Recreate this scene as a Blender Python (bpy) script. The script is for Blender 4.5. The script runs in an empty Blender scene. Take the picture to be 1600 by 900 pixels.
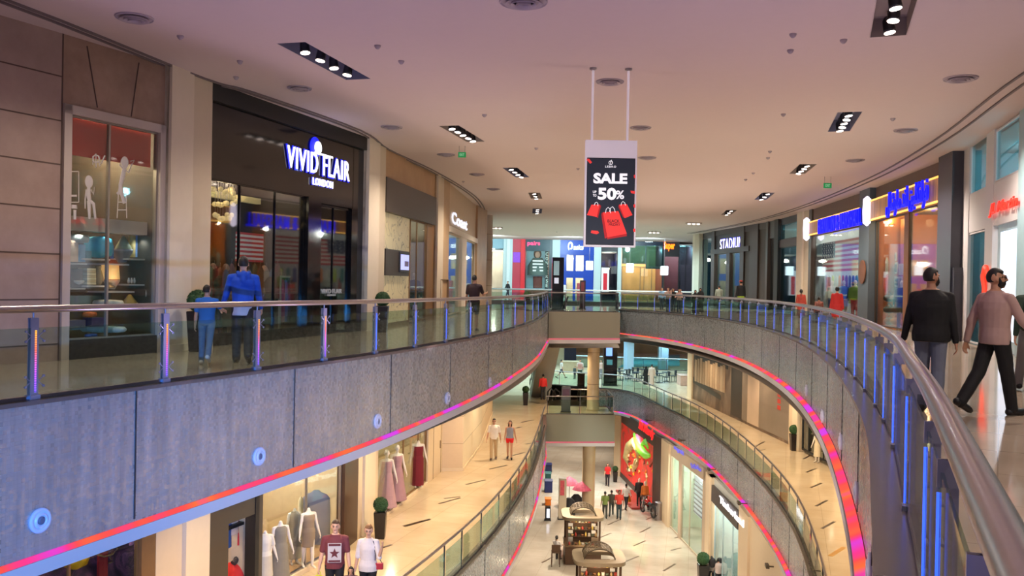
import bpy, bmesh, math, random
from mathutils import Vector, Matrix
from mathutils.geometry import tessellate_polygon
R = random.Random(7)
sc = bpy.context.scene
COL = sc.collection
# ---------------------------------------------------------------- camera
F = 1400.0
ROLL = 0.018
TH = 8 / 1400.0
zc = Vector((math.sin(ROLL), math.cos(ROLL) * math.cos(TH), math.cos(ROLL) * math.sin(TH)))
fc = Vector((0, math.sin(TH), -math.cos(TH)))
xc = fc.cross(zc)
ROT = Matrix((xc, fc, zc))                       # camera axes -> world
EYE = Vector((0, 0, 1.5))
cam_d = bpy.data.cameras.new('camera')
cam_d.lens = F / 1600 * 36
cam_d.sensor_width = 36
cam_d.clip_start = 0.05
cam_d.clip_end = 400
cam = bpy.data.objects.new('camera', cam_d)
COL.objects.link(cam)
cam.matrix_world = Matrix.Translation(EYE) @ ROT.to_4x4()
sc.camera = cam
# ---------------------------------------------------------------- world, exposure
w = bpy.data.worlds.new('mall_world')
sc.world = w
w.use_nodes = True
w.node_tree.nodes['Background'].inputs[0].default_value = (0.62, 0.55, 0.75, 1)
w.node_tree.nodes['Background'].inputs[1].default_value = 0.35
sc.view_settings.view_transform = 'Standard'
sc.view_settings.look = 'None'
sc.view_settings.exposure = 0.0
sc.view_settings.gamma = 1.0
sc.view_settings.use_curve_mapping = False
sc.cycles.use_denoising = True
sc.cycles.max_bounces = 6
sc.cycles.diffuse_bounces = 3
sc.cycles.glossy_bounces = 3
sc.cycles.transmission_bounces = 3
sc.cycles.transparent_max_bounces = 24
sc.cycles.sample_clamp_indirect = 4.0
sc.cycles.caustics_reflective = False
sc.cycles.caustics_refractive = False
sc.cycles.blur_glossy = 1.0

def light(name, kind, loc, energy, col=(1, 1, 1), size=0.1, rot=None, spot=None, blend=0.6, sy=None):
    d = bpy.data.lights.new(name, kind)
    d.energy = energy
    d.color = col
    if kind == 'AREA':
        d.size = size
        if sy:
            d.shape = 'RECTANGLE'; d.size_y = sy
    else:
        d.shadow_soft_size = size
    if kind == 'SPOT':
        d.spot_size = spot or 2.0
        d.spot_blend = blend
    o = bpy.data.objects.new(name, d)
    o.location = loc
    if rot is not None:
        o.rotation_euler = rot
    COL.objects.link(o)
    return o
WARM = (1.0, 0.78, 0.52)
SOFTW = (1.0, 0.86, 0.72)
MAUVE = (0.86, 0.72, 1.0)
BLUE = (0.16, 0.30, 1.0)
CYAN = (0.50, 0.86, 1.0)

# ---------------------------------------------------------------- picture -> place
Z0, Z1, Z2 = 0.0, -6.1, -12.6
CEIL = 5.7
def ray(x, y):
    return ROT @ Vector((x - 800, 450 - y, -F))
def P(x, y, z=0.0):
    d = ray(x, y)
    t = (z - EYE.z) / d.z
    return EYE + d * t
def PY(x, y, Y):
    d = ray(x, y)
    return EYE + d * (Y / d.y)
def PX(x, pts):
    """parameter (arc length) where the vertical plane through picture column x (taken at the horizon) meets a plan polyline"""
    out = []
    s = 0
    for a, b in zip(pts, pts[1:]):
        L = (b - a).length
        def f(p):
            c = ROT.transposed() @ (Vector((p.x, p.y, 0)) - EYE)
            return 800 + F * c.x / -c.z - x if -c.z > 0.1 else None
        fa, fb = f(a), f(b)
        if fa is not None and fb is not None and fa * fb <= 0 and fa != fb:
            out.append(s + L * fa / (fa - fb))
        s += L
    return out
def zat(p, x, y):
    """height of picture point (x,y) on the vertical plane through p facing the camera"""
    return PY(x, y, p.y).z
def plan(pxs, z):
    return [Vector((q.x, q.y)) for q in (P(x, y, z) for x, y in pxs)]
def smooth(pts, n=8):
    out = []
    for i in range(len(pts) - 1):
        p0 = pts[max(i - 1, 0)]; p1 = pts[i]; p2 = pts[i + 1]; p3 = pts[min(i + 2, len(pts) - 1)]
        for k in range(n):
            t = k / n
            out.append(0.5 * ((2 * p1) + (p2 - p0) * t + (2 * p0 - 5 * p1 + 4 * p2 - p3) * t * t + (3 * p1 - p0 - 3 * p2 + p3) * t ** 3))
    out.append(pts[-1])
    return out
def arc(pts):
    s = [0]
    for a, b in zip(pts, pts[1:]):
        s.append(s[-1] + (b - a).length)
    return s
def at(pts, s):
    S = arc(pts)
    s = min(max(s, 0), S[-1] - 1e-6)
    for i in range(len(pts) - 1):
        if S[i + 1] >= s:
            t = (s - S[i]) / max(S[i + 1] - S[i], 1e-9)
            d = (pts[i + 1] - pts[i]).normalized()
            return pts[i].lerp(pts[i + 1], t), d
def resample(pts, step):
    L = arc(pts)[-1]
    n = max(2, round(L / step))
    return [at(pts, L * k / n)[0] for k in range(n + 1)]
def offset(pts, d):
    """shift to the left of the direction of travel by d"""
    out = []
    for i, p in enumerate(pts):
        a = pts[max(i - 1, 0)]; b = pts[min(i + 1, len(pts) - 1)]
        t = (b - a).normalized()
        out.append(p + Vector((-t.y, t.x)) * d)
    return out

# ---------------------------------------------------------------- materials
def lin(c):
    return tuple((v / 255 / 12.92 if v / 255 <= 0.04045 else ((v / 255 + 0.055) / 1.055) ** 2.4) for v in c)
MATS = {}
def M(name, c=(128, 128, 128), r=0.6, m=0.0, e=0.0, ec=None, var=0.06, scale=6.0, bump=0.0, spec=0.5, coat=0.0):
    """procedural plain material: base colour with a little noise"""
    if name in MATS:
        return MATS[name]
    mt = bpy.data.materials.new(name)
    mt.use_nodes = True
    nt = mt.node_tree
    b = nt.nodes['Principled BSDF']
    c = lin(c)
    b.inputs['Roughness'].default_value = r
    b.inputs['Metallic'].default_value = m
    b.inputs['Specular IOR Level'].default_value = spec
    b.inputs['Coat Weight'].default_value = coat
    if e:
        ecol = lin(ec) if ec else c
        b.inputs['Emission Color'].default_value = (*ecol, 1)
        b.inputs['Emission Strength'].default_value = e
    if var or bump:
        tc = nt.nodes.new('ShaderNodeTexCoord')
        nz = nt.nodes.new('ShaderNodeTexNoise')
        nz.inputs['Scale'].default_value = scale
        nz.inputs['Detail'].default_value = 4
        nt.links.new(tc.outputs['Object'], nz.inputs['Vector'])
        mx = nt.nodes.new('ShaderNodeMix'); mx.data_type = 'RGBA'
        mx.inputs[6].default_value = (*[v * (1 - var * 2) for v in c], 1)
        mx.inputs[7].default_value = (*[min(1, v * (1 + var * 2)) for v in c], 1)
        nt.links.new(nz.outputs['Fac'], mx.inputs[0])
        nt.links.new(mx.outputs[2], b.inputs['Base Color'])
        if bump:
            bp = nt.nodes.new('ShaderNodeBump'); bp.inputs['Strength'].default_value = bump
            bp.inputs['Distance'].default_value = 0.02
            nt.links.new(nz.outputs['Fac'], bp.inputs['Height'])
            nt.links.new(bp.outputs['Normal'], b.inputs['Normal'])
    else:
        b.inputs['Base Color'].default_value = (*c, 1)
    mt.diffuse_color = (*c, 1)
    MATS[name] = mt
    return mt
def E(name, c, s):
    return M(name, c, 0.5, 0, s, None, 0)
def N(nt, kind, **kw):
    n = nt.nodes.new(kind)
    for k, v in kw.items():
        if k.startswith('i_'):
            n.inputs[k[2:].replace('_', ' ')].default_value = v
        else:
            setattr(n, k, v)
    return n
def ramp(nt, stops, interp='LINEAR'):
    r = nt.nodes.new('ShaderNodeValToRGB')
    r.color_ramp.interpolation = interp
    els = r.color_ramp.elements
    while len(els) < len(stops):
        els.new(0.5)
    for el, (p, c) in zip(els, stops):
        el.position = p; el.color = (*lin(c), 1)
    return r
def newmat(name):
    mt = bpy.data.materials.new(name); mt.use_nodes = True
    MATS[name] = mt
    return mt, mt.node_tree, mt.node_tree.nodes['Principled BSDF']
def mat_glass(name, tint=(225, 240, 236), refl=0.12):
    mt = bpy.data.materials.new(name); mt.use_nodes = True
    nt = mt.node_tree; nt.nodes.clear()
    out = nt.nodes.new('ShaderNodeOutputMaterial')
    tr = nt.nodes.new('ShaderNodeBsdfTransparent'); tr.inputs[0].default_value = (*lin(tint), 1)
    gl = nt.nodes.new('ShaderNodeBsdfGlossy'); gl.inputs['Roughness'].default_value = 0.03
    lw = nt.nodes.new('ShaderNodeLayerWeight'); lw.inputs['Blend'].default_value = 0.5
    pw = nt.nodes.new('ShaderNodeMath'); pw.operation = 'POWER'; pw.inputs[1].default_value = 3.0
    mul = nt.nodes.new('ShaderNodeMath'); mul.operation = 'MULTIPLY_ADD'
    mul.inputs[1].default_value = 0.6; mul.inputs[2].default_value = refl
    mul.use_clamp = True
    mx = nt.nodes.new('ShaderNodeMixShader')
    nt.links.new(lw.outputs['Facing'], pw.inputs[0]); nt.links.new(pw.outputs[0], mul.inputs[0])
    nt.links.new(mul.outputs[0], mx.inputs[0])
    nt.links.new(tr.outputs[0], mx.inputs[1]); nt.links.new(gl.outputs[0], mx.inputs[2])
    nt.links.new(mx.outputs[0], out.inputs[0])
    MATS[name] = mt
    return mt
GLASS = mat_glass('clear_glass', (228, 242, 238), 0.03)
SHOPGLASS = mat_glass('shopfront_glass', (238, 244, 242), 0.05)
TEALGLASS = mat_glass('teal_glass', (160, 205, 210), 0.10)

def mat_stone(name, c1, c2, scale=1.2, r=0.45):
    mt, nt, b = newmat(name)
    tc = N(nt, 'ShaderNodeTexCoord')
    nz = N(nt, 'ShaderNodeTexNoise', i_Scale=scale, i_Detail=8.0, i_Roughness=0.65)
    nt.links.new(tc.outputs['Object'], nz.inputs['Vector'])
    rp = ramp(nt, [(0.3, c1), (0.7, c2)])
    nt.links.new(nz.outputs['Fac'], rp.inputs[0]); nt.links.new(rp.outputs[0], b.inputs['Base Color'])
    b.inputs['Roughness'].default_value = r
    return mt
def mat_floor(name, c1, c2, tile=1.2, rough=0.09, rot=0.5):
    mt, nt, b = newmat(name)
    tc = N(nt, 'ShaderNodeTexCoord')
    mp = N(nt, 'ShaderNodeMapping'); mp.inputs['Rotation'].default_value = (0, 0, rot)
    nt.links.new(tc.outputs['Object'], mp.inputs['Vector'])
    nz = N(nt, 'ShaderNodeTexNoise', i_Scale=0.9, i_Detail=6.0)
    nt.links.new(mp.outputs[0], nz.inputs['Vector'])
    rp = ramp(nt, [(0.3, c1), (0.7, c2)])
    nt.links.new(nz.outputs['Fac'], rp.inputs[0])
    br = N(nt, 'ShaderNodeTexBrick', i_Scale=1.0, i_Mortar_Size=0.006)
    br.inputs['Brick Width'].default_value = tile; br.inputs['Row Height'].default_value = tile
    br.offset = 0.0
    br.inputs['Color1'].default_value = (1, 1, 1, 1); br.inputs['Color2'].default_value = (0.94, 0.94, 0.94, 1)
    br.inputs['Mortar'].default_value = (0.68, 0.66, 0.62, 1)
    nt.links.new(mp.outputs[0], br.inputs['Vector'])
    mx = N(nt, 'ShaderNodeMix', data_type='RGBA', blend_type='MULTIPLY'); mx.inputs[0].default_value = 1
    nt.links.new(rp.outputs[0], mx.inputs[6]); nt.links.new(br.outputs['Color'], mx.inputs[7])
    nt.links.new(mx.outputs[2], b.inputs['Base Color'])
    b.inputs['Roughness'].default_value = rough
    return mt
FLOOR0 = mat_floor('polished_marble', (172, 152, 132), (190, 170, 150))
FLOOR1 = mat_floor('cream_marble', (208, 184, 150), (222, 200, 168), rough=0.14, rot=0.3)
FLOOR2 = mat_floor('pale_marble', (196, 184, 166), (212, 202, 186), rough=0.10, rot=0.2)

def mat_mosaic(name, c1, c2, tile=0.05, metal=0.35):
    """small glass mosaic, laid out by the surface's own UV in metres"""
    mt, nt, b = newmat(name)
    uv = N(nt, 'ShaderNodeUVMap')
    sc_ = N(nt, 'ShaderNodeVectorMath', operation='SCALE'); sc_.inputs['Scale'].default_value = 1 / tile
    nt.links.new(uv.outputs[0], sc_.inputs[0])
    fl = N(nt, 'ShaderNodeVectorMath', operation='FLOOR')
    nt.links.new(sc_.outputs[0], fl.inputs[0])
    wn = N(nt, 'ShaderNodeTexWhiteNoise')
    nt.links.new(fl.outputs[0], wn.inputs['Vector'])
    # reflection streaks painted into the colour: lighter, stretched upright
    nz = N(nt, 'ShaderNodeTexNoise', i_Scale=1.3, i_Detail=3.0)
    mp = N(nt, 'ShaderNodeMapping'); mp.inputs['Scale'].default_value = (6.0, 0.5, 1)
    nt.links.new(uv.outputs[0], mp.inputs[0]); nt.links.new(mp.outputs[0], nz.inputs['Vector'])
    rp = ramp(nt, [(0.38, c1), (0.62, tuple((a + b) / 2 for a, b in zip(c1, c2))), (0.85, c2)])
    ad = N(nt, 'ShaderNodeMath', operation='MULTIPLY_ADD'); ad.inputs[1].default_value = 0.035
    nt.links.new(wn.outputs['Value'], ad.inputs[0]); nt.links.new(nz.outputs['Fac'], ad.inputs[2])
    nt.links.new(ad.outputs[0], rp.inputs[0])
    # grout lines
    fr = N(nt, 'ShaderNodeVectorMath', operation='FRACTION')
    nt.links.new(sc_.outputs[0], fr.inputs[0])
    sp = N(nt, 'ShaderNodeSeparateXYZ'); nt.links.new(fr.outputs[0], sp.inputs[0])
    mn = N(nt, 'ShaderNodeMath', operation='MINIMUM')
    nt.links.new(sp.outputs[0], mn.inputs[0]); nt.links.new(sp.outputs[1], mn.inputs[1])
    lt = N(nt, 'ShaderNodeMath', operation='LESS_THAN'); lt.inputs[1].default_value = 0.10
    nt.links.new(mn.outputs[0], lt.inputs[0])
    mx = N(nt, 'ShaderNodeMix', data_type='RGBA', blend_type='MULTIPLY')
    mx.inputs[7].default_value = (0.84, 0.84, 0.85, 1)
    nt.links.new(lt.outputs[0], mx.inputs[0]); nt.links.new(rp.outputs[0], mx.inputs[6])
    nt.links.new(mx.outputs[2], b.inputs['Base Color'])
    mr = N(nt, 'ShaderNodeMapRange'); mr.inputs['To Min'].default_value = 0.2; mr.inputs['To Max'].default_value = 0.42
    nt.links.new(wn.outputs['Value'], mr.inputs['Value']); nt.links.new(mr.outputs[0], b.inputs['Roughness'])
    b.inputs['Metallic'].default_value = metal
    # every tile sits at its own slight tilt
    bp = N(nt, 'ShaderNodeBump', i_Strength=0.16, i_Distance=0.003)
    nt.links.new(wn.outputs['Value'], bp.inputs['Height']); nt.links.new(bp.outputs[0], b.inputs['Normal'])
    return mt
MOSAIC = mat_mosaic('mirror_mosaic', (160, 164, 168), (206, 208, 210), 0.05, 0.55)

def mat_led(name, stops, strength, scale=0.35):
    mt = bpy.data.materials.new(name); mt.use_nodes = True
    nt = mt.node_tree; nt.nodes.clear()
    uv = N(nt, 'ShaderNodeUVMap')
    nz = N(nt, 'ShaderNodeTexNoise', i_Scale=scale, i_Detail=2.0, noise_dimensions='1D')
    sp = N(nt, 'ShaderNodeSeparateXYZ'); nt.links.new(uv.outputs[0], sp.inputs[0])
    nt.links.new(sp.outputs[0], nz.inputs['W'])
    rp = ramp(nt, stops)
    nt.links.new(nz.outputs['Fac'], rp.inputs[0])
    em = N(nt, 'ShaderNodeEmission'); em.inputs[1].default_value = strength
    nt.links.new(rp.outputs[0], em.inputs[0])
    out = nt.nodes.new('ShaderNodeOutputMaterial'); nt.links.new(em.outputs[0], out.inputs[0])
    MATS[name] = mt
    return mt
LEDPINK = mat_led('pink_orange_led', [(0.32, (214, 70, 225)), (0.42, (245, 60, 140)), (0.5, (255, 80, 80)), (0.6, (255, 112, 62)), (0.72, (236, 66, 160))], 1.1, 0.5)
LEDPALE = mat_led('pale_pink_led', [(0.3, (215, 110, 130)), (0.7, (235, 120, 120))], 0.8, 1.0)

STEEL = M('brushed_steel', (172, 165, 168), 0.28, 0.95, var=0.03, scale=30)
STEELD = M('dark_steel', (92, 92, 98), 0.3, 0.9, var=0.03)
WHITE = M('white_paint', (214, 208, 206), 0.55, var=0.01)
CEILM = M('ceiling_paint', (206, 190, 186), 0.8, var=0.01)
CREAM = M('cream_panel', (200, 184, 160), 0.5, var=0.02)
CREAM2 = M('cream_panel_light', (214, 200, 180), 0.5, var=0.02)
BROWNST = mat_stone('tan_stone', (140, 112, 96), (172, 144, 126))
PINKST = mat_stone('beige_stone', (150, 126, 118), (176, 152, 142), 0.8, 0.5)
BLACKGL = M('black_gloss', (16, 15, 16), 0.08, var=0)
BLACK = M('black_matte', (22, 21, 22), 0.55, var=0.02)
DARKBR = M('dark_brown_panel', (62, 52, 44), 0.4, var=0.05)
CHAR = M('charcoal', (46, 46, 50), 0.45, var=0.03)

# ---------------------------------------------------------------- mesh builder
class MB:
    def __init__(s):
        s.v = []; s.f = []; s.uv = {}; s.sm = []
    def add(s, vs, fs, smooth=False):
        o = len(s.v)
        s.v += [tuple(v) for v in vs]
        for f in fs:
            s.f.append(tuple(i + o for i in f)); s.sm.append(smooth)
        return s
    def box(s, x0, x1, y0, y1, z0, z1):
        return s.add([(x, y, z) for z in (z0, z1) for y in (y0, y1) for x in (x0, x1)],
                     [(0, 2, 3, 1), (4, 5, 7, 6), (0, 1, 5, 4), (2, 6, 7, 3), (0, 4, 6, 2), (1, 3, 7, 5)])
    def obox(s, c, ax, ay, az):
        """box from centre and three half-axis vectors"""
        c = Vector(c); ax = Vector(ax); ay = Vector(ay); az = Vector(az)
        vs = [c + ax * i + ay * j + az * k for k in (-1, 1) for j in (-1, 1) for i in (-1, 1)]
        return s.add(vs, [(0, 2, 3, 1), (4, 5, 7, 6), (0, 1, 5, 4), (2, 6, 7, 3), (0, 4, 6, 2), (1, 3, 7, 5)])
    def tube(s, a, b, ra, rb=None, n=12, caps=True):
        a = Vector(a); b = Vector(b); rb = ra if rb is None else rb
        d = (b - a).normalized()
        u = d.orthogonal().normalized(); w_ = d.cross(u)
        vs = []
        for p, r in ((a, ra), (b, rb)):
            for k in range(n):
                t = 2 * math.pi * k / n
                vs.append(p + (u * math.cos(t) + w_ * math.sin(t)) * r)
        fs = [(k, (k + 1) % n, n + (k + 1) % n, n + k) for k in range(n)]
        s.add(vs, fs, True)
        if caps:
            s.add(vs, [tuple(range(n - 1, -1, -1)), tuple(range(n, 2 * n))])
        return s
    def path(s, pts, r, n=10, caps=True):
        """tube along a 3-D polyline; r is a number or a list"""
        pts = [Vector(p) for p in pts]
        vs = []
        for i, p in enumerate(pts):
            d = (pts[min(i + 1, len(pts) - 1)] - pts[max(i - 1, 0)]).normalized()
            u = d.cross(Vector((0, 0, 1)))
            if u.length < 0.2:
                u = d.cross(Vector((0, 1, 0)))
            u.normalize(); w_ = u.cross(d)
            rr = r[i] if isinstance(r, (list, tuple)) else r
            for k in range(n):
                t = 2 * math.pi * k / n
                vs.append(p + (u * math.cos(t) + w_ * math.sin(t)) * rr)
        m = len(pts)
        fs = [(i * n + k, i * n + (k + 1) % n, (i + 1) * n + (k + 1) % n, (i + 1) * n + k) for i in range(m - 1) for k in range(n)]
        s.add(vs, fs, True)
        if caps:
            s.add(vs, [tuple(range(n)), tuple(range(m * n - 1, (m - 1) * n - 1, -1))])
        return s
    def lathe(s, c, prof, n=20, axis='z', smooth=True):
        """prof: list of (radius, height) turned about a vertical (or given) axis through c"""
        c = Vector(c)
        if axis == 'z':
            u, w_, h = Vector((1, 0, 0)), Vector((0, 1, 0)), Vector((0, 0, 1))
        else:
            h = Vector(axis).normalized(); u = h.orthogonal().normalized(); w_ = h.cross(u)
        vs = []
        for r, z in prof:
            for k in range(n):
                t = 2 * math.pi * k / n
                vs.append(c + h * z + (u * math.cos(t) + w_ * math.sin(t)) * max(r, 1e-4))
        m = len(prof)
        fs = [(i * n + k, i * n + (k + 1) % n, (i + 1) * n + (k + 1) % n, (i + 1) * n + k) for i in range(m - 1) for k in range(n)]
        s.add(vs, fs, smooth)
        s.add(vs, [tuple(range(n - 1, -1, -1)), tuple(range((m - 1) * n, m * n))])
        return s
    def ball(s, c, rx, ry=None, rz=None, n=12, m=8, fn=None):
        ry = rx if ry is None else ry; rz = rx if rz is None else rz
        c = Vector(c); vs = []; fs = []
        for i in range(m + 1):
            ph = math.pi * i / m
            for k in range(n):
                t = 2 * math.pi * k / n
                d = Vector((math.sin(ph) * math.cos(t), math.sin(ph) * math.sin(t), math.cos(ph)))
                q = fn(d) if fn else 1.0
                vs.append(c + Vector((d.x * rx, d.y * ry, d.z * rz)) * q)
        for i in range(m):
            for k in range(n):
                fs.append((i * n + k, (i + 1) * n + k, (i + 1) * n + (k + 1) % n, i * n + (k + 1) % n))
        return s.add(vs, fs, True)
    def capsule(s, a, b, ra, rb, n=10):
        a = Vector(a); b = Vector(b)
        d = (b - a); L = d.length
        d = d.normalized() if L > 1e-6 else Vector((0, 0, 1))
        pts = []; rr = []
        for k in range(5):
            t = math.pi / 2 * (1 - k / 4)
            pts.append(a - d * math.sin(t) * ra); rr.append(max(ra * math.cos(t), 1e-4))
        for k in range(5):
            t = math.pi / 2 * k / 4
            pts.append(b + d * math.sin(t) * rb); rr.append(max(rb * math.cos(t), 1e-4))
        u = d.orthogonal().normalized(); w_ = d.cross(u)
        vs = [p + (u * math.cos(2 * math.pi * k / n) + w_ * math.sin(2 * math.pi * k / n)) * r for p, r in zip(pts, rr) for k in range(n)]
        m = len(pts)
        fs = [(i * n + k, i * n + (k + 1) % n, (i + 1) * n + (k + 1) % n, (i + 1) * n + k) for i in range(m - 1) for k in range(n)]
        fs += [tuple(range(n - 1, -1, -1)), tuple(range((m - 1) * n, m * n))]
        return s.add(vs, fs, True)
    def loft(s, rings, n=16):
        """rings: (centre, rx, ry, yaw) stacked upwards"""
        vs = []
        for c, rx, ry in rings:
            c = Vector(c)
            for k in range(n):
                t = 2 * math.pi * k / n
                vs.append(c + Vector((math.cos(t) * rx, math.sin(t) * ry, 0)))
        m = len(rings)
        fs = [(i * n + k, i * n + (k + 1) % n, (i + 1) * n + (k + 1) % n, (i + 1) * n + k) for i in range(m - 1) for k in range(n)]
        s.add(vs, fs, True)
        return s.add(vs, [tuple(range(n - 1, -1, -1)), tuple(range((m - 1) * n, m * n))])
    def ribbon(s, pts, z0, z1, closed=False, flip=False):
        """vertical sheet along a plan polyline with UV in metres; z0,z1 numbers or lists"""
        S = arc(pts); o = len(s.v)
        for i, p in enumerate(pts):
            a = z0[i] if isinstance(z0, list) else z0
            b = z1[i] if isinstance(z1, list) else z1
            s.v += [(p.x, p.y, a), (p.x, p.y, b)]
        for i in range(len(pts) - 1):
            q = [o + 2 * i, o + 2 * i + 2, o + 2 * i + 3, o + 2 * i + 1]
            u = [(S[i], s.v[q[0]][2]), (S[i + 1], s.v[q[1]][2]), (S[i + 1], s.v[q[2]][2]), (S[i], s.v[q[3]][2])]
            if flip:
                q.reverse(); u.reverse()
            s.uv[len(s.f)] = u
            s.f.append(tuple(q)); s.sm.append(True)
        return s
    def strip(s, pa, pb, za, zb=None, flip=False):
        """sheet between two plan polylines of the same length"""
        zb = za if zb is None else zb
        o = len(s.v)
        for i, (a, b) in enumerate(zip(pa, pb)):
            s.v += [(a.x, a.y, za[i] if isinstance(za, list) else za), (b.x, b.y, zb[i] if isinstance(zb, list) else zb)]
        S = arc(pa)
        for i in range(len(pa) - 1):
            q = [o + 2 * i, o + 2 * i + 2, o + 2 * i + 3, o + 2 * i + 1]
            u = [(S[i], 0), (S[i + 1], 0), (S[i + 1], .2), (S[i], .2)]
            if flip:
                q.reverse(); u.reverse()
            s.uv[len(s.f)] = u
            s.f.append(tuple(q)); s.sm.append(True)
        return s
    def wallband(s, pts, t, z0, z1):
        """solid band of thickness t (to the left of travel) along a plan polyline"""
        q = offset(pts, t)
        s.ribbon(pts, z0, z1); s.ribbon(q, z0, z1, flip=True)
        s.strip(pts, q, z1); s.strip(pts, q, z0, flip=True)
        for p0, p1 in ((pts[0], q[0]), (q[-1], pts[-1])):
            a0 = z0[0] if isinstance(z0, list) else z0
            b0 = z1[0] if isinstance(z1, list) else z1
            s.add([(p0.x, p0.y, a0), (p1.x, p1.y, a0), (p1.x, p1.y, b0), (p0.x, p0.y, b0)], [(0, 1, 2, 3)])
        return s
    def poly(s, loops, z, up=True):
        """flat polygon with holes: loops of plan vectors"""
        loops3 = [[Vector((p.x, p.y, 0)) for p in lp] for lp in loops]
        tris = tessellate_polygon(loops3)
        vs = [(p.x, p.y, z) for lp in loops3 for p in lp]
        fs = []
        for t in tris:
            a, b, c = (Vector(vs[i]) for i in t)
            nz_ = (b - a).cross(c - a).z
            fs.append(tuple(t) if (nz_ > 0) == up else tuple(reversed(t)))
        return s.add(vs, fs)
    def slab(s, loop, z0, z1):
        s.poly([loop], z1, True); s.poly([loop], z0, False)
        n = len(loop)
        vs = [(p.x, p.y, z) for z in (z0, z1) for p in loop]
        return s.add(vs, [(i, (i + 1) % n, n + (i + 1) % n, n + i) for i in range(n)])
    def mesh(s, name):
        me = bpy.data.meshes.new(name)
        me.from_pydata(s.v, [], s.f)
        me.polygons.foreach_set('use_smooth', s.sm)
        if s.uv:
            ul = me.uv_layers.new(name='UVMap')
            for fi, uvs in s.uv.items():
                for li, u in zip(me.polygons[fi].loop_indices, uvs):
                    ul.data[li].uv = u
        me.update()
        return me
    def build(s, name, mat, parent=None, label=None, bevel=0.0, merge=False):
        me = s.mesh(name)
        if merge:
            bm = bmesh.new(); bm.from_mesh(me); bmesh.ops.remove_doubles(bm, verts=bm.verts, dist=1e-4); bm.to_mesh(me); bm.free()
        me.materials.append(mat)
        o = bpy.data.objects.new(name, me)
        COL.objects.link(o)
        if parent:
            o.parent = parent
            # vertices are given in world space; keep them there
            o.matrix_parent_inverse = parent_world(parent).inverted()
        if label:
            o['label'] = label
        if bevel:
            bv = o.modifiers.new('bevel', 'BEVEL'); bv.width = bevel; bv.segments = 2; bv.limit_method = 'ANGLE'
        return o
def parent_world(o):
    m = o.matrix_basis.copy()
    if o.parent:
        m = parent_world(o.parent) @ o.matrix_parent_inverse @ m
    return m
def tag(o, label=None, cat=None, group=None, kind=None):
    if label: o['label'] = label
    if cat: o['category'] = cat
    if group: o['group'] = group
    if kind: o['kind'] = kind
    return o
def thing(name, label, cat, loc=(0, 0, 0), group=None, rz=0.0):
    o = bpy.data.objects.new(name, None)
    o.empty_display_size = 0.1
    o.location = loc; o.rotation_euler = (0, 0, rz)
    COL.objects.link(o)
    return tag(o, label, cat, group)
def struct(name, mb, mat, parent=None, bevel=0.0):
    o = mb.build(name, mat, parent, bevel=bevel)
    if not parent:
        o['kind'] = 'structure'
    return o
def copy_tree(src, M4, label=None, group=None):
    """copy a thing, its parts and their sub-parts; M4 moves it in the world"""
    r = src.copy(); COL.objects.link(r)
    r.matrix_basis = M4 @ src.matrix_basis
    if label: r['label'] = label
    if group: r['group'] = group
    for ch in list(src.children):
        c = ch.copy(); COL.objects.link(c); c.parent = r
        for g in list(ch.children):
            d = g.copy(); COL.objects.link(d); d.parent = c
    return r
FONTC = {}
def text(body, name, mat, parent=None, size=1.0, depth=0.02, mtx=None, bold=0.0, width=None, height=None, shear=0.0, spacing=1.0, align='CENTER'):
    """lettering as a mesh in its own plane (x right, y up), placed by mtx; width/height stretch it to fit"""
    c = bpy.data.curves.new(name, 'FONT')
    c.body = body; c.size = 1.0; c.extrude = depth / 2; c.offset = bold; c.resolution_u = 3
    c.align_x = align; c.shear = shear; c.space_character = spacing
    o = bpy.data.objects.new(name + '_src', c)
    me = bpy.data.meshes.new_from_object(o)
    bpy.data.objects.remove(o); bpy.data.curves.remove(c)
    me.materials.clear(); me.materials.append(mat)
    xs = [v.co.x for v in me.vertices]; ys = [v.co.y for v in me.vertices]
    x0, x1, y0, y1 = min(xs), max(xs), min(ys), max(ys)
    sx = (width / (x1 - x0)) if width else size
    sy = (height / (y1 - y0)) if height else (sx if width else size)
    if height and not width: sx = sy
    for v in me.vertices:
        v.co.x = (v.co.x - (x0 + x1) / 2) * sx; v.co.y = (v.co.y - (y0 + y1) / 2) * sy
    if mtx is not None:
        me.transform(mtx)
    ob = bpy.data.objects.new(name, me); COL.objects.link(ob)
    if parent:
        ob.parent = parent; ob.matrix_parent_inverse = parent_world(parent).inverted()
    return ob

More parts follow.
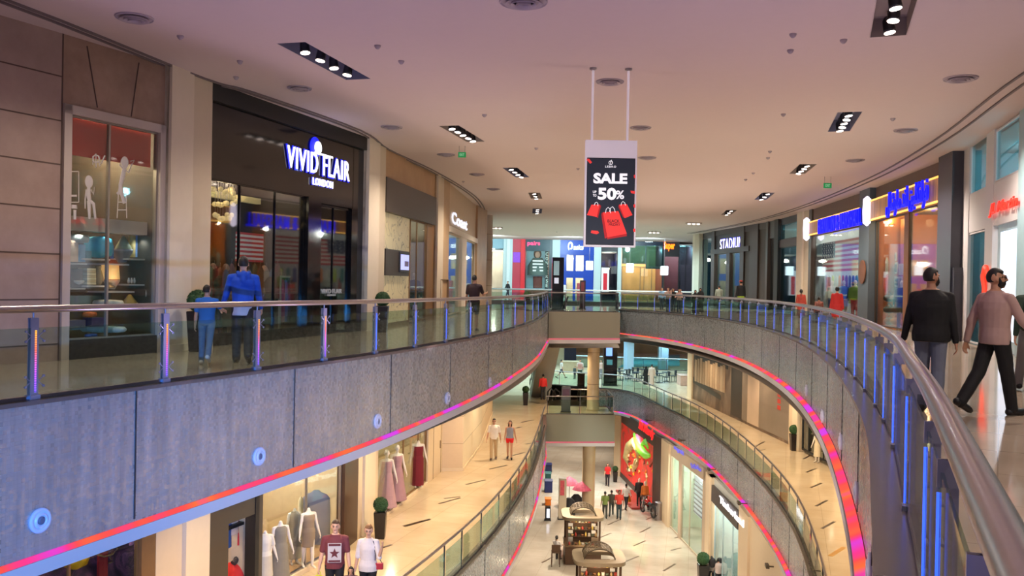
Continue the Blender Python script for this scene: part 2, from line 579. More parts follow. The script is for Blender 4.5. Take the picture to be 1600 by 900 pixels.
class Bay:
    """a straight piece of wall from plan point a to b; s along it, z up, d out of it towards the walkway"""
    def __init__(B, a, b, side, zf=0.0):
        B.a = Vector((a.x, a.y)); B.u = (Vector((b.x, b.y)) - B.a); B.L = B.u.length; B.u.normalize()
        B.n = Vector((B.u.y, -B.u.x)) * side
        B.side = side; B.zf = zf
    def w(B, s, z, d=0.0):
        p = B.a + B.u * s + B.n * d
        return Vector((p.x, p.y, z))
    def hit(B, x, y, d=0.0):
        r = ray(x, y)
        o = B.a + B.n * d
        n3 = Vector((B.n.x, B.n.y, 0))
        t = (Vector((o.x, o.y, 0)) - EYE).dot(n3) / r.dot(n3)
        p = EYE + r * t
        return (Vector((p.x, p.y)) - B.a).dot(B.u), p.z
    def s(B, x, y=450, d=0.0):
        return B.hit(x, y, d)[0]
    def z(B, x, y, d=0.0):
        return B.hit(x, y, d)[1]
    def box(B, mb, s0, s1, z0, z1, d0, d1):
        if s0 > s1: s0, s1 = s1, s0
        c = B.w((s0 + s1) / 2, (z0 + z1) / 2, (d0 + d1) / 2)
        U = Vector((B.u.x, B.u.y, 0)); Nn = Vector((B.n.x, B.n.y, 0))
        if B.side < 0: pass
        return mb.obox(c, U * (s1 - s0) / 2, Nn * (d1 - d0) / 2 * (1 if U.cross(Nn).z > 0 else 1), Vector((0, 0, (z1 - z0) / 2)))
    def mtx(B, s, z, d=0.0):
        """matrix for text facing out of the wall, readable from the walkway"""
        Nn = Vector((B.n.x, B.n.y, 0)); up = Vector((0, 0, 1)); X = up.cross(Nn)
        m = Matrix((X, up, Nn)).transposed().to_4x4()
        m.translation = B.w(s, z, d)
        return m
# ---------------------------------------------------------------- lamps of the place and added fill spots
def aim(name, loc, to, e, col, size=.1, spot=2.2, blend=.8):
    d = Vector(to) - Vector(loc)
    return light(name, 'SPOT', loc, e, col, size, d.to_track_quat('-Z', 'Y').to_euler(), spot, blend)
# upper floor: recessed spots point down
for x, y, e in [(-7.2, 9, 90), (-5.6, 14.5, 90), (-3.6, 19.5, 110), (-2.0, 27, 130), (-.6, 36, 150), (1.0, 46, 200), (5, 52, 200),
                (3.6, 1.5, 120), (6.5, 6.5, 150), (8.6, 13, 180), (10.0, 20, 220), (11.5, 28, 260), (12.6, 36, 260), (12.8, 46, 260), (12, 56, 260), (8, 60, 220)]:
    light('gallery_spot', 'SPOT', (x, y, CEIL - 0.25), e * (4.6 if y < 20 else 6), SOFTW, 0.12, (0, 0, 0), 2.5, 0.8)
# added coloured spots along the balcony edges, no such fittings, brighten the ceiling
MV = (0.56, 0.48, 1.0); PKC = (.96, 0.70, 0.74); PCH = (1.0, 0.80, 0.62)
for x, y, e, c in [(-6.2, 8, 520, MV), (-4.6, 12.6, 560, MV), (-3.2, 16.5, 560, (.8, .6, .95)), (-1.9, 20.8, 600, PKC), (-.8, 24.6, 640, PCH), (.2, 30, 700, PCH), (1.0, 36.5, 800, PCH), (1.6, 43, 900, PCH), (3.5, 48.6, 900, PCH),
                   (.2, 1.6, 420, MV), (1.8, 5.0, 520, MV), (3.2, 8.6, 560, MV), (4.8, 13.2, 600, (.75, .58, .98)), (6.2, 17.8, 640, PKC), (7.4, 23, 700, PCH), (8.4, 28.5, 760, PCH), (9.2, 35, 820, PCH), (9.3, 41, 860, PCH), (8.9, 47, 900, PCH)]:
    light('edge_uplighter', 'SPOT', (x + (.5 if x < 2 and y > 5 or x < -1 else -.5), y, -0.3), e * ((.66 if y < 12 else .42) if y < 18 else .42), c, 0.2, (math.pi, 0, 0), 2.15, 0.9)
# lower gallery, warm
for x, y in [(-7.5, 10), (-5.9, 14), (-4.6, 18), (-3.4, 22), (-2.5, 26), (-1.5, 30), (-.6, 34.5), (.1, 39), (.4, 44), (.6, 49), (3.5, 54)]:
    light('lower_gallery_spot', 'SPOT', (x, y, Z1 + 3.85), 520, WARM, 0.1, (0, 0, 0), 2.5, 0.8)
for x, y in [(9.4, 17), (10.5, 21), (11.3, 25), (11.8, 29), (12.0, 33), (12.0, 37.5), (12.0, 42), (11.9, 46.5), (11.6, 51), (11, 56), (10, 62)]:
    light('lower_gallery_spot', 'SPOT', (x, y, Z1 + 3.85), 480, WARM, 0.1, (0, 0, 0), 2.5, 0.8)
# bottom floor
for x, y in [(3, 34), (6, 40), (3, 46), (7, 50), (4, 57), (7.5, 60), (3, 66), (6, 74), (0, 80)]:
    light('bottom_floor_spot', 'SPOT', (x, y, Z1 - 2.0), 1000, SOFTW, 0.2, (0, 0, 0), 2.6, 0.8)
# cool daylight over the far opening
for x in (-3, 2, 7, 12):
    for y in (64.5, 70, 75.5):
        light('skylight_lamp', 'SPOT', (x, y, CEIL - 0.1), 2200, CYAN, 0.25, (0, 0, 0), 2.7, 0.9)
for x in (2, 8, 14):
    for y in (80, 88):
        light('lower_far_lamp', 'SPOT', (x, y, -2.1), 1000, CYAN, 0.25, (0, 0, 0), 2.7, 0.9)
for x in (-2, 5, 12):
    aim('far_walkway_lamp', (x, 78.5, 5.2), (x, 86, 2.2), 1500, (.66, .92, 1.0), .2, 2.6)
# added blue spots, standing in for the right post LEDs, wash the left balcony panels
for x, y, to, e in [(-1.3, -.4, (-7.0, 7.2, -1.5), 700), (-1.1, .2, (-6.0, 9.6, -1.5), 800), (-.9, .6, (-5.2, 11.6, -1.5), 900), (-.5, 1.4, (-4.3, 13.9, -1.5), 850), (.0, 2.6, (-3.4, 16.2, -1.5), 700), (.5, 3.8, (-2.6, 18.4, -1.5), 480)]:
    aim('blue_wash_lamp', (x, y, -.45), to, e * 4.4, (.08, .33, 1.0), .12, .62, 1.0)
for x, y, to, e, c in [(1.6, 6, (-2.4, 19.5, -.8), 700, (.8, .84, 1)), (2.6, 9, (-.6, 25, -.8), 900, (1, .95, .9)), (-1.6, 12, (5.2, 15, -.8), 500, (1, .86, .9)), (-1.6, 14, (7.5, 24, -.8), 900, (1, .93, .86)), (-.6, 20, (9.2, 34, -.8), 1200, (1, .93, .84)), (.6, 26, (9.3, 42, -.8), 1400, (1, .95, .88)), (-3.6, 10, (2.9, 7.5, -.8), 300, (1, .8, .95))]:
    aim('panel_wash_lamp', (x, y, -1.7), to, e * 2.3, c, .15, 1.2, 1.0)  # added spots without a fitting, to lighten the balcony panels
for x, y, to, e in [(-.2, 24, (9.3, 30, -7.0), 1500), (1.0, 31, (10.2, 38, -7.0), 1700), (1.6, 38, (10.3, 46, -7.0), 1900), (1.9, 45, (9.8, 54, -7.0), 1900), (9.6, 38, (1.2, 38, -7.0), 1300), (8.6, 28, (-.4, 27, -7.0), 1300)]:
    aim('panel_wash_lamp', (x, y, Z1 - .3), to, e, (1, .93, .82), .15, 1.1, 1.0)  # same added fill for the lower balcony panels
# ================================================================ plan of the place (metres)
V = lambda x, y: Vector((x, y))
def node(x, D):
    q = PY(x, 442, D)
    return V(q.x, q.y)
VL = smooth([V(-10.6, -5), V(-8.7, 2), V(-7.0, 7), V(-5.79, 10.2), V(-4.45, 13.5), V(-3.0, 17.2), V(-2.14, 19.9), V(-.69, 25.1), V(.48, 31.5), V(1.25, 38.1), V(1.72, 44.5), V(1.99, 47.8)], 6)
VR = smooth([V(-2.05, -5), V(-1.1, -2.6), V(-.1, -.2), V(.66, 1.6), V(1.95, 4.7), V(2.64, 6.5), V(3.4, 8.4), V(4.36, 11.1), V(5.86, 16.0), V(7.06, 20.5), V(8.3, 26.2), V(9.15, 32.4), V(9.55, 38), V(9.4, 44.1), V(8.6, 50.3), V(6.54, 55.2)], 6)
VR1 = smooth([V(-2, -5), V(.66, 1.6), V(3.4, 8.4), V(5.6, 15), V(7.2, 20.5), V(8.12, 24.1), V(8.95, 27.8), V(9.6, 32.3), V(10.05, 37.6), V(10.35, 44.1), V(10.25, 50.2), V(9.6, 55.0), V(9.1, 59.8), V(8.4, 64.6), V(6.3, 65.6)], 6)
def relax(pts, it=14):
    for _ in range(it):
        pts = [pts[0]] + [(pts[i - 1] + 2 * pts[i] + pts[i + 1]) / 4 for i in range(1, len(pts) - 1)] + [pts[-1]]
    return pts
VL = relax(VL); VR = relax(VR); VR1 = relax(VR1)
LW = [V(-14, 2), V(-9.9, 11.35), node(94, 15.65), node(253, 17.8), node(321, 19.3), node(565, 26.4), node(596, 28.2), node(677, 35.2), node(698, 38), node(742, 49), node(757, 52.5)]
RW = [V(7.0, 5), node(1700, 14.6), node(1600, 20.2), node(1503, 26.9), node(1482, 28.2), node(1366, 37), node(1350, 38.5), node(1265, 48.1), node(1249, 50.3), node(1218, 54.7), node(1200, 57.5), node(1113, 68.5), node(1097, 71.4), node(1083, 73.5)]
LW1 = [V(-14, 2), V(-9.9, 11.35), node(247, 17.7), node(325, 19.3), node(410, 21.1), node(540, 25.1), node(561, 26.2), node(592, 27.9), node(672, 33.6), node(694, 35.9), node(728, 36.0), node(756, 41.7), V(-1.0, 52)]
RW1 = [V(8.4, 8), V(11.6, 18), V(13.3, 29), node(1310, 37.4), node(1257, 41.6), node(1240, 43.2), node(1086, 60.5), node(1079, 61.6)]
RW2 = [V(7.6, 22), V(9.2, 30), node(1180, 36), node(1165, 38), node(1122, 43.2), node(1112, 44.8), node(1053, 52.2), node(1041, 54.2), node(1029, 55.7), node(975, 65.8), node(965, 67)]
B0 = [VL[-1], V(5.95, 49.0)]
YF = 86.0                                            # the far row of shops

# ---------------------------------------------------------------- floors
rect = lambda x0, x1, y0, y1: [V(x0, y0), V(x1, y0), V(x1, y1), V(x0, y1)]
hole0 = VL + [V(5.95, 49.0)] + VR[::-1]
hole0b = [V(-5, 62), V(13.0, 62), V(13.0, 78), V(-5, 78)]
outer = rect(-26, 36, -5.6, 92)
mb = MB(); mb.poly([outer, hole0, hole0b], 0.0, True)
struct('floor', mb, FLOOR0)
hole1 = VL + [V(2.1, 51.9), V(6.15, 52.3), V(6.15, 55.8), V(2.4, 55.8), V(2.4, 67.6)] + VR1[::-1]
hole1b = [V(5.0, 78), V(15.0, 78), V(15.0, 93), V(5.0, 93)]
outer1 = rect(-26, 36, -5.6, 118)
mb = MB(); mb.poly([outer1, hole1], Z1, True)
struct('floor', mb, FLOOR1)
mb = MB(); mb.poly([rect(-26, 36, -5.6, 118)], Z2, True)
struct('floor', mb, FLOOR2)

# fascia depth of the balcony edges: deeper near the camera on the left
def dropL(pts): return [-(1.86 - 0.36 * min(1, max(0, (p.y - 10) / 20))) for p in pts]
def dropR(pts): return [-1.45 for p in pts]
BAND = 0.17
LEDH = 0.06
def fascia(pts, side, z, drops, name, ledmat, panel=3.6, bandmat=None, discs=None):
    """edge of a floor slab: mosaic panels, lit strip, painted band"""
    inn = offset(pts, -0.035 * side)                  # recessed panel line
    LW_ = .10 if side > 0 else .025
    lo = [z + d for d in drops]
    n = arc(pts)[-1]
    mbm = MB(); mbm.ribbon(inn, lo, z - 0.03, flip=side > 0)
    # joints between the panels
    wall = struct(name, mbm, MOSAIC)
    j = MB()
    for k in range(1, int(n / panel)):
        p, d = at(inn, k * panel)
        nn = Vector((-d.y, d.x)) * side
        c = p + nn * 0.004
        zz = at([Vector((a, b)) for a, b in zip(arc(pts), lo)], 0)[0].y if False else lo[min(len(lo) - 1, int(k * panel / n * len(lo)))]
        j.obox((c.x, c.y, (z + zz) / 2), (d.x * 0.012, d.y * 0.012, 0), (nn.x * 0.006, nn.y * 0.006, 0), (0, 0, (z - zz) / 2 - .03))
    struct('panel_joints', j, CHAR, wall)
    # slab nosing on top
    nz = MB(); top = offset(pts, 0.015 * side)
    nz.ribbon(top, z - 0.045, z + 0.006, flip=side > 0)
    nz.strip(top, offset(pts, -0.30 * side), z + 0.006, flip=side > 0)
    nz.strip(inn, top, z - 0.045, flip=side > 0)
    struct('trim_1', nz, M('edge_trim', (112, 100, 96), 0.25, 0.3, var=0.03))
    # soffit band, standing proud of the panels
    bt = [a - LEDH for a in lo]; bb = [a - LEDH - BAND for a in lo]
    out = offset(pts, (LW_ + .02) * side)
    bd = MB(); bd.ribbon(out, bb, bt, flip=side > 0)
    bd.strip(offset(pts, LW_ * side), out, bt, flip=side > 0)
    bd.strip(out, offset(pts, -0.6 * side), bb, flip=side > 0)
    struct('trim_2', bd, bandmat or M('soffit_band', (198, 190, 190), 0.5, var=0.01))
    # lit strip
    ld = MB(); l0 = offset(pts, 0.0)
    ld.strip(offset(pts, -0.025 * side), offset(pts, LW_ * side), [a + 0.002 for a in lo], bt, flip=side > 0)
    return wall, ld, lo
sideL, sideR = -1, 1     # the void lies to the right of VL's travel and to the left of VR's
wL0, ldL0, loL0 = fascia(VL, sideL, Z0, dropL(VL), 'wall_left', LEDPINK)
wR0, ldR0, loR0 = fascia(VR, sideR, Z0, dropR(VR), 'wall_right', LEDPINK)
wL1, ldL1, loL1 = fascia(VL + [V(2.1, 51.9)], sideL, Z1, [-1.6] * (len(VL) + 1), 'wall_left', LEDPINK)
wR1, ldR1, loR1 = fascia(VR1, sideR, Z1, [-1.55] * len(VR1), 'wall_right', LEDPINK)
BR0 = [VL[-1], V(5.95, 49.0)]; BR0b = [V(5.95, 49.0), V(6.54, 55.2)]
BR1 = [V(2.1, 51.9), V(6.15, 52.3), V(6.15, 55.8)]
PLAINF = M('olive_render', (132, 128, 112), 0.5, var=0.02, scale=1.0)
def plainfascia(pts, z, drop, name, ledge=True):
    w_ = MB(); w_.wallband(pts, 0.25, z - drop, z - 0.002)
    o = struct(name, w_, PLAINF)
    b_ = MB(); b_.wallband(offset(pts, -0.03), 0.3, z - drop - 0.28, z - drop - 0.09)
    struct('trim_2', b_, MATS['soffit_band'])
    l_ = MB(); l_.ribbon(offset(pts, -0.005), z - drop - 0.09, z - drop + 0.002, flip=False)
    return l_
ldB0 = plainfascia(BR0, Z0, 1.42, 'wall_back')
ldB1 = plainfascia(BR1, Z1, 1.56, 'wall_back')
for mb_, mt_, lb in ((ldL0, LEDPINK, 'long pink and orange lit strip under the left upper balcony edge'),
                     (ldR0, LEDPINK, 'curved pink and orange lit strip under the right upper balcony edge'),
                     (ldL1, LEDPINK, 'pink lit strip under the lower left balcony edge'),
                     (ldR1, LEDPINK, 'curved pink lit strip under the lower right balcony edge'),
                     (ldB0, LEDPALE, 'pale pink lit strip under the upper bridge edge'),
                     (ldB1, LEDPALE, 'pale pink lit strip under the lower bridge edge')):
    tag(mb_.build('led_light_strip', mt_), lb, 'light strip')

# soffits (ceilings of the lower levels), following the edge drops
SOFF = M('lower_ceiling_paint', (206, 192, 176), 0.7, var=0.01)
def soffit(pts, lows, far, z_in):
    mbx = MB(); a = offset(pts, 0)
    mbx.strip(pts, far, lows, [z_in] * len(far))
    struct('ceiling', mbx, SOFF)
def across(pts, x):
    return [V(x, p.y) for p in pts]
mb = MB(); mb.poly([rect(-26, 36, -5.6, 92), hole0, hole0b], -1.95, False)
struct('ceiling', mb, SOFF)
mb = MB(); mb.poly([outer1, hole1], Z1 - 1.85, False)
struct('ceiling', mb, SOFF)

# ---------------------------------------------------------------- upper ceiling with cut-outs for the recessed spotlights
RECESS = [
    ('1', [(436, 68), (474, 66), (575, 123), (545, 125)]),
    ('2', [(688, 197), (715, 196), (752, 221), (735, 222)]),
    ('3', [(787, 262), (806, 262), (822, 276), (811, 278)]),
    ('4', [(826, 301), (843, 301), (845, 310), (832, 311)]),
    ('5', [(833, 326), (847, 326), (844, 333), (834, 334)]),
    ('6', [(1385, -55), (1446, -57), (1412, 58), (1362, 61)]),
    ('7', [(1310, 175), (1346, 175), (1328, 205), (1293, 206)]),
    ('8', [(1253, 256), (1273, 257), (1253, 272), (1238, 271)]),
    ('9', [(1193, 301), (1209, 301), (1195, 313), (1181, 311)]),
    ('10', [(1135, 328), (1152, 328), (1140, 336), (1128, 336)]),
]
def recess_rect(q):
    c = sum((p for p in q), Vector((0, 0))) / 4
    u = ((q[3] + q[2]) / 2 - (q[0] + q[1]) / 2); L = u.length; u.normalize()
    n = Vector((-u.y, u.x))
    wd = abs((q[1] - q[0]).dot(n)) * 0.5 + abs((q[2] - q[3]).dot(n)) * 0.5
    return c, u, n, min(L, 3.4), min(max(wd, 0.55), 1.0)
recs = [recess_rect([Vector((P(x, y, CEIL).x, P(x, y, CEIL).y)) for x, y in q]) for _, q in RECESS]
holes = [[c - u * L / 2 - n * W / 2, c + u * L / 2 - n * W / 2, c + u * L / 2 + n * W / 2, c - u * L / 2 + n * W / 2] for c, u, n, L, W in recs]
mb = MB(); mb.poly([rect(-26, 36, -5.6, 92)] + holes, CEIL, False)
struct('ceiling', mb, CEILM)
# groove following the shop fronts: twin ribs of a channel trim
cvL = smooth([V(-11.5, 5), V(-9.3, 10.2)] + [Vector((P(x, y, CEIL).x, P(x, y, CEIL).y)) for x, y in [(17, 0), (320, 121), (400, 144), (565, 203), (609, 233), (673, 263), (722, 291), (749, 312), (759, 331), (756, 346)]], 5)
cvR = smooth([V(8.0, 9.0), V(9.3, 13.6)] + [Vector((P(x, y, CEIL).x, P(x, y, CEIL).y)) for x, y in [(1600, 131), (1477, 220), (1367, 280), (1253, 325), (1170, 348), (1080, 365)]], 5)
for pts, t in ((cvL, 0.16), (cvR, 0.3)):
    mb = MB()
    q = offset(pts, t)
    mb.wallband(pts, 0.05, CEIL - 0.035, CEIL + 0.01); mb.wallband(q, 0.05, CEIL - 0.035, CEIL + 0.01)
    struct('trim_3', mb, M('ceiling_channel', (112, 100, 100), 0.6, var=0))
# outer walls that close the building behind the shops
mb = MB()
mb.box(-26.2, -26, -5.6, 118, Z2, CEIL); mb.box(36, 36.2, -5.6, 118, Z2, CEIL)
struct('wall_outer', mb, CREAM)
mb = MB(); mb.box(-26, 36, 118, 118.2, Z2, 0)
struct('wall_outer', mb, CREAM)

# ---------------------------------------------------------------- railings
BLUELED = E('blue_led', (56, 100, 255), 1.5)
BLUEST = M('post_steel', (150, 150, 172), 0.35, 0.55, var=0.03)
def mat_rgb(name, strength):
    mt = bpy.data.materials.new(name); mt.use_nodes = True
    nt = mt.node_tree; nt.nodes.clear()
    g = N(nt, 'ShaderNodeNewGeometry'); sp = N(nt, 'ShaderNodeSeparateXYZ'); nt.links.new(g.outputs['Position'], sp.inputs[0])
    mr = N(nt, 'ShaderNodeMapRange'); mr.inputs['From Min'].default_value = 0.05; mr.inputs['From Max'].default_value = 0.95
    nt.links.new(sp.outputs[2], mr.inputs['Value'])
    rp = ramp(nt, [(0.0, (90, 90, 255)), (0.3, (190, 90, 250)), (0.6, (255, 110, 90)), (0.95, (255, 190, 70))])
    nt.links.new(mr.outputs[0], rp.inputs[0])
    wv = N(nt, 'ShaderNodeMath', operation='SINE'); ml = N(nt, 'ShaderNodeMath', operation='MULTIPLY'); ml.inputs[1].default_value = 230
    nt.links.new(sp.outputs[2], ml.inputs[0]); nt.links.new(ml.outputs[0], wv.inputs[0])
    mr2 = N(nt, 'ShaderNodeMapRange'); mr2.inputs['From Min'].default_value = -1; mr2.inputs['To Min'].default_value = strength * .25; mr2.inputs['To Max'].default_value = strength
    nt.links.new(wv.outputs[0], mr2.inputs['Value'])
    em = N(nt, 'ShaderNodeEmission'); nt.links.new(rp.outputs[0], em.inputs[0]); nt.links.new(mr2.outputs[0], em.inputs[1])
    out = nt.nodes.new('ShaderNodeOutputMaterial'); nt.links.new(em.outputs[0], out.inputs[0])
    return mt
RGBLED = mat_rgb('rainbow_led', 2.2)
def railing(label, path, side, z, ss, h=1.05, style='plate', rad=0.042, inset=0.12, led=None, ledidx=None, gh=0.86, group=None, hvar=None, name='glass_railing', railmat=None):
    """side: +1 when the void is left of travel. ss: arc positions of the posts"""
    base = offset(path, -inset * side)
    H = hvar or (lambda s: h)
    p0 = base[len(base) // 2]
    t = thing(name, label, 'railing', (p0.x, p0.y, z), group)
    S = arc(base)
    mb = MB(); mb.path([(p.x, p.y, z + H(s) - rad) for p, s in zip(base, S)], rad, 14)
    mb.build('handrail', railmat or STEEL, t)
    mb = MB(); mb.wallband(offset(base, -0.02), 0.04, z, z + 0.05)
    mb.build('base_channel', STEELD, t)
    led = led or BLUELED
    for i, s in enumerate(ss):
        p, d = at(base, s)
        n = Vector((-d.y, d.x)) * side                 # towards the void
        D3 = Vector((d.x, d.y, 0)); N3 = Vector((n.x, n.y, 0)); hh = H(s)
        c = Vector((p.x, p.y, z))
        mb = MB()
        if style == 'plate':
            top = hh - rad * 2 - 0.06
            mb.obox(c + N3 * 0.02 + Vector((0, 0, top / 2)), D3 * 0.055, N3 * 0.008, Vector((0, 0, top / 2)))
            mb.obox(c - N3 * 0.02 + Vector((0, 0, top / 2)), D3 * 0.055, N3 * 0.008, Vector((0, 0, top / 2)))
            mb.obox(c + Vector((0, 0, 0.03)), D3 * 0.07, N3 * 0.05, Vector((0, 0, 0.03)))
            mb.tube(c + Vector((0, 0, top - .02)), c + Vector((0, 0, hh - rad)), 0.012, n=8)
            for zz in (0.22, 0.76):
                for sd in (-1, 1):
                    for up in (-1, 1):
                        a = c + D3 * 0.05 * sd + N3 * 0.03 + Vector((0, 0, zz))
                        mb.tube(a, a + D3 * 0.07 * sd + Vector((0, 0, up * 0.055)), 0.006, n=6)
                        mb.lathe(a + D3 * 0.075 * sd + Vector((0, 0, up * 0.06)) - N3 * .004, [(0.016, 0), (0.016, 0.014)], 8, axis=N3)
            po = mb.build('post', BLUEST, t)
            lm = RGBLED if (ledidx and i in ledidx) else led
            l = MB(); l.obox(c + N3 * 0.031 + D3 * 0.012 + Vector((0, 0, 0.46)), D3 * 0.011, N3 * 0.003, Vector((0, 0, 0.37)))
            l.build('led_strip', lm, po)
        elif style == 'fin':
            top = hh - rad * 2 - 0.05
            mb.obox(c - N3 * 0.0 + Vector((0, 0, top / 2)), D3 * 0.006, N3 * 0.022, Vector((0, 0, top / 2)))
            mb.obox(c + Vector((0, 0, top - 0.05)), D3 * 0.012, N3 * 0.05, Vector((0, 0, 0.05)))
            mb.obox(c + Vector((0, 0, 0.02)), D3 * 0.05, N3 * 0.06, Vector((0, 0, 0.02)))
            mb.tube(c + Vector((0, 0, top - .02)), c + Vector((0, 0, hh - rad)), 0.012, n=8)
            for zz in (0.2, 0.34, 0.6, 0.74):
                a = c + Vector((0, 0, zz))
                mb.tube(a - D3 * 0.045 + N3 * 0.03, a + D3 * 0.045 + N3 * 0.03, 0.007, n=6)
            po = mb.build('post', BLUEST, t)
            l = MB(); l.tube(c + N3 * 0.045 + Vector((0, 0, 0.05)), c + N3 * 0.045 + Vector((0, 0, top - 0.12)), 0.0055, n=8)
            l.build('led_strip', led, po)
        else:
            top = hh - rad
            mb.tube(c, c + Vector((0, 0, top)), 0.022, n=8)
            mb.lathe(c, [(0.05, 0), (0.05, 0.015), (0.024, 0.02)], 10)
            mb.build('post', STEELD, t)
    # glass between the posts
    for a, b in zip(ss, ss[1:]):
        if b - a < 0.2: continue
        m_ = max(1, int((b - a) / 0.7)); g = []
        for k in range(m_ + 1):
            g.append(at(base, a + 0.06 + (b - a - 0.12) * k / m_)[0])
        mb = MB(); mb.wallband(offset(g, 0.03 * side), 0.012, z + 0.06, z + gh)
        mb.build('glass_panel', GLASS, t)
    return t
def spaced(path, step, s0=0.0, s1=None):
    L = arc(path)[-1]; s1 = s1 or L
    n = max(1, round((s1 - s0) / step))
    return [s0 + (s1 - s0) * k / n for k in range(n + 1)]
# upper left: posts where the photograph has them
baseL = offset(VL, 0.12)
ss = []
for x in (-330, -200, 50, 256, 400, 505, 585, 647, 695, 733, 761, 784, 803, 819, 831, 840, 847, 850.5):
    q = PX(x, baseL)
    if q: ss.append(q[0])
ss = sorted(set(ss)) + [arc(baseL)[-1]]
railing('long glass balustrade with rainbow lit posts along the upper left gallery', VL, sideL, Z0, ss, 1.12, 'plate', 0.045,
        ledidx=[i for i, s in enumerate(ss) if i in (2, 3, 4, 5)], hvar=lambda s: 1.13 if s < 20 else 1.13 - 0.05 * min(1, (s - 20) / 20))
baseR = offset(VR, -0.24)
ssr = []
for x in (1457, 1424, 1402, 1386, 1372, 1355, 1339, 1325, 1310.6, 1294.6, 1281, 1267, 1253, 1238.6, 1225, 1211, 1197.7, 1184.4, 1171, 1157.8, 1143.5):
    q = PX(x, baseR)
    if q: ssr.append(q[-1])
pre = [s for s in spaced(baseR, 1.3, 1.5, ssr[0] - 1.0)]
post = spaced(baseR, 2.1, ssr[-1] + 2.1, arc(baseR)[-1])
railing('sweeping glass balustrade with blue lit fins and a thick steel handrail on the upper right', VR, sideR, Z0, pre + ssr + post, 1.045, 'fin', 0.049, inset=0.24)
BRr = [VL[-1] + V(0, .0), V(5.95, 49.0), V(6.54, 55.2)]
railing('straight glass balustrade on the front of the upper bridge', BRr, -1, Z0, [0.0, 1.0, 2.0, 3.0, arc(BRr[:2])[-1] - .1] + [arc(BRr[:2])[-1] + k for k in (1.5, 3.2, 5, 6.1)], 1.05, 'round', 0.03)
# lower levels
baseL1 = VL
ssl = []
for x in (640, 700, 727, 757, 784, 802, 815, 826, 833, 839, 844, 848, 850.5):
    q = PX(x, offset(VL, .12))
    if q: ssl.append(q[0])
ssl = spaced(VL, 2.0, 6, ssl[0] - 1.9) + ssl
railing('curved glass balustrade along the lower left gallery', VL, sideL, Z1, ssl, 1.08, 'round', 0.035)
railing('curved glass balustrade along the lower right gallery', VR1, sideR, Z1, spaced(VR1, 1.75, 14, arc(VR1)[-1] - .2), 1.08, 'round', 0.035)
B1r = [V(2.1, 51.9), V(6.15, 52.3), V(6.15, 55.8), V(3.4, 55.8)]
railing('glass balustrade around the lower escalator landing', B1r, -1, Z1, [0.1, 2.0, 4.0, 5.8, 7.4, 9.0], 1.08, 'round', 0.03)
WR = [V(-5, 61.8), V(12.6, 61.8)]
PALEM = M('pale_blue_metal', (214, 232, 240), 0.4, var=0.01)
railing('straight pale railing along the far opening of the upper floor', WR, -1, Z0, spaced(WR, 1.6), 1.12, 'round', 0.05, railmat=PALEM)
FR1 = [V(2.4, 67.8), V(6.3, 65.8)]
railing('short glass balustrade behind the lower column', FR1, 1, Z1, [0.1, 1.5, 3.0, 4.2], 1.08, 'round', 0.03)
FR1b = [V(6.0, 82), V(16, 80.0)]
railing('pale far railing beyond the cafe tables', FR1b, -1, Z1, spaced(FR1b, 2.0), 1.08, 'round', 0.05, railmat=PALEM)

# round white discs on the left fascia
def disc(x, y, group, label, side=sideL, path=VL, d=0.0):
    inn = offset(path, -0.035 * side)
    q = PX(x, inn)
    if not q: return
    p, dr = at(inn, q[-1]); n = Vector((-dr.y, dr.x)) * side
    z = zat(p, x, y)
    N3 = Vector((n.x, n.y, 0)); c = Vector((p.x, p.y, z))
    t = thing('wall_nozzle', label, 'air nozzle', c, group)
    mb = MB(); mb.lathe(c, [(0.15, 0.0), (0.155, 0.02), (0.145, 0.035), (0.11, 0.04), (0.10, 0.02), (0.095, 0.02), (0.085, 0.05), (0.07, 0.055), (0.055, 0.03)], 28, axis=N3)
    mb.build('flange', M('nozzle_white', (206, 204, 222), 0.35, var=0), t)
    mb = MB(); mb.lathe(c + N3 * 0.02, [(0.052, 0.0), (0.05, 0.02), (0.03, 0.03)], 20, axis=N3)
    mb.build('opening', M('nozzle_grey', (96, 98, 120), 0.5, var=0), t)
for (x, y), lb in zip([(64, 813), (406, 713), (591, 658), (700, 622), (766, 597)],
                  ['round white nozzle, the nearest on the left blue panel', 'round white nozzle, second from the left along the panel', 'round white nozzle, third along the left panel', 'small white nozzle, fourth along the left panel', 'smallest white nozzle near the far bend of the left panel']):
    disc(x, y, 'round nozzles on the left balcony panel', lb)
for (x, y), lb in zip([(1262, 610), (1288, 650), (1317, 690), (1343, 770), (1366, 889)],
                  ['thin edge-on nozzle farthest up the right panel', 'edge-on nozzle, second down the right panel', 'edge-on nozzle, third down the right panel', 'edge-on nozzle beside the magenta strip', 'edge-on nozzle nearest the camera on the right panel']):
    disc(x, y, 'nozzles on the right balcony panel', lb, sideR, VR)

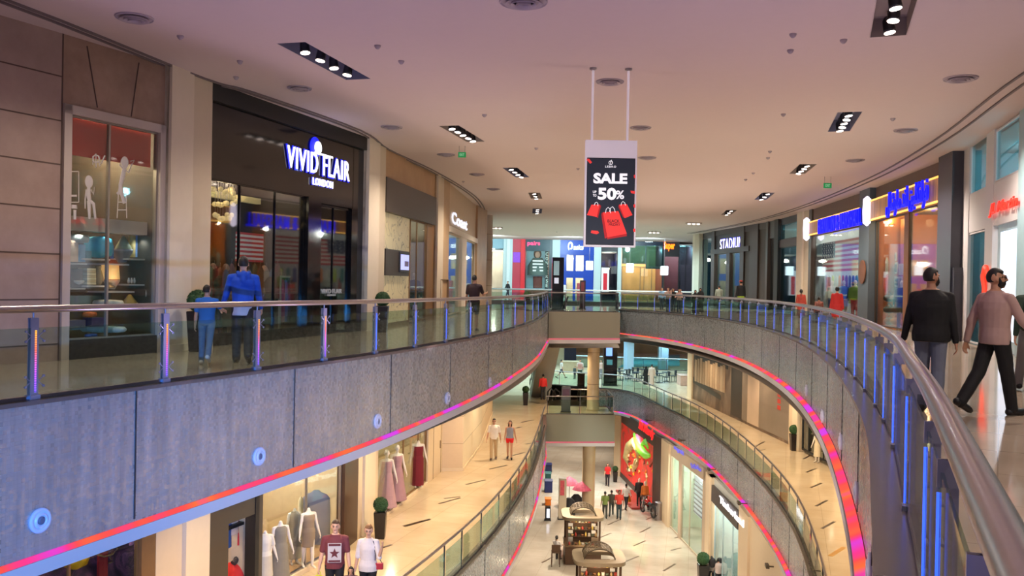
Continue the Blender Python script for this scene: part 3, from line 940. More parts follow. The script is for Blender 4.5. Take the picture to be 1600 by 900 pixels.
# ---------------------------------------------------------------- columns
COLM = mat_stone('column_stone', (188, 164, 130), (206, 184, 150), 0.6, 0.4)
def column(x, y, z, r, top, label, cat='column', name='wall_column'):
    c = P(x, y, z)
    mb = MB(); mb.lathe(c, [(r + .04, 0), (r + .04, 0.12), (r, 0.13)] + [(r, h) for h in (1, top - z)], 28)
    o = mb.build('round_column', COLM)
    tag(o, label, 'column')
    j = MB()
    hh = 1.6
    while hh < top - z:
        j.lathe(c + Vector((0, 0, hh)), [(r - .01, -.012), (r + .003, -.012), (r + .003, .012), (r - .01, .012)], 28); hh += 1.9
    j.build('joint', M('column_joint', (120, 100, 76), .7), o)
    return o
column(926, 641, Z1, 0.36, Z0 - 1.6, 'round cream stone column on the lower landing')
c2 = PY(924, 500, 55.5)
mb = MB(); mb.lathe((c2.x, c2.y, Z2), [(0.46, 0), (0.46, 0.15), (0.40, 0.16), (0.40, 4.5)], 28)
tag(mb.build('round_column', COLM), 'round cream stone column on the bottom floor behind the kiosks', 'column')
cc = PY(759, 450, 56)
mb = MB(); mb.lathe((cc.x, cc.y, 0), [(0.38, 0), (0.38, CEIL)], 28)
oc = tag(mb.build('round_column', mat_stone('column_stone_grey', (176, 160, 142), (190, 174, 156), 0.6, 0.4)), 'tall round column at the end of the left gallery', 'column')
j = MB()
for h in (1.3, 2.9, 4.5): j.lathe((cc.x, cc.y, h), [(.37, -.012), (.384, -.012), (.384, .012), (.37, .012)], 28)
j.build('joint', M('column_joint', (120, 100, 76), .7), oc)

# dark inlaid dashes in the floors
def dashes(pxs, z, mat, parent=None):
    mb = MB()
    for (xa, ya, xb, yb, wd) in pxs:
        a = P(xa, ya, z); b = P(xb, yb, z); d = (b - a).normalized(); n = Vector((-d.y, d.x, 0))
        mb.obox((a + b) / 2 + Vector((0, 0, 0.002)), d * (b - a).length / 2, n * wd / 2, (0, 0, 0.002))
    return struct('floor_inlay', mb, mat)
INL = M('inlay_dark', (70, 52, 36), 0.3, var=0)
dashes([(694, 779, 719, 776, .08), (632, 823, 671, 812, .09), (686, 787, 719, 778, .09), (586, 860, 612, 851, .09), (728, 757, 758, 750, .09), (765, 733, 792, 727, .09),
        (800, 712, 820, 707, .1), (814, 660, 833, 656, .12), (806, 669, 814, 667, .12), (822, 694, 842, 690, .1), (630, 822, 672, 811, .09)], Z1, INL)
dashes([(1260, 738, 1275, 732, .1), (1267, 762, 1283, 755, .1), (1275, 791, 1292, 782, .1), (1284, 826, 1304, 815, .1), (1256, 717, 1267, 711, .1), (1180, 698, 1194, 690, .1), (1190, 675, 1200, 670, .1), (1175, 706, 1195, 702, .08)], Z1, INL)
dashes([(1297, 869, 1319, 855, .14)], Z1, M('inlay_yellow', (196, 140, 30), 0.3, var=0))
dashes([(847, 879, 864, 870, .1), (950, 820, 968, 812, .1), (968, 800, 976, 795, .1), (976, 878, 998, 869, .1), (1037, 892, 1055, 881, .12), (990, 853, 1008, 845, .1), (1000, 832, 1016, 824, .1), (1010, 812, 1026, 804, .1),
        (935, 841, 955, 833, .1), (1048, 860, 1064, 856, .1), (1054, 841, 1065, 837, .1), (880, 790, 905, 783, .1)], Z2, M('inlay_dark2', (96, 76, 58), 0.3, var=0))
# ================================================================ shop fronts
ROOMZ = {}
def zz(b, v, dflt):
    if v is None: return dflt
    return b.z(*v) if isinstance(v, tuple) else v
def ss_(b, v):
    return v[0] if isinstance(v, list) else b.s(v)
WCOUNT = [0, 0]
def panel(b, x0, x1, zt=None, zb=None, mat=CREAM, d0=-0.15, d1=0.0, name='wall_left', parent=None, bevel=0.0, kind=True):
    """x0,x1: picture columns (or [metres]); zt,zb: None, metres or a picture point"""
    mb = MB(); top = CEIL if b.zf == 0 else b.zf + 4.4
    b.box(mb, ss_(b, x0), ss_(b, x1), zz(b, zb, b.zf), zz(b, zt, top), d0, d1)
    if kind: return struct(name, mb, mat, parent, bevel)
    return mb.build(name, mat, parent, bevel=bevel)
def window(b, x0, x1, zt, zb, glass=None, frame=None, fw=0.05, d=-0.06, mull=(), label=None):
    """glazed opening: frame, mullions and pane"""
    WCOUNT[0] += 1
    t = bpy.data.objects.new('window_%d' % WCOUNT[0], None); COL.objects.link(t); t['kind'] = 'structure'
    s0, s1 = sorted((ss_(b, x0), ss_(b, x1))); z1 = zz(b, zt, CEIL); z0 = zz(b, zb, b.zf)
    mb = MB(); b.box(mb, s0, s1, z0, z1, d - 0.006, d + 0.006); mb.build('pane', glass or SHOPGLASS, t)
    fm = MB()
    for a, c in ((s0, s0 + fw), (s1 - fw, s1)): b.box(fm, a, c, z0, z1, d - 0.04, d + 0.04)
    for a, c in ((z0, z0 + fw), (z1 - fw, z1)): b.box(fm, s0, s1, a, c, d - 0.04, d + 0.04)
    for m in mull:
        s = ss_(b, m); b.box(fm, s - 0.02, s + 0.02, z0, z1, d - 0.03, d + 0.03)
    fm.build('window_frame', frame or CHAR, t)
    return t
def room(b, x0, x1, depth, zc, mat, backmat=None, ceilmat=None, en=60, col=SOFTW, n=2, floormat=None):
    """the inside of a shop: back, sides, ceiling and its lamps"""
    s0, s1 = sorted((ss_(b, x0), ss_(b, x1)))
    mb = MB()
    b.box(mb, s0 - .1, s1 + .1, b.zf, zc, -depth - 0.1, -depth)
    struct('wall_shop', mb, backmat or mat)
    mb = MB()
    b.box(mb, s0 - 0.12, s0 - .02, b.zf, zc, -depth, -0.16); b.box(mb, s1 + .02, s1 + 0.12, b.zf, zc, -depth, -0.16)
    struct('wall_shop', mb, mat)
    mb = MB(); b.box(mb, s0 - .1, s1 + .1, zc, zc + 0.1, -depth, -0.16)
    struct('ceiling', mb, ceilmat or WHITE)
    if floormat:
        mb = MB(); b.box(mb, s0 - .02, s1 + .02, b.zf, b.zf + 0.02, -depth, -0.10)
        struct('floor', mb, floormat)
    for k in range(n):
        s = s0 + (s1 - s0) * (k + .5) / n
        light('shop_lamp', 'POINT', b.w(s, zc - (0.5 if b.zf == 0 else 1.15), -depth * 0.4), en, col, 0.15)
def B_(i, side=1, W=LW, zf=0.0): return Bay(W[i], W[i + 1], side, zf)

# ---- upper left row -------------------------------------------------
ML = M('mortar', (92, 74, 66), .8, var=0)
bA = B_(1)                        # stone wall left of the display window
bA0 = B_(0)
panel(bA0, [0], [bA0.L], mat=PINKST)
panel(bA, [0], [bA.L], mat=PINKST)
mb = MB()
for y in (107, 179, 250, 322, 395, 468, 540):
    z = bA.z(45, y)
    bA.box(mb, 0, bA.L, z - .012, z + .012, 0.0, 0.004)
bA.box(mb, bA.L - .03, bA.L, 0, CEIL, 0, .004)
struct('wall_joints', mb, ML)
bB = B_(2)
zt = bB.z(170, 178) ; zb = bB.z(170, 531)
ZF = (bB.z(94, 158) + bB.z(253, 198)) / 2
panel(bB, 94, 253, mat=BROWNST, zb=ZF)
mb = MB()
for (xa, ya, xb, yb) in ((136, 72, 152, 168), (217, 98, 205, 182)):
    sa, za = bB.hit(xa, ya); sb, zb_ = bB.hit(xb, yb)
    a = bB.w(sa, za, .003); c = bB.w(sb, zb_, .003)
    mb.tube(a, c, 0.012, n=6)
struct('wall_joints', mb, ML)
fr = MB(); sa, sb = bB.s(94), bB.s(253)
bB.box(fr, sa, sa + .16, 0.0, ZF, -.12, .05); bB.box(fr, sb - .14, sb, 0.0, ZF, -.12, .05); bB.box(fr, sa, sb, ZF - .16, ZF, -.12, .05)
struct('trim_4', fr, M('window_surround', (186, 172, 164), .5, var=.01))
zp = bB.z(170, 528)
panel(bB, [sa + .05], [sb - .05], zt=zp, mat=BLACK, d1=0.03)
window(bB, [sa + .16], [sb - .14], ZF - .16, zp, fw=.03, mull=(170,), frame=M('slim_frame', (150, 140, 130), .4, .4))
room(bB, [sa + .05], [sb + .02], 3.4, 4.6, M('shop_wall_brown', (74, 62, 50), .7), M('shop_back_brown', (84, 70, 56), .7, var=.2), en=130, col=WARM, n=2)
# red blind across the top of the window
t = tag(panel(bB, [sa + .17], [sb - .15], zt=ZF - .17, zb=bB.z(101, 237), mat=M('red_blind', (200, 66, 60), .7, var=.02), d0=-.24, d1=-.2, name='roller_blind', kind=False), 'dark red blind across the top of the stone-framed display window', 'blind')
# pilaster pair
bP = B_(3)
panel(bP, 253, 321, mat=CREAM, d1=0.10); panel(bP, 253, 288, mat=CREAM2, d1=0.16); panel(bP, 253, 321, mat=CREAM2, zt=.14, d1=.2, name='baseboard_left')
# dark fashion shop
bC = B_(4)
ZH = (bC.z(330, 279) + bC.z(470, 305)) / 2
ZP = bC.z(400, 519)
panel(bC, 321, 476, mat=BLACKGL, zb=ZH); panel(bC, 476, 550, mat=BLACKGL, zb=bC.z(500, 317)); panel(bC, 548, 565, mat=BLACKGL)
panel(bC, 321, 565, zb=5.32, mat=BLACK, d1=.10); panel(bC, 321, 478, zt=ZP, mat=BLACKGL, d1=.05)
panel(bC, 476, 496, mat=BLACKGL, zt=ZH, d1=.08)
SG2 = mat_glass('dark_shop_glass', (236, 240, 240), .11)
window(bC, 322, 476, ZH, ZP, glass=SG2, mull=(375, 430), fw=.03, frame=BLACKGL)
room(bC, 322, 478, 3.2, 4.4, M('shop_wall_dark', (34, 28, 24), .5), M('shop_back_dark', (44, 36, 28), .6), ceilmat=M('shop_ceiling_grey', (128, 116, 100), .6), en=45, col=WARM, n=2)
window(bC, 497, 549, (500, 318), .02, glass=SG2, mull=(523,), fw=.05, frame=BLACKGL, d=-.1)
room(bC, 497, 549, 3.5, 3.9, M('shop_black', (14, 13, 14), .4), en=1.5, n=1)
def halo_sign(b, lines, face, glow, label, cat='sign', name='shop_sign', d=.06, parent=None):
    """back-lit lettering: lines = (text, xc, yc, width_px, height_px, kwargs)"""
    s, z = b.hit(lines[0][1], lines[0][2])
    t = thing(name, label, cat, b.w(s, z, d))
    for body, x, y, wp, hp, kw in lines:
        s, z = b.hit(x, y, d); s2 = b.s(x + wp / 2, y, d); s1 = b.s(x - wp / 2, y, d)
        W_ = abs(s2 - s1); H_ = abs(b.z(x, y - hp / 2, d) - b.z(x, y + hp / 2, d))
        text(body, 'lettering', face, t, width=W_, height=H_, depth=.03, mtx=b.mtx(s, z, d), **kw)
        if glow:
            text(body, 'glow_back', glow, t, width=W_ * 1.03, height=H_ * 1.12, depth=.01, mtx=b.mtx(s, z, d - .03), **dict(kw, bold=kw.get('bold', 0) + .02))
    return t
LITW = E('lit_white', (255, 250, 255), 1.6); GLB = E('glow_blue', (24, 34, 235), 1.1)
t = halo_sign(bC, [('VIVID FLAIR', 501, 257, 96, 32, dict(spacing=1.12)), ('LONDON', 505, 286, 31, 11, dict(spacing=1.15))], LITW, GLB, 'glowing white VIVID FLAIR LONDON lettering on black fascia')
s, z = bC.hit(497, 231, .06); N3 = Vector((bC.n.x, bC.n.y, 0))
mb = MB(); mb.lathe(bC.w(s, z, .05), [(.17, 0), (.17, .03)], 20, axis=N3); mb.build('moon_disc', LITW, t)
mb = MB(); mb.lathe(bC.w(s - .1, z, .02), [(.27, 0), (.27, .02)], 20, axis=N3); mb.build('glow_disc', GLB, t)
sA, zA = bC.hit(492, 232, .06); sB, _ = bC.hit(520, 243, .06)
mb = MB(); bC.box(mb, sA, sB, zA - .13, zA - .08, .05, .07); mb.build('underline', LITW, t)
light('sign_glow', 'POINT', bC.w(s, z - .5, .5), 6, BLUE, .1)
t = halo_sign(bC, [('VIVID FLAIR', 518, 455, 32, 7, {}), ('LONDON', 518, 461, 12, 3, {})], M('etched_white', (150, 150, 150), .5, e=.2, var=0), None, 'small etched shop name on the black glass door', d=-.06)
# pilaster
bD = B_(5)
panel(bD, 565, 596, mat=CREAM, d1=.08); panel(bD, 565, 582, mat=CREAM2, d1=.18)
# stone and bronze shop with patterned glass
bE = B_(6)
TANW = mat_stone('tan_panel', (164, 128, 92), (186, 150, 112), .8)
zE1 = bE.z(596, 275); zE2 = bE.z(596, 329)
panel(bE, 596, 677, zb=zE1, mat=TANW); panel(bE, 596, 675, zt=zE1, zb=zE2, mat=DARKBR, d1=.12)
BRONZE = M('bronze_panel', (140, 104, 66), .35, .3, var=.05)
panel(bE, 666, 677, zt=zE2, mat=BRONZE)
def mat_etched():
    mt, nt, b = newmat('etched_pattern')
    tc = N(nt, 'ShaderNodeTexCoord'); nz = N(nt, 'ShaderNodeTexNoise', i_Scale=1.1, i_Detail=2.0, i_Distortion=1.6)
    nt.links.new(tc.outputs['Object'], nz.inputs['Vector'])
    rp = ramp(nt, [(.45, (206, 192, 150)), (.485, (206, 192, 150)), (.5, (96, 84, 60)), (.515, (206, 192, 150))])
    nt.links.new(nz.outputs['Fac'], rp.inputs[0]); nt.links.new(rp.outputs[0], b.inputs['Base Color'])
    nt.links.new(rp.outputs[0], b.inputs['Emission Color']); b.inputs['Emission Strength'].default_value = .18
    b.inputs['Roughness'].default_value = .3
    return mt
ETCH = mat_etched()
panel(bE, 597, 641, zt=zE2, zb=(597, 388), mat=ETCH, d0=-.12, d1=-.06)
panel(bE, 597, 641, zt=(597, 430), zb=.12, mat=ETCH, d0=-.12, d1=-.06)
panel(bE, 597, 634, zt=(597, 388), zb=(597, 430), mat=DARKBR, d0=-.12, d1=.10)
window(bE, 641, 666, zE2, .05, fw=.04, frame=BRONZE, mull=(652,))
room(bE, 597, 668, 3.0, 4.4, M('shop_wall_cream', (176, 160, 126), .6), en=50, col=SOFTW, n=2)
sx0, sx1 = bE.s(618), bE.s(633); z1s, z0s = bE.z(618, 393), bE.z(618, 425)
t = thing('display_screen', 'small lit screen in a dark box on the patterned glass front', 'screen', bE.w(sx0, z0s, .12))
mb = MB(); bE.box(mb, sx0, sx1, z0s, z1s, .10, .14); mb.build('bezel', CHAR, t)
mb = MB(); bE.box(mb, sx0 + .08, sx1 - .08, z0s + .08, z1s - .08, .14, .146); mb.build('screen', E('screen_lilac', (176, 186, 240), .9), t)
mb = MB(); bE.box(mb, (sx0 + sx1) / 2 - .05, sx1 - .15, z0s + .2, z1s - .3, .146, .15); mb.build('picture', M('screen_picture', (110, 100, 130), .5, e=.3, var=.3, scale=4), t)
bF = B_(7)
panel(bF, 677, 698, mat=M('wood_pilaster', (178, 146, 108), .5, var=.05), d1=.06); panel(bF, 677, 686, mat=CREAM, d1=.14)
mb = MB(); sa, sb = bF.s(683), bF.s(696); zt_ = bF.z(683, 436)
for q in ((sa, sa + .03, 0, zt_), (sb - .03, sb, 0, zt_), (sa, sb, zt_ - .03, zt_)): bF.box(mb, *q, .06, .15)
struct('door_1', mb, M('door_outline', (120, 96, 70), .6))
# curved boutique front
bG = B_(8)
WARMW = M('warm_render', (190, 164, 130), .5, var=.03)
zG = bG.z(698, 352)
panel(bG, 698, 742, zb=zG, mat=WARMW)
panel(bG, 698, 742, zt=zG, zb=zG - .25, mat=CREAM2, d1=.12, name='trim_5')
panel(bG, 718, 725, zt=zG - .2, mat=CREAM2, d1=.1)
window(bG, 698, 718, zG - .25, .05, fw=.06, frame=CREAM2); window(bG, 725, 742, zG - .25, .05, fw=.06, frame=CREAM2)
room(bG, 698, 741, 4.0, 4.6, M('shop_wall_teal', (140, 160, 156), .5), M('shop_back_teal', (120, 150, 156), .5, var=.2, scale=1), en=90, col=(.8, .95, 1), n=3)
halo_sign(bG, [('Coast', 719, 346, 24, 18, dict(bold=.02))], E('lit_silver', (230, 235, 255), 1.0), None, 'silver upright shop lettering on the curved cream front')
panel(Bay(LW[9], LW[10], 1), [0], [B_(9).L], mat=TANW, d1=.1)

# ---- upper right row --------------------------------------------------
def Br(i): return B_(i, -1, RW)
bJ = Br(1)                        # white boutique with red script, two bays
bJ0 = Br(0)
WHT = M('white_boutique', (206, 202, 204), .4, var=.01)
for b, x0, x1 in ((bJ0, [0], [bJ0.L]),):
    panel(b, x0, x1, zb=3.2, mat=WHT); window(b, x0, x1, 3.2, .05, glass=TEALGLASS, mull=([bJ0.L * .5], [bJ0.L * .8]), frame=WHT, fw=.08)
    room(b, x0, x1, 3, 4.6, WHITE, en=60, col=CYAN, n=2)
bJ = Bay(RW[1], RW[3], -1)
bJ1, bJ2 = Bay(RW[1], RW[2], -1), Bay(RW[2], RW[3], -1)
# lower openings
zD = bJ2.z(1565, 352)
zL = bJ2.z(1525, 362); zS = bJ2.z(1513, 278); zS2 = bJ2.z(1513, 300)
panel(bJ2, 1503, 1602, zb=(1560, 195), mat=WHT)
panel(bJ2, 1503, 1602, zt=(1575, 276), zb=zL + .02, mat=WHT)
for xa, xb in ((1503, 1512), (1538, 1550)): panel(bJ2, xa, xb, mat=WHT, d1=.02)
panel(bJ2, 1588, 1602, mat=M('blue_reveal', (150, 180, 190), .3), d1=.01)
window(bJ2, 1512, 1540, (1530, 205), (1530, 298), glass=TEALGLASS, frame=WHT, fw=.04)
window(bJ2, 1550, 1602, (1575, 190), (1575, 275), glass=TEALGLASS, frame=WHT, fw=.04)
window(bJ2, 1507, 1540, zL, .03, glass=TEALGLASS, frame=WHT, fw=.04)
panel(bJ2, 1588, 1602, zt=zL, mat=WHT)
room(bJ2, 1503, 1602, 4, 5.6, M('boutique_inside', (206, 220, 226), .5, var=.01), en=190, col=(.75, .92, 1), n=2)
t = thing('lit_poster_case', 'tall bright white lit panel in the white boutique front', 'light box', bJ2.w(bJ2.s(1568), 0, 0))
mb = MB(); bJ2.box(mb, bJ2.s(1552), bJ2.s(1588), .02, zD + .1, -.14, -.08); mb.build('case', M('pale_blue_frame', (170, 200, 215), .3), t)
mb = MB(); bJ2.box(mb, bJ2.s(1557), bJ2.s(1584), .3, zD - .15, -.08, -.07); mb.build('lit_face', E('lit_paleblue', (214, 232, 255), 1.05), t)
panel(bJ1, [0], [bJ1.L], zb=3.4, mat=WHT); window(bJ1, [0], [bJ1.L], 3.4, .05, glass=TEALGLASS, frame=WHT, fw=.05, mull=([bJ1.L * .5],))
room(bJ1, [0], [bJ1.L], 3, 5, WHITE, en=80, col=CYAN, n=2)
REDL = E('lit_red', (255, 40, 26), 1.5)
halo_sign(bJ2, [('JL Martin', 1566, 323, 44, 22, dict(shear=.3, bold=.02))], REDL, None, 'glowing red slanted script sign on the white boutique front', d=.08)
mb = MB(); s, z = bJ2.hit(1539, 445, .06)
pts = [bJ2.w(bJ2.s(x, y, .08), bJ2.z(x, y, .08), .08) for x, y in ((1536, 478), (1538, 450), (1536, 432), (1540, 418), (1543, 430), (1541, 440))]
mb.path(pts, [.05, .06, .07, .08, .07, .03], 8)
tag(mb.build('red_ornament', E('lit_red_soft', (240, 60, 40), .9)), 'tall glowing red ornament beside the white boutique pillar', 'ornament')
# dark pillar
bK = Br(3)
SLATE = M('slate_pillar', (50, 50, 62), .35, var=.04)
panel(bK, [-.05], [bK.L + .05], mat=SLATE, d1=.35)
panel(bK, [-.25], [bK.L * .5], zt=(1503, 418), mat=SLATE, d1=.3)
light('pillar_blue', 'POINT', bK.w(bK.L / 2, .9, 1.0), 5, BLUE, .1)
def fm_front(b, xl, xr, zsign_t, zsign_b, label):
    """wood sign board with gold-lit edges"""
    t = thing('shop_sign', label, 'sign', b.w((b.s(xl) + b.s(xr)) / 2, zsign_b, .2))
    s0, s1 = sorted((b.s(xl), b.s(xr)))
    mb = MB(); b.box(mb, s0, s1, zsign_b, zsign_t, .02, .22); mb.build('board', mat_planks, t)
    mb = MB(); b.box(mb, s0, s1, zsign_t - .05, zsign_t, .20, .27); b.box(mb, s0, s1, zsign_b, zsign_b + .06, .20, .27)
    mb.build('lit_edge', E('gold_edge', (255, 200, 96), 1.3), t)
    se = s1 if b.s(xl) > b.s(xr) else s0
    return t
def planks():
    mt, nt, b = newmat('sign_planks')
    tc = N(nt, 'ShaderNodeTexCoord'); wv = N(nt, 'ShaderNodeTexNoise', i_Scale=3.0, i_Detail=3.0)
    mp = N(nt, 'ShaderNodeMapping'); mp.inputs['Scale'].default_value = (3, 3, .15)
    nt.links.new(tc.outputs['Object'], mp.inputs[0]); nt.links.new(mp.outputs[0], wv.inputs['Vector'])
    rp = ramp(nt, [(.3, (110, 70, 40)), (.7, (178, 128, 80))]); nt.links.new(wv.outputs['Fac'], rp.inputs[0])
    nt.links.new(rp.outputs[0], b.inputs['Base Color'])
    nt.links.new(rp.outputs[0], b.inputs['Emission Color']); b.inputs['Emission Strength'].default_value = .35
    return mt
mat_planks = planks()
BLUEL = E('lit_blue', (14, 20, 250), 1.3); LITLIL = E('lit_lilac', (236, 228, 255), 2.0)
TAUPE = M('taupe_panel', (104, 84, 74), .6, var=.06, scale=2)
bM1 = Br(4)                       # arabic sign bay
za, zb_ = bM1.z(1420, 300), bM1.z(1420, 330)
zt1 = (bM1.z(1472, 275) + bM1.z(1366, 316)) / 2; zb1 = (bM1.z(1472, 318) + bM1.z(1366, 346)) / 2
panel(bM1, [0], [bM1.L], zb=zb1, mat=TAUPE)
panel(bM1, 1474, 1482, mat=M('stone_edge', (128, 116, 108), .5))
panel(bM1, 1411, 1418, zt=zb1, mat=M('door_wood', (120, 74, 40), .5))
window(bM1, 1366, 1411, zb1, .03, fw=.04, frame=DARKBR); window(bM1, 1418, 1474, zb1, .35, fw=.04, frame=DARKBR)
panel(bM1, 1418, 1474, zt=.35, mat=DARKBR)
room(bM1, [.2], [bM1.L], 3.6, 4.6, M('shop_wall_orange', (206, 112, 36), .6, var=.08), M('shop_back_orange', (196, 100, 30), .6, var=.12), ceilmat=M('shop_ceiling_brown', (90, 74, 58), .6), en=200, col=(1, .66, .34), n=2)
t = fm_front(bM1, 1366, 1476, zt1, zb1, 'wooden sign board with blue lit Arabic lettering on the upper right')
AR1 = '\ufee1\ufe8e\ufeb8\ufeae\ufee3\ufee6\ufbfe\ufee0\ufedc\ufee7\ufe8d\ufeae\ufed3'
ar = '\ufedd\ufe8e\ufeb7\ufead\ufe8e\ufee3 \ufeaa\ufee7\ufe8d \ufee6\ufef4\ufee0\ufedc\ufee7\ufe8d\ufeae\ufed3'
s, z = bM1.hit(1416, 312, .3)
text(ar, 'lettering', BLUEL, t, width=abs(bM1.s(1449, 312, .3) - bM1.s(1385, 312, .3)), height=.95, depth=.08, bold=.008, mtx=bM1.mtx(s, z, .32))
mb = MB(); mb.lathe(bM1.w(bM1.s(1365), (zt1 + zb1) / 2, .32), [(.02, -.62), (.16, -.5), (.18, 0), (.16, .5), (.02, .62)], 14); mb.build('end_lamp', LITLIL, t)
bM2 = Br(5); panel(bM2, [0], [bM2.L], mat=M('slate_pillar_blue', (70, 80, 90), .4, var=.04), d1=.25)
bM3 = Br(6)
zt2 = (bM3.z(1350, 326) + bM3.z(1268, 347)) / 2; zb2 = (bM3.z(1350, 351) + bM3.z(1268, 369)) / 2
panel(bM3, [0], [bM3.L], zb=zb2, mat=TAUPE); panel(bM3, 1265, 1269, mat=DARKBR, d1=.1)
window(bM3, 1270, 1350, zb2, .2, fw=.05, frame=DARKBR); panel(bM3, 1266, 1350, zt=.2, mat=DARKBR)
room(bM3, [.2], [bM3.L], 3.6, 4.8, M('shop_wall_pale', (180, 190, 190), .6), M('shop_back_pale', (196, 190, 184), .6, var=.15), ceilmat=M('shop_ceiling_blue', (100, 118, 126), .6), en=330, col=(1, .93, .88), n=2)
t = fm_front(bM3, 1268, 1350, zt2, zb2, 'wooden sign board with blue lit FRANKLIN & MARSHALL lettering')
s, z = bM3.hit(1310, 347, .3)
text('FRANKLIN & MARSHALL', 'lettering', BLUEL, t, width=abs(bM3.s(1342, 347, .3) - bM3.s(1277, 347, .3)), height=.74, depth=.08, spacing=1.15, bold=.005, mtx=bM3.mtx(s, z, .32))
mb = MB(); mb.lathe(bM3.w(bM3.s(1268), (zt2 + zb2) / 2, .32), [(.02, -.62), (.16, -.5), (.18, 0), (.16, .5), (.02, .62)], 14); mb.build('end_lamp', LITLIL, t)
def flag(b, x0, x1, yt, yb, d, label, canton_right=False, emis=.25):
    s0, s1 = sorted((b.s(x0, 450, d), b.s(x1, 450, d))); z1 = b.z((x0 + x1) / 2, yt, d); z0 = b.z((x0 + x1) / 2, yb, d)
    t = thing('american_flag', label, 'flag', b.w((s0 + s1) / 2, z0, d))
    rr = MB(); ww = MB(); h = (z1 - z0) / 13
    for k in range(13):
        b.box(rr if k % 2 == 0 else ww, s0, s1, z0 + k * h, z0 + (k + 1) * h, d - .02, d)
    rr.build('red_stripes', M('flag_red', (196, 60, 70), .6, e=emis, ec=(196, 60, 70), var=.03), t); ww.build('white_stripes', M('flag_white', (226, 214, 208), .6, e=emis, ec=(226, 214, 208), var=.03), t)
    # canton on the picture's left end as seen from the walkway
    left_is_s1 = (b.s(x0) > b.s(x1)) != canton_right
    cs0, cs1 = (s1 - (s1 - s0) * .45, s1) if left_is_s1 else (s0, s0 + (s1 - s0) * .45)
    mb = MB(); b.box(mb, cs0, cs1, z1 - 7 * h, z1, d - .01, d + .01); mb.build('canton', M('flag_blue', (50, 60, 92), .6, e=emis * .6, ec=(50, 60, 92), var=.02), t)
    st = MB(); N3 = Vector((b.n.x, b.n.y, 0))
    for r in range(7):
        for c in range(8):
            st.lathe(b.w(cs0 + (cs1 - cs0) * (c + .5 + .25 * (r % 2)) / 8.4, z1 - 7 * h * (r + .5) / 7, d + .01), [(.05, 0), (.05, .01)], 5, axis=N3)
    st.build('stars', MATS['flag_white'], t)
    return t
flag(bM3, 1275, 1346, 376, 424, -.65, 'large American flag hanging inside the right-hand shop window')
bM4 = Br(7); panel(bM4, [0], [bM4.L], mat=CREAM, d1=.1); panel(bM4, [bM4.L * .45], [bM4.L], mat=CREAM2, d1=.2)
bN = Br(8)                        # teal glass bay
zN = bN.z(1235, 378)
panel(bN, [0], [bN.L], zt=zN + .2, zb=zN - .25, mat=M('maroon_bar', (66, 48, 52), .5), d1=.05)
panel(bN, [0], [bN.L], zb=5.35, mat=CHAR)
window(bN, [0], [bN.L], 5.35, zN + .2, glass=TEALGLASS, frame=CHAR); window(bN, [0], [bN.L], zN - .25, .1, glass=TEALGLASS, frame=CHAR)
room(bN, [.1], [bN.L], 4, 5.4, M('shop_teal_dark', (70, 110, 116), .5), M('shop_back_teal2', (96, 140, 146), .5, var=.2, scale=1), en=110, col=(.7, .95, 1), n=2)
bN2 = Br(9); DK = M('stadium_dark', (58, 48, 44), .4, var=.04)
panel(bN2, [0], [bN2.L], zb=4.6, mat=DK, d1=.1); panel(bN2, [0], [.9], mat=BLACK, d1=.15); panel(bN2, [bN2.L - .5], [bN2.L], mat=DK, d1=.2)
window(bN2, [.9], [bN2.L - .5], 4.6, .05, frame=BLACK)
room(bN2, [.1], [bN2.L], 3.5, 5, M('shop_grey_dark', (84, 84, 84), .5), en=60, n=1)
bO = Br(10)
zo1 = bO.z(1150, 390)
panel(bO, [0], [bO.L], zb=5.3, mat=DK, d1=.1)
for xa, xb in ((1113, 1118), (1137, 1142), (1158, 1164), (1173, 1186)): panel(bO, xa, xb, zt=zo1 if xa == 1137 else None, mat=DK, d1=.15)
panel(bO, 1113, 1173, zt=zo1 + .15, zb=zo1 - .2, mat=DK, d1=.2)
panel(bO, 1118, 1164, zt=5.3, zb=zo1, mat=M('stadium_board', (44, 46, 50), .4), d1=.05)
panel(bO, 1186, 1200, mat=M('stadium_wood', (60, 48, 38), .5, var=.1), d1=.05)
panel(bO, 1164, 1173, mat=M('stadium_wood', (60, 48, 38), .5, var=.1), d1=.05)
window(bO, 1118, 1137, zo1 - .2, .05, frame=DK); window(bO, 1142, 1158, zo1 - .2, .05, frame=DK)
room(bO, [.2], [bO.L], 4, 5.2, M('shop_grey', (110, 110, 104), .5), M('shop_back_yellow', (150, 130, 70), .5, var=.3, scale=1.5), en=170, col=SOFTW, n=3)
halo_sign(bO, [('STADIUM', 1141.5, 380.5, 34, 17, dict(spacing=1.15))], LITW, GLB, 'glowing white STADIUM lettering on the dark shop front', d=.1)
bO2 = Br(11); panel(bO2, [0], [bO2.L], zb=5.3, mat=CHAR); window(bO2, [0], [bO2.L], 5.3, .05, glass=TEALGLASS, frame=CHAR)
room(bO2, [.1], [bO2.L], 3.5, 5.4, M('shop_teal_dark', (70, 110, 116), .5), en=50, col=CYAN, n=1)
bO3 = Br(12); panel(bO3, [0], [bO3.L], mat=CREAM2, d1=.1); panel(bO3, [0], [bO3.L * .5], mat=CREAM, d1=.3)

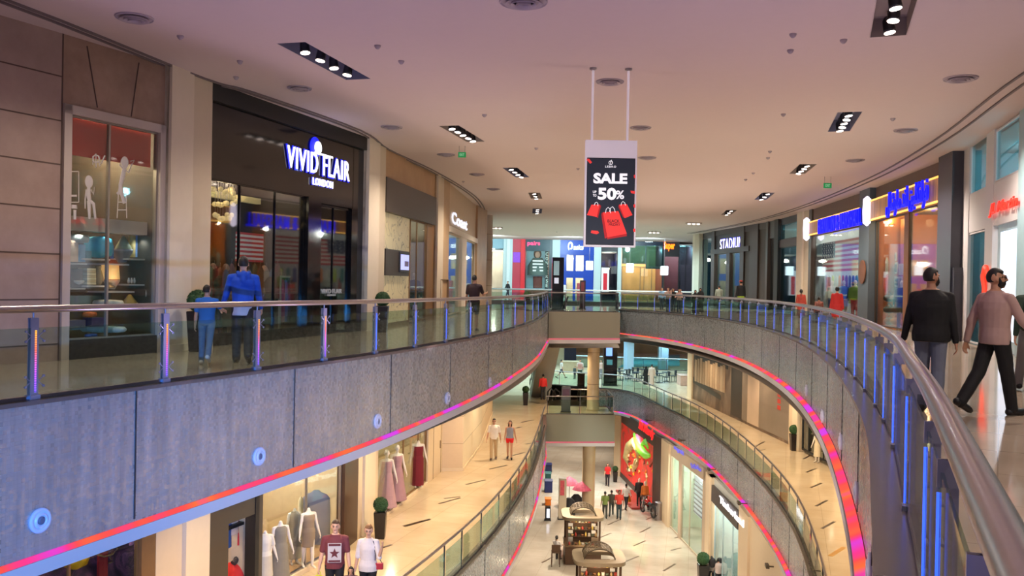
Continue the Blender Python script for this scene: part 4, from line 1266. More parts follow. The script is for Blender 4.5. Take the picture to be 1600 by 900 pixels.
# ---- far row ------------------------------------------------------------
PALE = M('pale_cyan_render', (196, 214, 214), .5, var=.01)
farW = [V(PY(x, 442, YF).x, YF) for x in (1083, 640)]
bQ = Bay(farW[0], farW[1], -1)
assert bQ.n.y < 0
def qp(x0, x1, yt, yb, mat, d0=-.2, d1=0.0, name='wall_far'):
    return panel(bQ, x0, x1, None if yt is None else (x0, yt), None if yb is None else (x0, yb), mat, d0, d1, name)
TEALF = M('teal_front', (52, 76, 84), .35, var=.1, scale=1)
qp(640, 786, None, 386, M('far_blue_front', (120, 164, 178), .4, var=.08, scale=.8)); qp(640, 700, 386, None, CREAM)
window(bQ, 765, 786, (765, 386), .1, frame=PALE); window(bQ, 700, 765, (765, 386), .1, frame=PALE, mull=(720, 740))
room(bQ, 700, 786, 4, 4.6, M('far_shop_warm', (176, 170, 160), .5, var=.25, scale=.8), en=420, col=SOFTW, n=3)
for a, c in ((786, 800), (862, 874), (927, 938), (964, 970)): qp(a, c, None, None, PALE, d1=.2)
qp(791, 796, None, None, M('pale_cyan_light', (220, 234, 234), .5), d1=.3)
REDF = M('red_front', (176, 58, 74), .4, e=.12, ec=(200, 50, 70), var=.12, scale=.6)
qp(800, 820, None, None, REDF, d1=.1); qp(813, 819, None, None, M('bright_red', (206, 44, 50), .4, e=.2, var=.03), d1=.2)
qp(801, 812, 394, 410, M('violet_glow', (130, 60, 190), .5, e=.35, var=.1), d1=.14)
qp(820, 862, None, 391, TEALF); qp(858, 862, None, None, TEALF, d1=.05)
window(bQ, 821, 858, (821, 391), .1, frame=TEALF, glass=SHOPGLASS)
room(bQ, 821, 861, 3.5, 5.3, M('far_shop_brown', (120, 104, 96), .5, var=.3, scale=.8), en=420, col=SOFTW, n=2)
halo_sign(bQ, [('pairs', 834, 381, 20, 8, dict(bold=.02))], E('lit_pink', (255, 70, 120), 1.4), None, 'small glowing pink shop name over the far dark front', d=.05)
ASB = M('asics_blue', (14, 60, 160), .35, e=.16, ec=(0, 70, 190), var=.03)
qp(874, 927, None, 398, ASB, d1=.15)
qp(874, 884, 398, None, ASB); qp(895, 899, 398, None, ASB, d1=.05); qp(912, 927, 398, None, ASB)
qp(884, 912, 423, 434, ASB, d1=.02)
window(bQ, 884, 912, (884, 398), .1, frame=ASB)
room(bQ, 876, 925, 3.5, 4.4, M('far_shop_sand', (190, 186, 160), .5, var=.1), en=520, col=SOFTW, n=2)
t = halo_sign(bQ, [('asics', 904, 386.5, 16, 8, dict(shear=.25, bold=.03))], E('lit_white2', (235, 250, 255), 1.5), None, 'white asics lettering with swirl on the far blue fascia', d=.22)
pts = []
for k in range(26):
    a = -.9 + k / 25 * 6.4; r = .55 - .012 * k
    sx, sz = bQ.hit(891.5, 385, .25)
    pts.append(bQ.w(sx + math.cos(a) * r * .42, sz + math.sin(a) * r * .85, .25))
mb = MB(); mb.path(pts, [.03 + .06 * math.sin(math.pi * k / 25) for k in range(26)], 6); mb.build('swirl', MATS['lit_white2'], t)
qp(938, 964, None, 391, CHAR, d1=.1); window(bQ, 938, 964, (938, 391), .1, frame=CHAR)
room(bQ, 938, 964, 3.5, 4.6, M('far_shop_navy', (34, 38, 70), .5, var=.1), en=120, n=1)
qp(970, 1036, None, 383, M('navy_front', (20, 34, 58), .35), d1=.1)
for a, c, y0, y1 in ((971, 1008, 383, 412), (1008, 1036, 383, 420)):
    window(bQ, a, c, (a, y0), (a, y1), glass=mat_glass('deep_teal_glass', (120, 170, 190), .12), frame=TEALF)
window(bQ, 971, 1036, (971, 416), .1, frame=TEALF, mull=(1000, 1006, 1018))
room(bQ, 971, 1036, 4, 5.4, M('far_shop_gold', (170, 146, 100), .5, var=.25, scale=.8), en=480, col=WARM, n=3)
halo_sign(bQ, [('GEOX', 1014, 376, 12, 5, dict(bold=.03))], E('lit_white2', (235, 250, 255), 1.5), None, 'small white lettering on the far navy fascia', d=.2)
qp(1036, 1060, None, 400, CHAR, d1=.05)
window(bQ, 1036, 1060, (1036, 400), .1, frame=CHAR); window(bQ, 1060, 1082, 5.4, .1, frame=CHAR, glass=TEALGLASS, mull=(1071,))
room(bQ, 1036, 1082, 4, 5.4, M('far_shop_maroon', (104, 60, 70), .5, var=.3, scale=.8), en=260, col=(.9, .9, 1), n=2)
halo_sign(bQ, [('Super', 1046, 385, 17, 14, dict(bold=.03))], E('lit_orange', (255, 140, 20), 1.7), E('glow_red', (230, 40, 10), 1.0), 'glowing orange and red Super lettering on the far right front', d=.3)
# ================================================================ people
def remesh(mb, vox, smooth=4, fac=0.5, folds=0.0):
    """one continuous skin over overlapping volumes"""
    me = mb.mesh('tmp'); o = bpy.data.objects.new('tmp', me); COL.objects.link(o)
    m = o.modifiers.new('r', 'REMESH'); m.mode = 'VOXEL'; m.voxel_size = vox; m.use_smooth_shade = True
    s = o.modifiers.new('s', 'SMOOTH'); s.factor = fac; s.iterations = smooth
    if folds:
        tx = bpy.data.textures.get('cloth_folds') or bpy.data.textures.new('cloth_folds', 'CLOUDS')
        tx.noise_scale = 0.16
        d = o.modifiers.new('d', 'DISPLACE'); d.texture = tx; d.strength = folds; d.mid_level = 0.5
    dg = bpy.context.evaluated_depsgraph_get()
    out = bpy.data.meshes.new_from_object(o.evaluated_get(dg))
    bpy.data.objects.remove(o); bpy.data.meshes.remove(me)
    out.polygons.foreach_set('use_smooth', [True] * len(out.polygons))
    return out
def put(me, name, mat, parent, mtx=None, label=None):
    me.name = name; me.materials.clear(); me.materials.append(mat)
    if mtx is not None: me.transform(mtx)
    o = bpy.data.objects.new(name, me); COL.objects.link(o); o.parent = parent
    if label: o['label'] = label
    return o
def rx(a): return Matrix.Rotation(a, 3, 'X')
def rz_(a): return Matrix.Rotation(a, 3, 'Z')
D2 = math.radians
def skeleton(p):
    """joints in metres for a 1.75 m figure facing +y; angles in degrees"""
    J = {}
    lean = rx(-D2(p.get('lean', 0)))
    hip = Vector((0, 0, .92))
    def up(v): return hip + lean @ (Vector(v) - hip)
    fem = p.get('female', False); sw = .165 if fem else .195
    for sd, k in ((-1, 'L'), (1, 'R')):
        th, kn = p.get('leg' + k, (0, 0))
        sp = p.get('spread', .0)
        h = Vector((sd * .09, 0, .92)); J['hip' + k] = h
        d = rx(D2(th)) @ Vector((sd * sp, 0, -1)).normalized()
        J['knee' + k] = h + d * .43
        d2 = rx(D2(th - kn)) @ Vector((sd * sp * .5, 0, -1)).normalized()
        J['ank' + k] = J['knee' + k] + d2 * .41
        fa = D2(th - kn) * p.get('footf', .6)
        fd = rx(fa) @ Vector((sd * .12, 1, -.08))
        J['toe' + k] = J['ank' + k] + fd.normalized() * .15 + Vector((0, 0, -.045))
        J['heel' + k] = J['ank' + k] + (rx(fa) @ Vector((0, -.05, -.05)))
        sh = up((sd * sw, 0, 1.405)); J['sh' + k] = sh
        fwd, el, outw = p.get('arm' + k, (0, 10, 8))
        d = rx(D2(fwd)) @ (Matrix.Rotation(-sd * D2(outw), 3, 'Y') @ Vector((0, 0, -1)))
        J['el' + k] = sh + d * .30
        d2 = rx(D2(el)) @ d
        if 'inw' + k in p: d2 = Matrix.Rotation(sd * D2(p['inw' + k]), 3, 'Y') @ d2
        J['wr' + k] = J['el' + k] + d2 * .26
        J['hd' + k] = d2
    J['up'] = up; J['sw'] = sw
    return J
def torso(mb, p, J, g=0.0, z0=.86, z1=1.50):
    fem = p.get('female', False); up = J['up']; w_ = p.get('wide', 1.0)
    prof = ([(.86, .165, .118), (.95, .172, .125), (1.06, .135, .10), (1.18, .14, .108), (1.28, .150, .122), (1.36, .152, .112), (1.41, .132, .092), (1.455, .085, .072), (1.49, .055, .060), (1.52, .050, .056)] if fem else
            [(.86, .160, .115), (.95, .165, .122), (1.06, .155, .112), (1.18, .165, .118), (1.28, .180, .125), (1.36, .182, .118), (1.41, .158, .098), (1.455, .105, .078), (1.49, .070, .068), (1.52, .060, .062)])
    rings = []
    def lerp(z):
        for a, b in zip(prof, prof[1:]):
            if a[0] <= z <= b[0]:
                t = (z - a[0]) / (b[0] - a[0]); return (z, a[1] + (b[1] - a[1]) * t, a[2] + (b[2] - a[2]) * t)
        return prof[0] if z < prof[0][0] else prof[-1]
    zs = [z0] + [q[0] for q in prof if z0 < q[0] < z1] + [z1]
    for z in zs:
        q = lerp(z); rings.append((up((0, -.005, z)), q[1] * w_ + g, q[2] * w_ + g))
    mb.loft(rings, 18)
def person(name, label, loc, yaw, H, p, vox=.014, group=None, cat='person'):
    """p: pose and dress. loc: ground point. yaw: 0 faces away from the camera (+y), positive turns left"""
    near = vox < .011
    J = skeleton(p); fem = p.get('female', False)
    sk = M('skin_' + p.get('skin', 'mid'), {'mid': (190, 140, 112), 'light': (214, 168, 140), 'dark': (120, 82, 62), 'mannequin': (226, 214, 196)}[p.get('skin', 'mid')], .5, var=.02)
    g = .0
    if p.get('sit'):
        pass
    low = min(J['heelL'].z, J['heelR'].z, J['toeL'].z, J['toeR'].z) - .022
    S = Matrix.Translation(Vector((0, 0, -low * H / 1.75))) @ Matrix.Scale(H / 1.75, 4)
    t = thing(name, label, cat, loc, group, yaw)
    b = MB()
    torso(b, p, J)
    for k, sd in (('L', -1), ('R', 1)):
        hp, kn, an = J['hip' + k], J['knee' + k], J['ank' + k]
        b.capsule(hp, kn, .085 if not fem else .088, .056, 12)
        b.capsule(kn, kn.lerp(an, .3), .054, .058, 10); b.capsule(kn.lerp(an, .3), an, .058, .038, 10)
        b.capsule(J['heel' + k] + Vector((0, 0, .02)), J['toe' + k], .036, .032, 10)
        b.capsule(J['toe' + k], J['toe' + k] + (J['toe' + k] - J['heel' + k]).normalized() * .03, .034, .026, 8)
        b.capsule(an, J['heel' + k] + Vector((0, 0, .02)), .038, .036, 8)
        sh, el, wr = J['sh' + k], J['el' + k], J['wr' + k]
        a = .9 if fem else 1.0
        b.capsule(sh + Vector((-sd * .06, 0, .012)), sh, .052 * a, .052 * a, 10)
        b.capsule(sh, el, .050 * a, .040 * a, 10); b.capsule(el, el.lerp(wr, .35), .040 * a, .042 * a, 10); b.capsule(el.lerp(wr, .35), wr, .042 * a, .027 * a, 10)
        # hand: palm, four unequal bent fingers, thumb from the side
        hd = J['hd' + k].normalized()
        side = Vector((-sd, 0, 0)); side = (side - hd * side.dot(hd)).normalized()      # palm normal, to the body
        fw = hd.cross(side) * (1 if sd < 0 else -1)
        if fw.y < 0: fw = -fw
        if not p.get('nohands'):
            pal = wr + hd * .05
            b.capsule(wr, wr + hd * .02, .026, .024, 8)
            for i in range(4):
                o_ = fw * (.027 - .018 * i)
                b.capsule(wr + hd * .02 + o_ * .7, wr + hd * .085 + o_, .014, .012, 7)
                ln = (.036, .042, .039, .030)[i]; rr = .0085 if near else .0095
                a0 = wr + hd * .085 + o_; c1 = D2(p.get('curl', 25))
                d1 = (hd * math.cos(c1) + side * math.sin(c1)); d2 = (hd * math.cos(2.2 * c1) + side * math.sin(2.2 * c1))
                b.capsule(a0, a0 + d1 * ln, rr, rr * .95, 7); b.capsule(a0 + d1 * ln, a0 + d1 * ln + d2 * ln * .8, rr * .95, rr * .8, 7)
            th = wr + hd * .03 + fw * .024
            d1 = (hd * .75 + fw * .5 + side * .35).normalized()
            b.capsule(th, th + d1 * .04, .012, .010, 7); b.capsule(th + d1 * .04, th + d1 * .04 + (d1 + hd * .5).normalized() * .028, .010, .008, 7)
    # neck and head
    up = J['up']; hy = D2(p.get('head', 0)); hp_ = D2(p.get('nod', 0))
    nb = up((0, -.005, 1.46)); hc = up((0, .015, 1.635))
    RH = rz_(hy) @ rx(-hp_)
    def hh(v): return hc + RH @ Vector(v)
    if not p.get('headless'):
        b.capsule(nb, hh((0, -.015, -.07)), .058 if not fem else .048, .052 if not fem else .044, 12)
        b.ball(hh((0, -.01, .015)), .076, .096, .100, 18, 12)
        b.capsule(hh((0, .035, -.05)), hh((0, .055, -.085)), .052, .032, 12)          # jaw, chin
        b.capsule(hh((0, .02, -.03)), hh((0, .05, -.02)), .062, .045, 12)
        b.capsule(hh((0, .088, .02)), hh((0, .106, -.018)), .010, .015, 8)              # nose
        b.capsule(hh((-.028, .082, .034)), hh((.028, .082, .034)), .012, .012, 8)       # brow
        for sd in (-1, 1):
            b.ball(hh((sd * .077, -.005, -.008)), .012, .022, .034, 8, 6)
    else:
        b.capsule(nb, up((0, 0, 1.53)), .05, .045, 12)
    me = remesh(b, vox, 3, .45)
    put(me, 'body', sk, t, S)
    # face details for those who show it
    if p.get('face') and not p.get('headless'):
        e = MB(); br = MB(); li = MB()
        for sd in (-1, 1):
            e.ball(hh((sd * .031, .084, .012)), .012, .008, .007, 8, 6)
            br.capsule(hh((sd * .018, .094, .034)), hh((sd * .046, .084, .034)), .005, .004, 6)
        li.capsule(hh((-.02, .088, -.052)), hh((.02, .088, -.052)), .006, .006, 6)
        put(e.mesh('e'), 'eyes', M('eye_dark', (36, 26, 22), .3, var=0), t, S); put(br.mesh('b'), 'eyebrows', M('brow', (44, 30, 24), .8, var=0), t, S)
        put(li.mesh('l'), 'lips', M('lip', (168, 96, 88), .5, var=0), t, S)
        if p.get('glasses'):
            gl = MB()
            for sd in (-1, 1):
                gl.lathe(hh((sd * .033, .098, .011)), [(.018, -.002), (.018, .002)], 12, axis=RH @ Vector((0, 1, 0)))
                gl.tube(hh((sd * .05, .096, .014)), hh((sd * .080, -.005, .010)), .0025, n=6)
            put(gl.mesh('g'), 'glasses', M('glasses_dark', (20, 20, 22), .2, var=0), t, S)
    # hair
    hk = p.get('hair', 'short')
    if hk and not p.get('headless'):
        hm = M('hair_' + p.get('hairc', 'black'), {'black': (24, 19, 18), 'brown': (70, 46, 32), 'lightbrown': (138, 96, 60)}[p.get('hairc', 'black')], .6, var=.08, scale=40)
        hb = MB()
        bald = .35 if hk == 'thin' else 0
        def f(d):
            face = d.y > .25 and d.z < (.48 if hk != 'thin' else .9)
            low = d.z < -.58 and hk in ('short', 'thin')
            sidec = d.z < -.15 and d.y > -.1
            return .80 if (face or low or (sidec and hk in ('short', 'thin'))) else 1.0
        q = MB(); q.ball((0, 0, 0), .086, .107, .112, 22, 16, f)
        hb.add([hh(Vector(v) + Vector((0, -.012, .02))) for v in q.v], q.f, True)
        if hk == 'long':
            for dx in (-.05, 0, .05):
                hb.capsule(hh((dx, -.06, 0)), hh((dx * .9, -.085, -.30)), .052, .03, 10)
            for dx in (-.075, .075):
                hb.capsule(hh((dx, -.01, .02)), hh((dx * 1.05, -.02, -.20)), .026, .022, 8)
        if hk == 'braid':
            for i in range(6): hb.ball(hh((0, -.10 - .008 * i, -.03 - .075 * i)), .036 - .002 * i, .034, .048, 10, 7)
        if hk == 'bun': hb.ball(hh((0, -.10, .06)), .045, .045, .045, 12, 8)
        if hk == 'pony': hb.capsule(hh((0, -.11, .03)), hh((0, -.16, -.16)), .035, .016, 10)
        put(remesh(hb, max(vox, .008), 2, .4, .014), 'hair', hm, t, S)
    if p.get('beard'):
        q = MB()
        q.ball((0, 0, 0), .069, .074, .068, 20, 14, lambda d: 1.0 if (d.z < .2 and d.y > -.3) else .75)
        bb = MB(); bb.add([hh(Vector(v) + Vector((0, .022, -.052))) for v in q.v], q.f, True)
        bb.capsule(hh((-.028, .082, -.036)), hh((0, .097, -.030)), .008, .009, 8); bb.capsule(hh((.028, .082, -.036)), hh((0, .097, -.030)), .008, .009, 8)
        for sd in (-1, 1): bb.capsule(hh((sd * .070, .018, .0)), hh((sd * .058, .035, -.055)), .011, .022, 8)
        put(remesh(bb, max(vox, .008), 2, .4), 'beard', M('hair_' + p.get('hairc', 'black'), (24, 19, 18)), t, S)
    if p.get('cap'):
        cb = MB(); cb.ball(hh((0, -.01, .05)), .09, .11, .085, 16, 10, lambda d: 1 if d.z > -.1 else .7)
        cb.capsule(hh((-.03, .10, .05)), hh((.03, .10, .05)), .03, .03, 8)
        put(cb.mesh('cap'), 'cap', M('cap_' + str(p['cap']), p['cap'], .7), t, S)
    if p.get('veil'):
        vb = MB(); vb.ball(hh((0, -.012, .0)), .098, .115, .13, 18, 12, lambda d: .8 if (d.y > .4 and abs(d.z) < .5) else 1)
        vb.loft([(J['up']((0, -.02, 1.34)), .18, .11), (J['up']((0, -.02, 1.45)), .15, .10), (hh((0, -.02, -.08)), .085, .09)], 16)
        put(remesh(vb, max(vox, .012)), 'veil', M('veil_' + str(p['veil']), p['veil'], .8), t, S)
    def cm(key, c, r=.8): return M(f'cloth_{key}_{c[0]}_{c[1]}_{c[2]}', c, r, var=.05, scale=9)
    # upper garment
    if p.get('top'):
        tb = MB(); hem = p.get('hem', .90)
        torso(tb, p, J, .016, hem, p.get('neckz', 1.49))
        slv = p.get('sleeve', 'long')
        for k, sd in (('L', -1), ('R', 1)):
            sh, el, wr = J['sh' + k], J['el' + k], J['wr' + k]
            if slv == 'none':
                continue
            tb.capsule(sh + Vector((-sd * .07, 0, .012)), sh, .060, .061, 12)
            if slv == 'short': tb.capsule(sh, sh.lerp(el, .72), .061, .060, 12)
            elif slv == 'elbow': tb.capsule(sh, el, .061, .056, 12)
            else:
                tb.capsule(sh, el, .061, .054, 12); tb.capsule(el, el.lerp(wr, .92), .054, .038, 12)
        if p.get('hood'):
            tb.capsule(J['up']((-.06, -.085, 1.46)), J['up']((.06, -.085, 1.46)), .05, .05, 10); tb.capsule(J['up']((0, -.10, 1.46)), J['up']((0, -.125, 1.38)), .065, .05, 10)
            tb.capsule(J['up']((-.085, -.03, 1.49)), J['up']((-.05, .05, 1.47)), .035, .03, 8); tb.capsule(J['up']((.085, -.03, 1.49)), J['up']((.05, .05, 1.47)), .035, .03, 8)
        ob = put(remesh(tb, max(vox * .9, .0085), 3, .5, .012 if near else 0), p.get('topname', 'shirt'), cm('top', p['top']), t, S)
        if p.get('stripes'):
            sb = MB()
            for i in range(5):
                z = 1.02 + i * .085
                torso(sb, p, J, .021, z, z + .035)
            put(sb.mesh('s'), 'shirt_stripes', cm('stripe', p['stripes']), t, S)
        if p.get('under'):
            ub = MB(); torso(ub, p, J, .012, p.get('underhem', .80), 1.0)
            put(remesh(ub, max(vox, .01)), 'undershirt', cm('under', p['under']), t, S)
    # lower garment
    lo = p.get('lower', 'trousers')
    lc = p.get('lowc', (40, 40, 46))
    if lo in ('trousers', 'shorts'):
        lb = MB(); torso(lb, p, J, .010, .86, 1.0)
        for k in 'LR':
            hp, kn, an = J['hip' + k], J['knee' + k], J['ank' + k]
            wl = p.get('legw', 1.0)
            if lo == 'trousers':
                lb.capsule(hp, kn, .100, .072 * wl, 12); lb.capsule(kn, an + (an - kn).normalized() * .005, .072 * wl, .062 * wl, 12)
                lb.capsule(an + Vector((0, -.008, -.01)), an + Vector((0, -.01, -.02)), .060 * wl, .058 * wl, 12)
            else:
                lb.capsule(hp, hp.lerp(kn, p.get('shortlen', .8)), .102, .082, 12)
        put(remesh(lb, max(vox * .9, .0085), 3, .5, .014 if near else 0), lo, cm('low', lc), t, S)
    elif lo in ('skirt', 'robe', 'dress'):
        lb = MB(); zb_ = p.get('hemz', .12); wd = p.get('flare', .22)
        rings = [(Vector((0, 0, zb_)), wd, wd * .8), (Vector((0, 0, (zb_ + .9) / 2)), (wd + .18) / 2, (wd + .14) / 2 * .85), (Vector((0, 0, .95)), .185, .14)]
        lb.loft(rings, 20)
        if lo in ('robe', 'dress'):
            torso(lb, p, J, .02, .92, p.get('neckz', 1.49))
            if p.get('sleeve', 'long') != 'none':
                for k in 'LR':
                    lb.capsule(J['sh' + k], J['el' + k], .07, .064, 12)
                    if p.get('sleeve', 'long') == 'long': lb.capsule(J['el' + k], J['wr' + k], .064, .06, 12)
        put(remesh(lb, max(vox, .012), 4, .5), lo, cm('low', lc), t, S)
    # shoes
    if p.get('shoes', 1):
        scol = p.get('shoec', (26, 24, 24))
        for k in 'LR':
            sb = MB()
            a, c = J['heel' + k], J['toe' + k]; d = (c - a).normalized()
            sb.capsule(a + Vector((0, 0, .018)), c + Vector((0, 0, .004)), .047, .042, 12); sb.capsule(c, c + d * .035, .042, .032, 10)
            sb.capsule(a + Vector((0, 0, .0)), c + d * .03, .030, .028, 10)
            put(remesh(sb, max(vox * .9, .009), 2, .4), 'shoe', M(f'shoe_{scol[0]}_{scol[1]}', scol, .5, var=.03), t, S)
    t['_S'] = H / 1.75
    del t['_S']
    return t, J, S
def place(x, yf, yh, z, D=None):
    """ground point under picture point (x,yf) on level z and the height that reaches picture row yh"""
    g_ = P(x, yf, z)
    return g_, PY(x, yh, g_.y).z - z
def face_to(g_, deg):
    """yaw so that 0 = back squarely to the camera"""
    return math.atan2(-g_.x, g_.y) + D2(deg)
def who(label, x, yf, yh, z, deg, p, vox=.02, group=None, dy=0):
    g_, H = place(x, yf, yh, z)
    return person('person', label, g_, face_to(g_, deg), H, p, vox, group), g_, H

# ================================================================ lower shop fronts
def B1(i): return Bay(LW1[i], LW1[i + 1], 1, Z1)
def B1r_(i): return Bay(RW1[i], RW1[i + 1], -1, Z1)
def B2(i): return Bay(RW2[i], RW2[i + 1], -1, Z2)
ZT1 = Z1 + 4.6
def pf(b, x0, x1, mat, zt=None, zb=None, d0=-.15, d1=0, name='wall_lower', kind=True):
    mb = MB(); top = b.zf + 4.85
    b.box(mb, ss_(b, x0), ss_(b, x1), zz(b, zb, b.zf), zz(b, zt, top), d0, d1)
    return struct(name, mb, mat) if kind else mb.build(name, mat)
def win1(b, x0, x1, zt, zb, **k):
    t = window(b, x0, x1, zt, zb, **k); return t
CREAMW = M('cream_lower', (214, 190, 156), .45, var=.02); CREAMW2 = M('cream_lower_light', (224, 204, 172), .45, var=.02)
# flower mural shop front, lower left corner
b = B1(1)
def mat_mural():
    mt, nt, bs = newmat('purple_foliage')
    tc = N(nt, 'ShaderNodeTexCoord'); nz = N(nt, 'ShaderNodeTexNoise', i_Scale=1.6, i_Detail=6.0, i_Distortion=2.5)
    nt.links.new(tc.outputs['Object'], nz.inputs['Vector'])
    rp = ramp(nt, [(.3, (34, 20, 30)), (.48, (72, 44, 62)), (.56, (110, 64, 84)), (.62, (58, 36, 54)), (.75, (150, 96, 116))])
    nt.links.new(nz.outputs['Fac'], rp.inputs[0]); nt.links.new(rp.outputs[0], bs.inputs['Base Color']); bs.inputs['Roughness'].default_value = .5
    return mt
MUR = mat_mural()
pf(b, [0], [b.L], MUR, d0=-.5, d1=-.45)
pf(b, [b.L - .35], [b.L], BRONZE, d1=.05)
window(b, [b.L - 3.4], [b.L - .35], ZT1, Z1 + .1, mull=([b.L - 1.9],), fw=.03, frame=BRONZE)
light('mural_lamp', 'POINT', b.w(b.L - 1.5, Z1 + 3.7, -.2), 60, WARM, .05); light('mural_lamp', 'POINT', b.w(b.L - 3, Z1 + 3.7, -.2), 60, WARM, .05)
# blossoms and a yellow bowl in that window
PET = M('petal_pink', (196, 120, 150), .6, e=.05, var=.1)
for x, y, lb in ((222, 867, 'large pink blossom on the purple window mural, lower one'), (214, 843, 'pink blossom on the purple window mural, upper one'), (224, 888, 'pink blossom near the bottom edge of the purple mural')):
    s, z = b.hit(x, y, -.4); t = thing('wall_blossom', lb, 'flower ornament', b.w(s, z, -.4)); N3 = Vector((b.n.x, b.n.y, 0)); U3 = Vector((b.u.x, b.u.y, 0))
    for k in range(6):
        a = k * math.pi / 3 + .3; d_ = U3 * math.cos(a) + Vector((0, 0, math.sin(a)))
        mb = MB(); q = MB(); q.ball((0, 0, 0), .11, .05, .02, 10, 6)
        X = d_; Y = N3.cross(d_); mtx_ = Matrix((X, Y, N3)).transposed()
        mb.add([b.w(s, z, -.4) + d_ * .1 + mtx_ @ Vector(v) for v in q.v], q.f, True); mb.build('petal', PET, t)
s, z = b.hit(118, 868, -.3); mb = MB(); mb.lathe(b.w(s, z - .05, -.3), [(.05, -.2), (.2, -.12), (.28, .1), (.26, .1), (.1, -.1)], 20)
tag(mb.build('yellow_bowl', M('bowl_yellow', (206, 150, 20), .4, e=.05)), 'round yellow bowl in the purple foliage window', 'bowl')
s, z = b.hit(162, 872, -.3); mb = MB(); b.box(mb, s - .1, s + .1, z - 1.2, z + .2, -.36, -.3)
tag(mb.build('red_drape', M('drape_red', (130, 16, 26), .7)), 'dark red drape hanging in the purple foliage window', 'drape')
pts = [b.w(*(lambda h: (h[0], h[1]))(b.hit(x, y, -.28)), -.28) for x, y in ((150, 866), (163, 870), (176, 866), (184, 857), (178, 852), (172, 872), (176, 878), (170, 880))]
mb = MB(); mb.path(pts, .015, 6); tag(mb.build('metal_scroll', M('scroll_gold', (150, 130, 100), .4, .7)), 'curly golden metal scroll in the purple foliage window', 'ornament')
# cream pilasters
b = B1(2); pf(b, [0], [b.L], CREAMW, d1=.05); pf(b, [b.L * .5], [b.L], CREAMW2, d1=.15); pf(b, [0], [b.L], CREAMW2, zt=Z1 + .15, d1=.2, name='baseboard_left')
# dark frame with doorway
b = B1(3); FRB = M('frame_brown', (72, 60, 46), .4, var=.04)
sa, sb = b.s(350, 850), b.s(396, 850)
pf(b, [0], [sa], FRB, d1=.12); pf(b, [sb], [b.L], FRB, d1=.12); pf(b, [sa], [sb], FRB, zb=b.z(350, 818), d1=.12); pf(b, [sb - .12], [sb + .02], BLACK, d1=.14)
room(b, [.1], [b.L], 4.2, ZT1, M('shop_wall_ivory', (222, 204, 176), .6), en=100, col=SOFTW, n=2)
def garment(name, label, b, s, zt_, h, w_, col, d, group=None, rough=.8):
    """one hanging garment: hanger hook, shoulders and body"""
    c = b.w(s, zt_, d); U3 = Vector((b.u.x, b.u.y, 0)); N3 = Vector((b.n.x, b.n.y, 0))
    t = thing(name, label, 'clothing', c, group)
    mb = MB(); q = MB(); q.loft([((0, 0, -h), w_ * .55, .05), ((0, 0, -h * .5), w_ * .48, .055), ((0, 0, -.12), w_ * .5, .05), ((0, 0, -.04), w_ * .25, .035), ((0, 0, 0), w_ * .12, .02)], 14)
    mb.add([c + U3 * v[0] + N3 * v[1] + Vector((0, 0, v[2])) for v in q.v], q.f, True)
    mb.build('garment', M('garm_%d_%d_%d' % col, col, rough, var=.08), t)
    mb = MB(); mb.path([c, c + Vector((0, 0, .05)), c + U3 * .02 + Vector((0, 0, .09)), c + Vector((0, 0, .12))], .005, 6); mb.build('hanger', STEEL, t)
    return t
for i, (x, y, col, w_, h_, lb) in enumerate([(355, 806, (46, 84, 150), .3, .75, 'blue garment hanging inside the dark doorway'), (366, 801, (206, 180, 160), .3, .5, 'pale garment hanging inside the dark doorway'),
                              (379, 797, (206, 30, 40), .3, .8, 'red garment hanging inside the dark doorway, left one'), (386, 795, (190, 26, 50), .26, .8, 'red garment hanging inside the dark doorway, right one')]):
    s, z = b.hit(x, y, -.45); garment('hanging_garment', lb, b, s, z, h_, w_, col, -.45)
s0_, z0_ = b.hit(350, 824, -.45); s1_, _ = b.hit(396, 824, -.45)
mb = MB(); b.box(mb, s0_ - .1, s1_ + .1, z0_ - .05, z0_ + .02, -.7, -.3); tag(mb.build('black_shelf', BLACK), 'black shelf crossing the doorway of the dark-framed shop', 'shelf')
s, z = b.hit(375, 890, -.5)
mb = MB(); mb.ball(b.w(s, z - .3, -.55), .45, .28, .6, 18, 12); tag(mb.build('clothes_pile', M('garm_red_pile', (214, 40, 24), .7, var=.12, scale=3)), 'bright red and orange clothes heaped inside the dark doorway', 'clothes')
mb = MB(); mb.path([b.w(s - .25 + .12 * k, z + .22 + .1 * math.sin(k * .8), -.5) for k in range(6)], .07, 8); tag(mb.build('dark_scarf', M('scarf_dark', (60, 52, 48), .8)), 'dark scarf lying over the red clothes', 'scarf')
# mannequin window
b = B1(4)
ZW = ZT1
pf(b, [0], [b.L], CREAMW2, zt=Z1 + .12, d1=.05, name='baseboard_left')
window(b, [.02], [b.L], ZW, Z1 + .12, mull=([b.L * .55],), fw=.03, frame=STEEL)
room(b, [0], [b.L], 4.0, ZW, M('shop_wall_gold', (206, 180, 140), .6, var=.08), en=330, col=SOFTW, n=2)
mb = MB(); b.box(mb, 0.05, b.L - .05, Z1 + .02, Z1 + .14, -2.0, -.12); struct('floor', mb, M('display_floor', (176, 130, 90), .3, var=.05))
def mannequin(label, x, yf, yh, p, z=Z1 + .14, yaw=200, dd=0, vox=.012):
    g_, H = place(x, yf, yh, z)
    q = dict(skin='mannequin', hair=None, shoes=0, nohands=0, armL=(-4, 14, 14), armR=(8, 10, 12)); q.update(p)
    return person('mannequin', label, g_, face_to(g_, yaw), H, q, vox, None, 'mannequin')
mannequin('headless mannequin in a long grey patterned dress in the lower window', 437, 915, 802, dict(headless=1, female=1, lower='dress', sleeve='none', lowc=(128, 120, 104), hemz=.1, flare=.26, neckz=1.45))
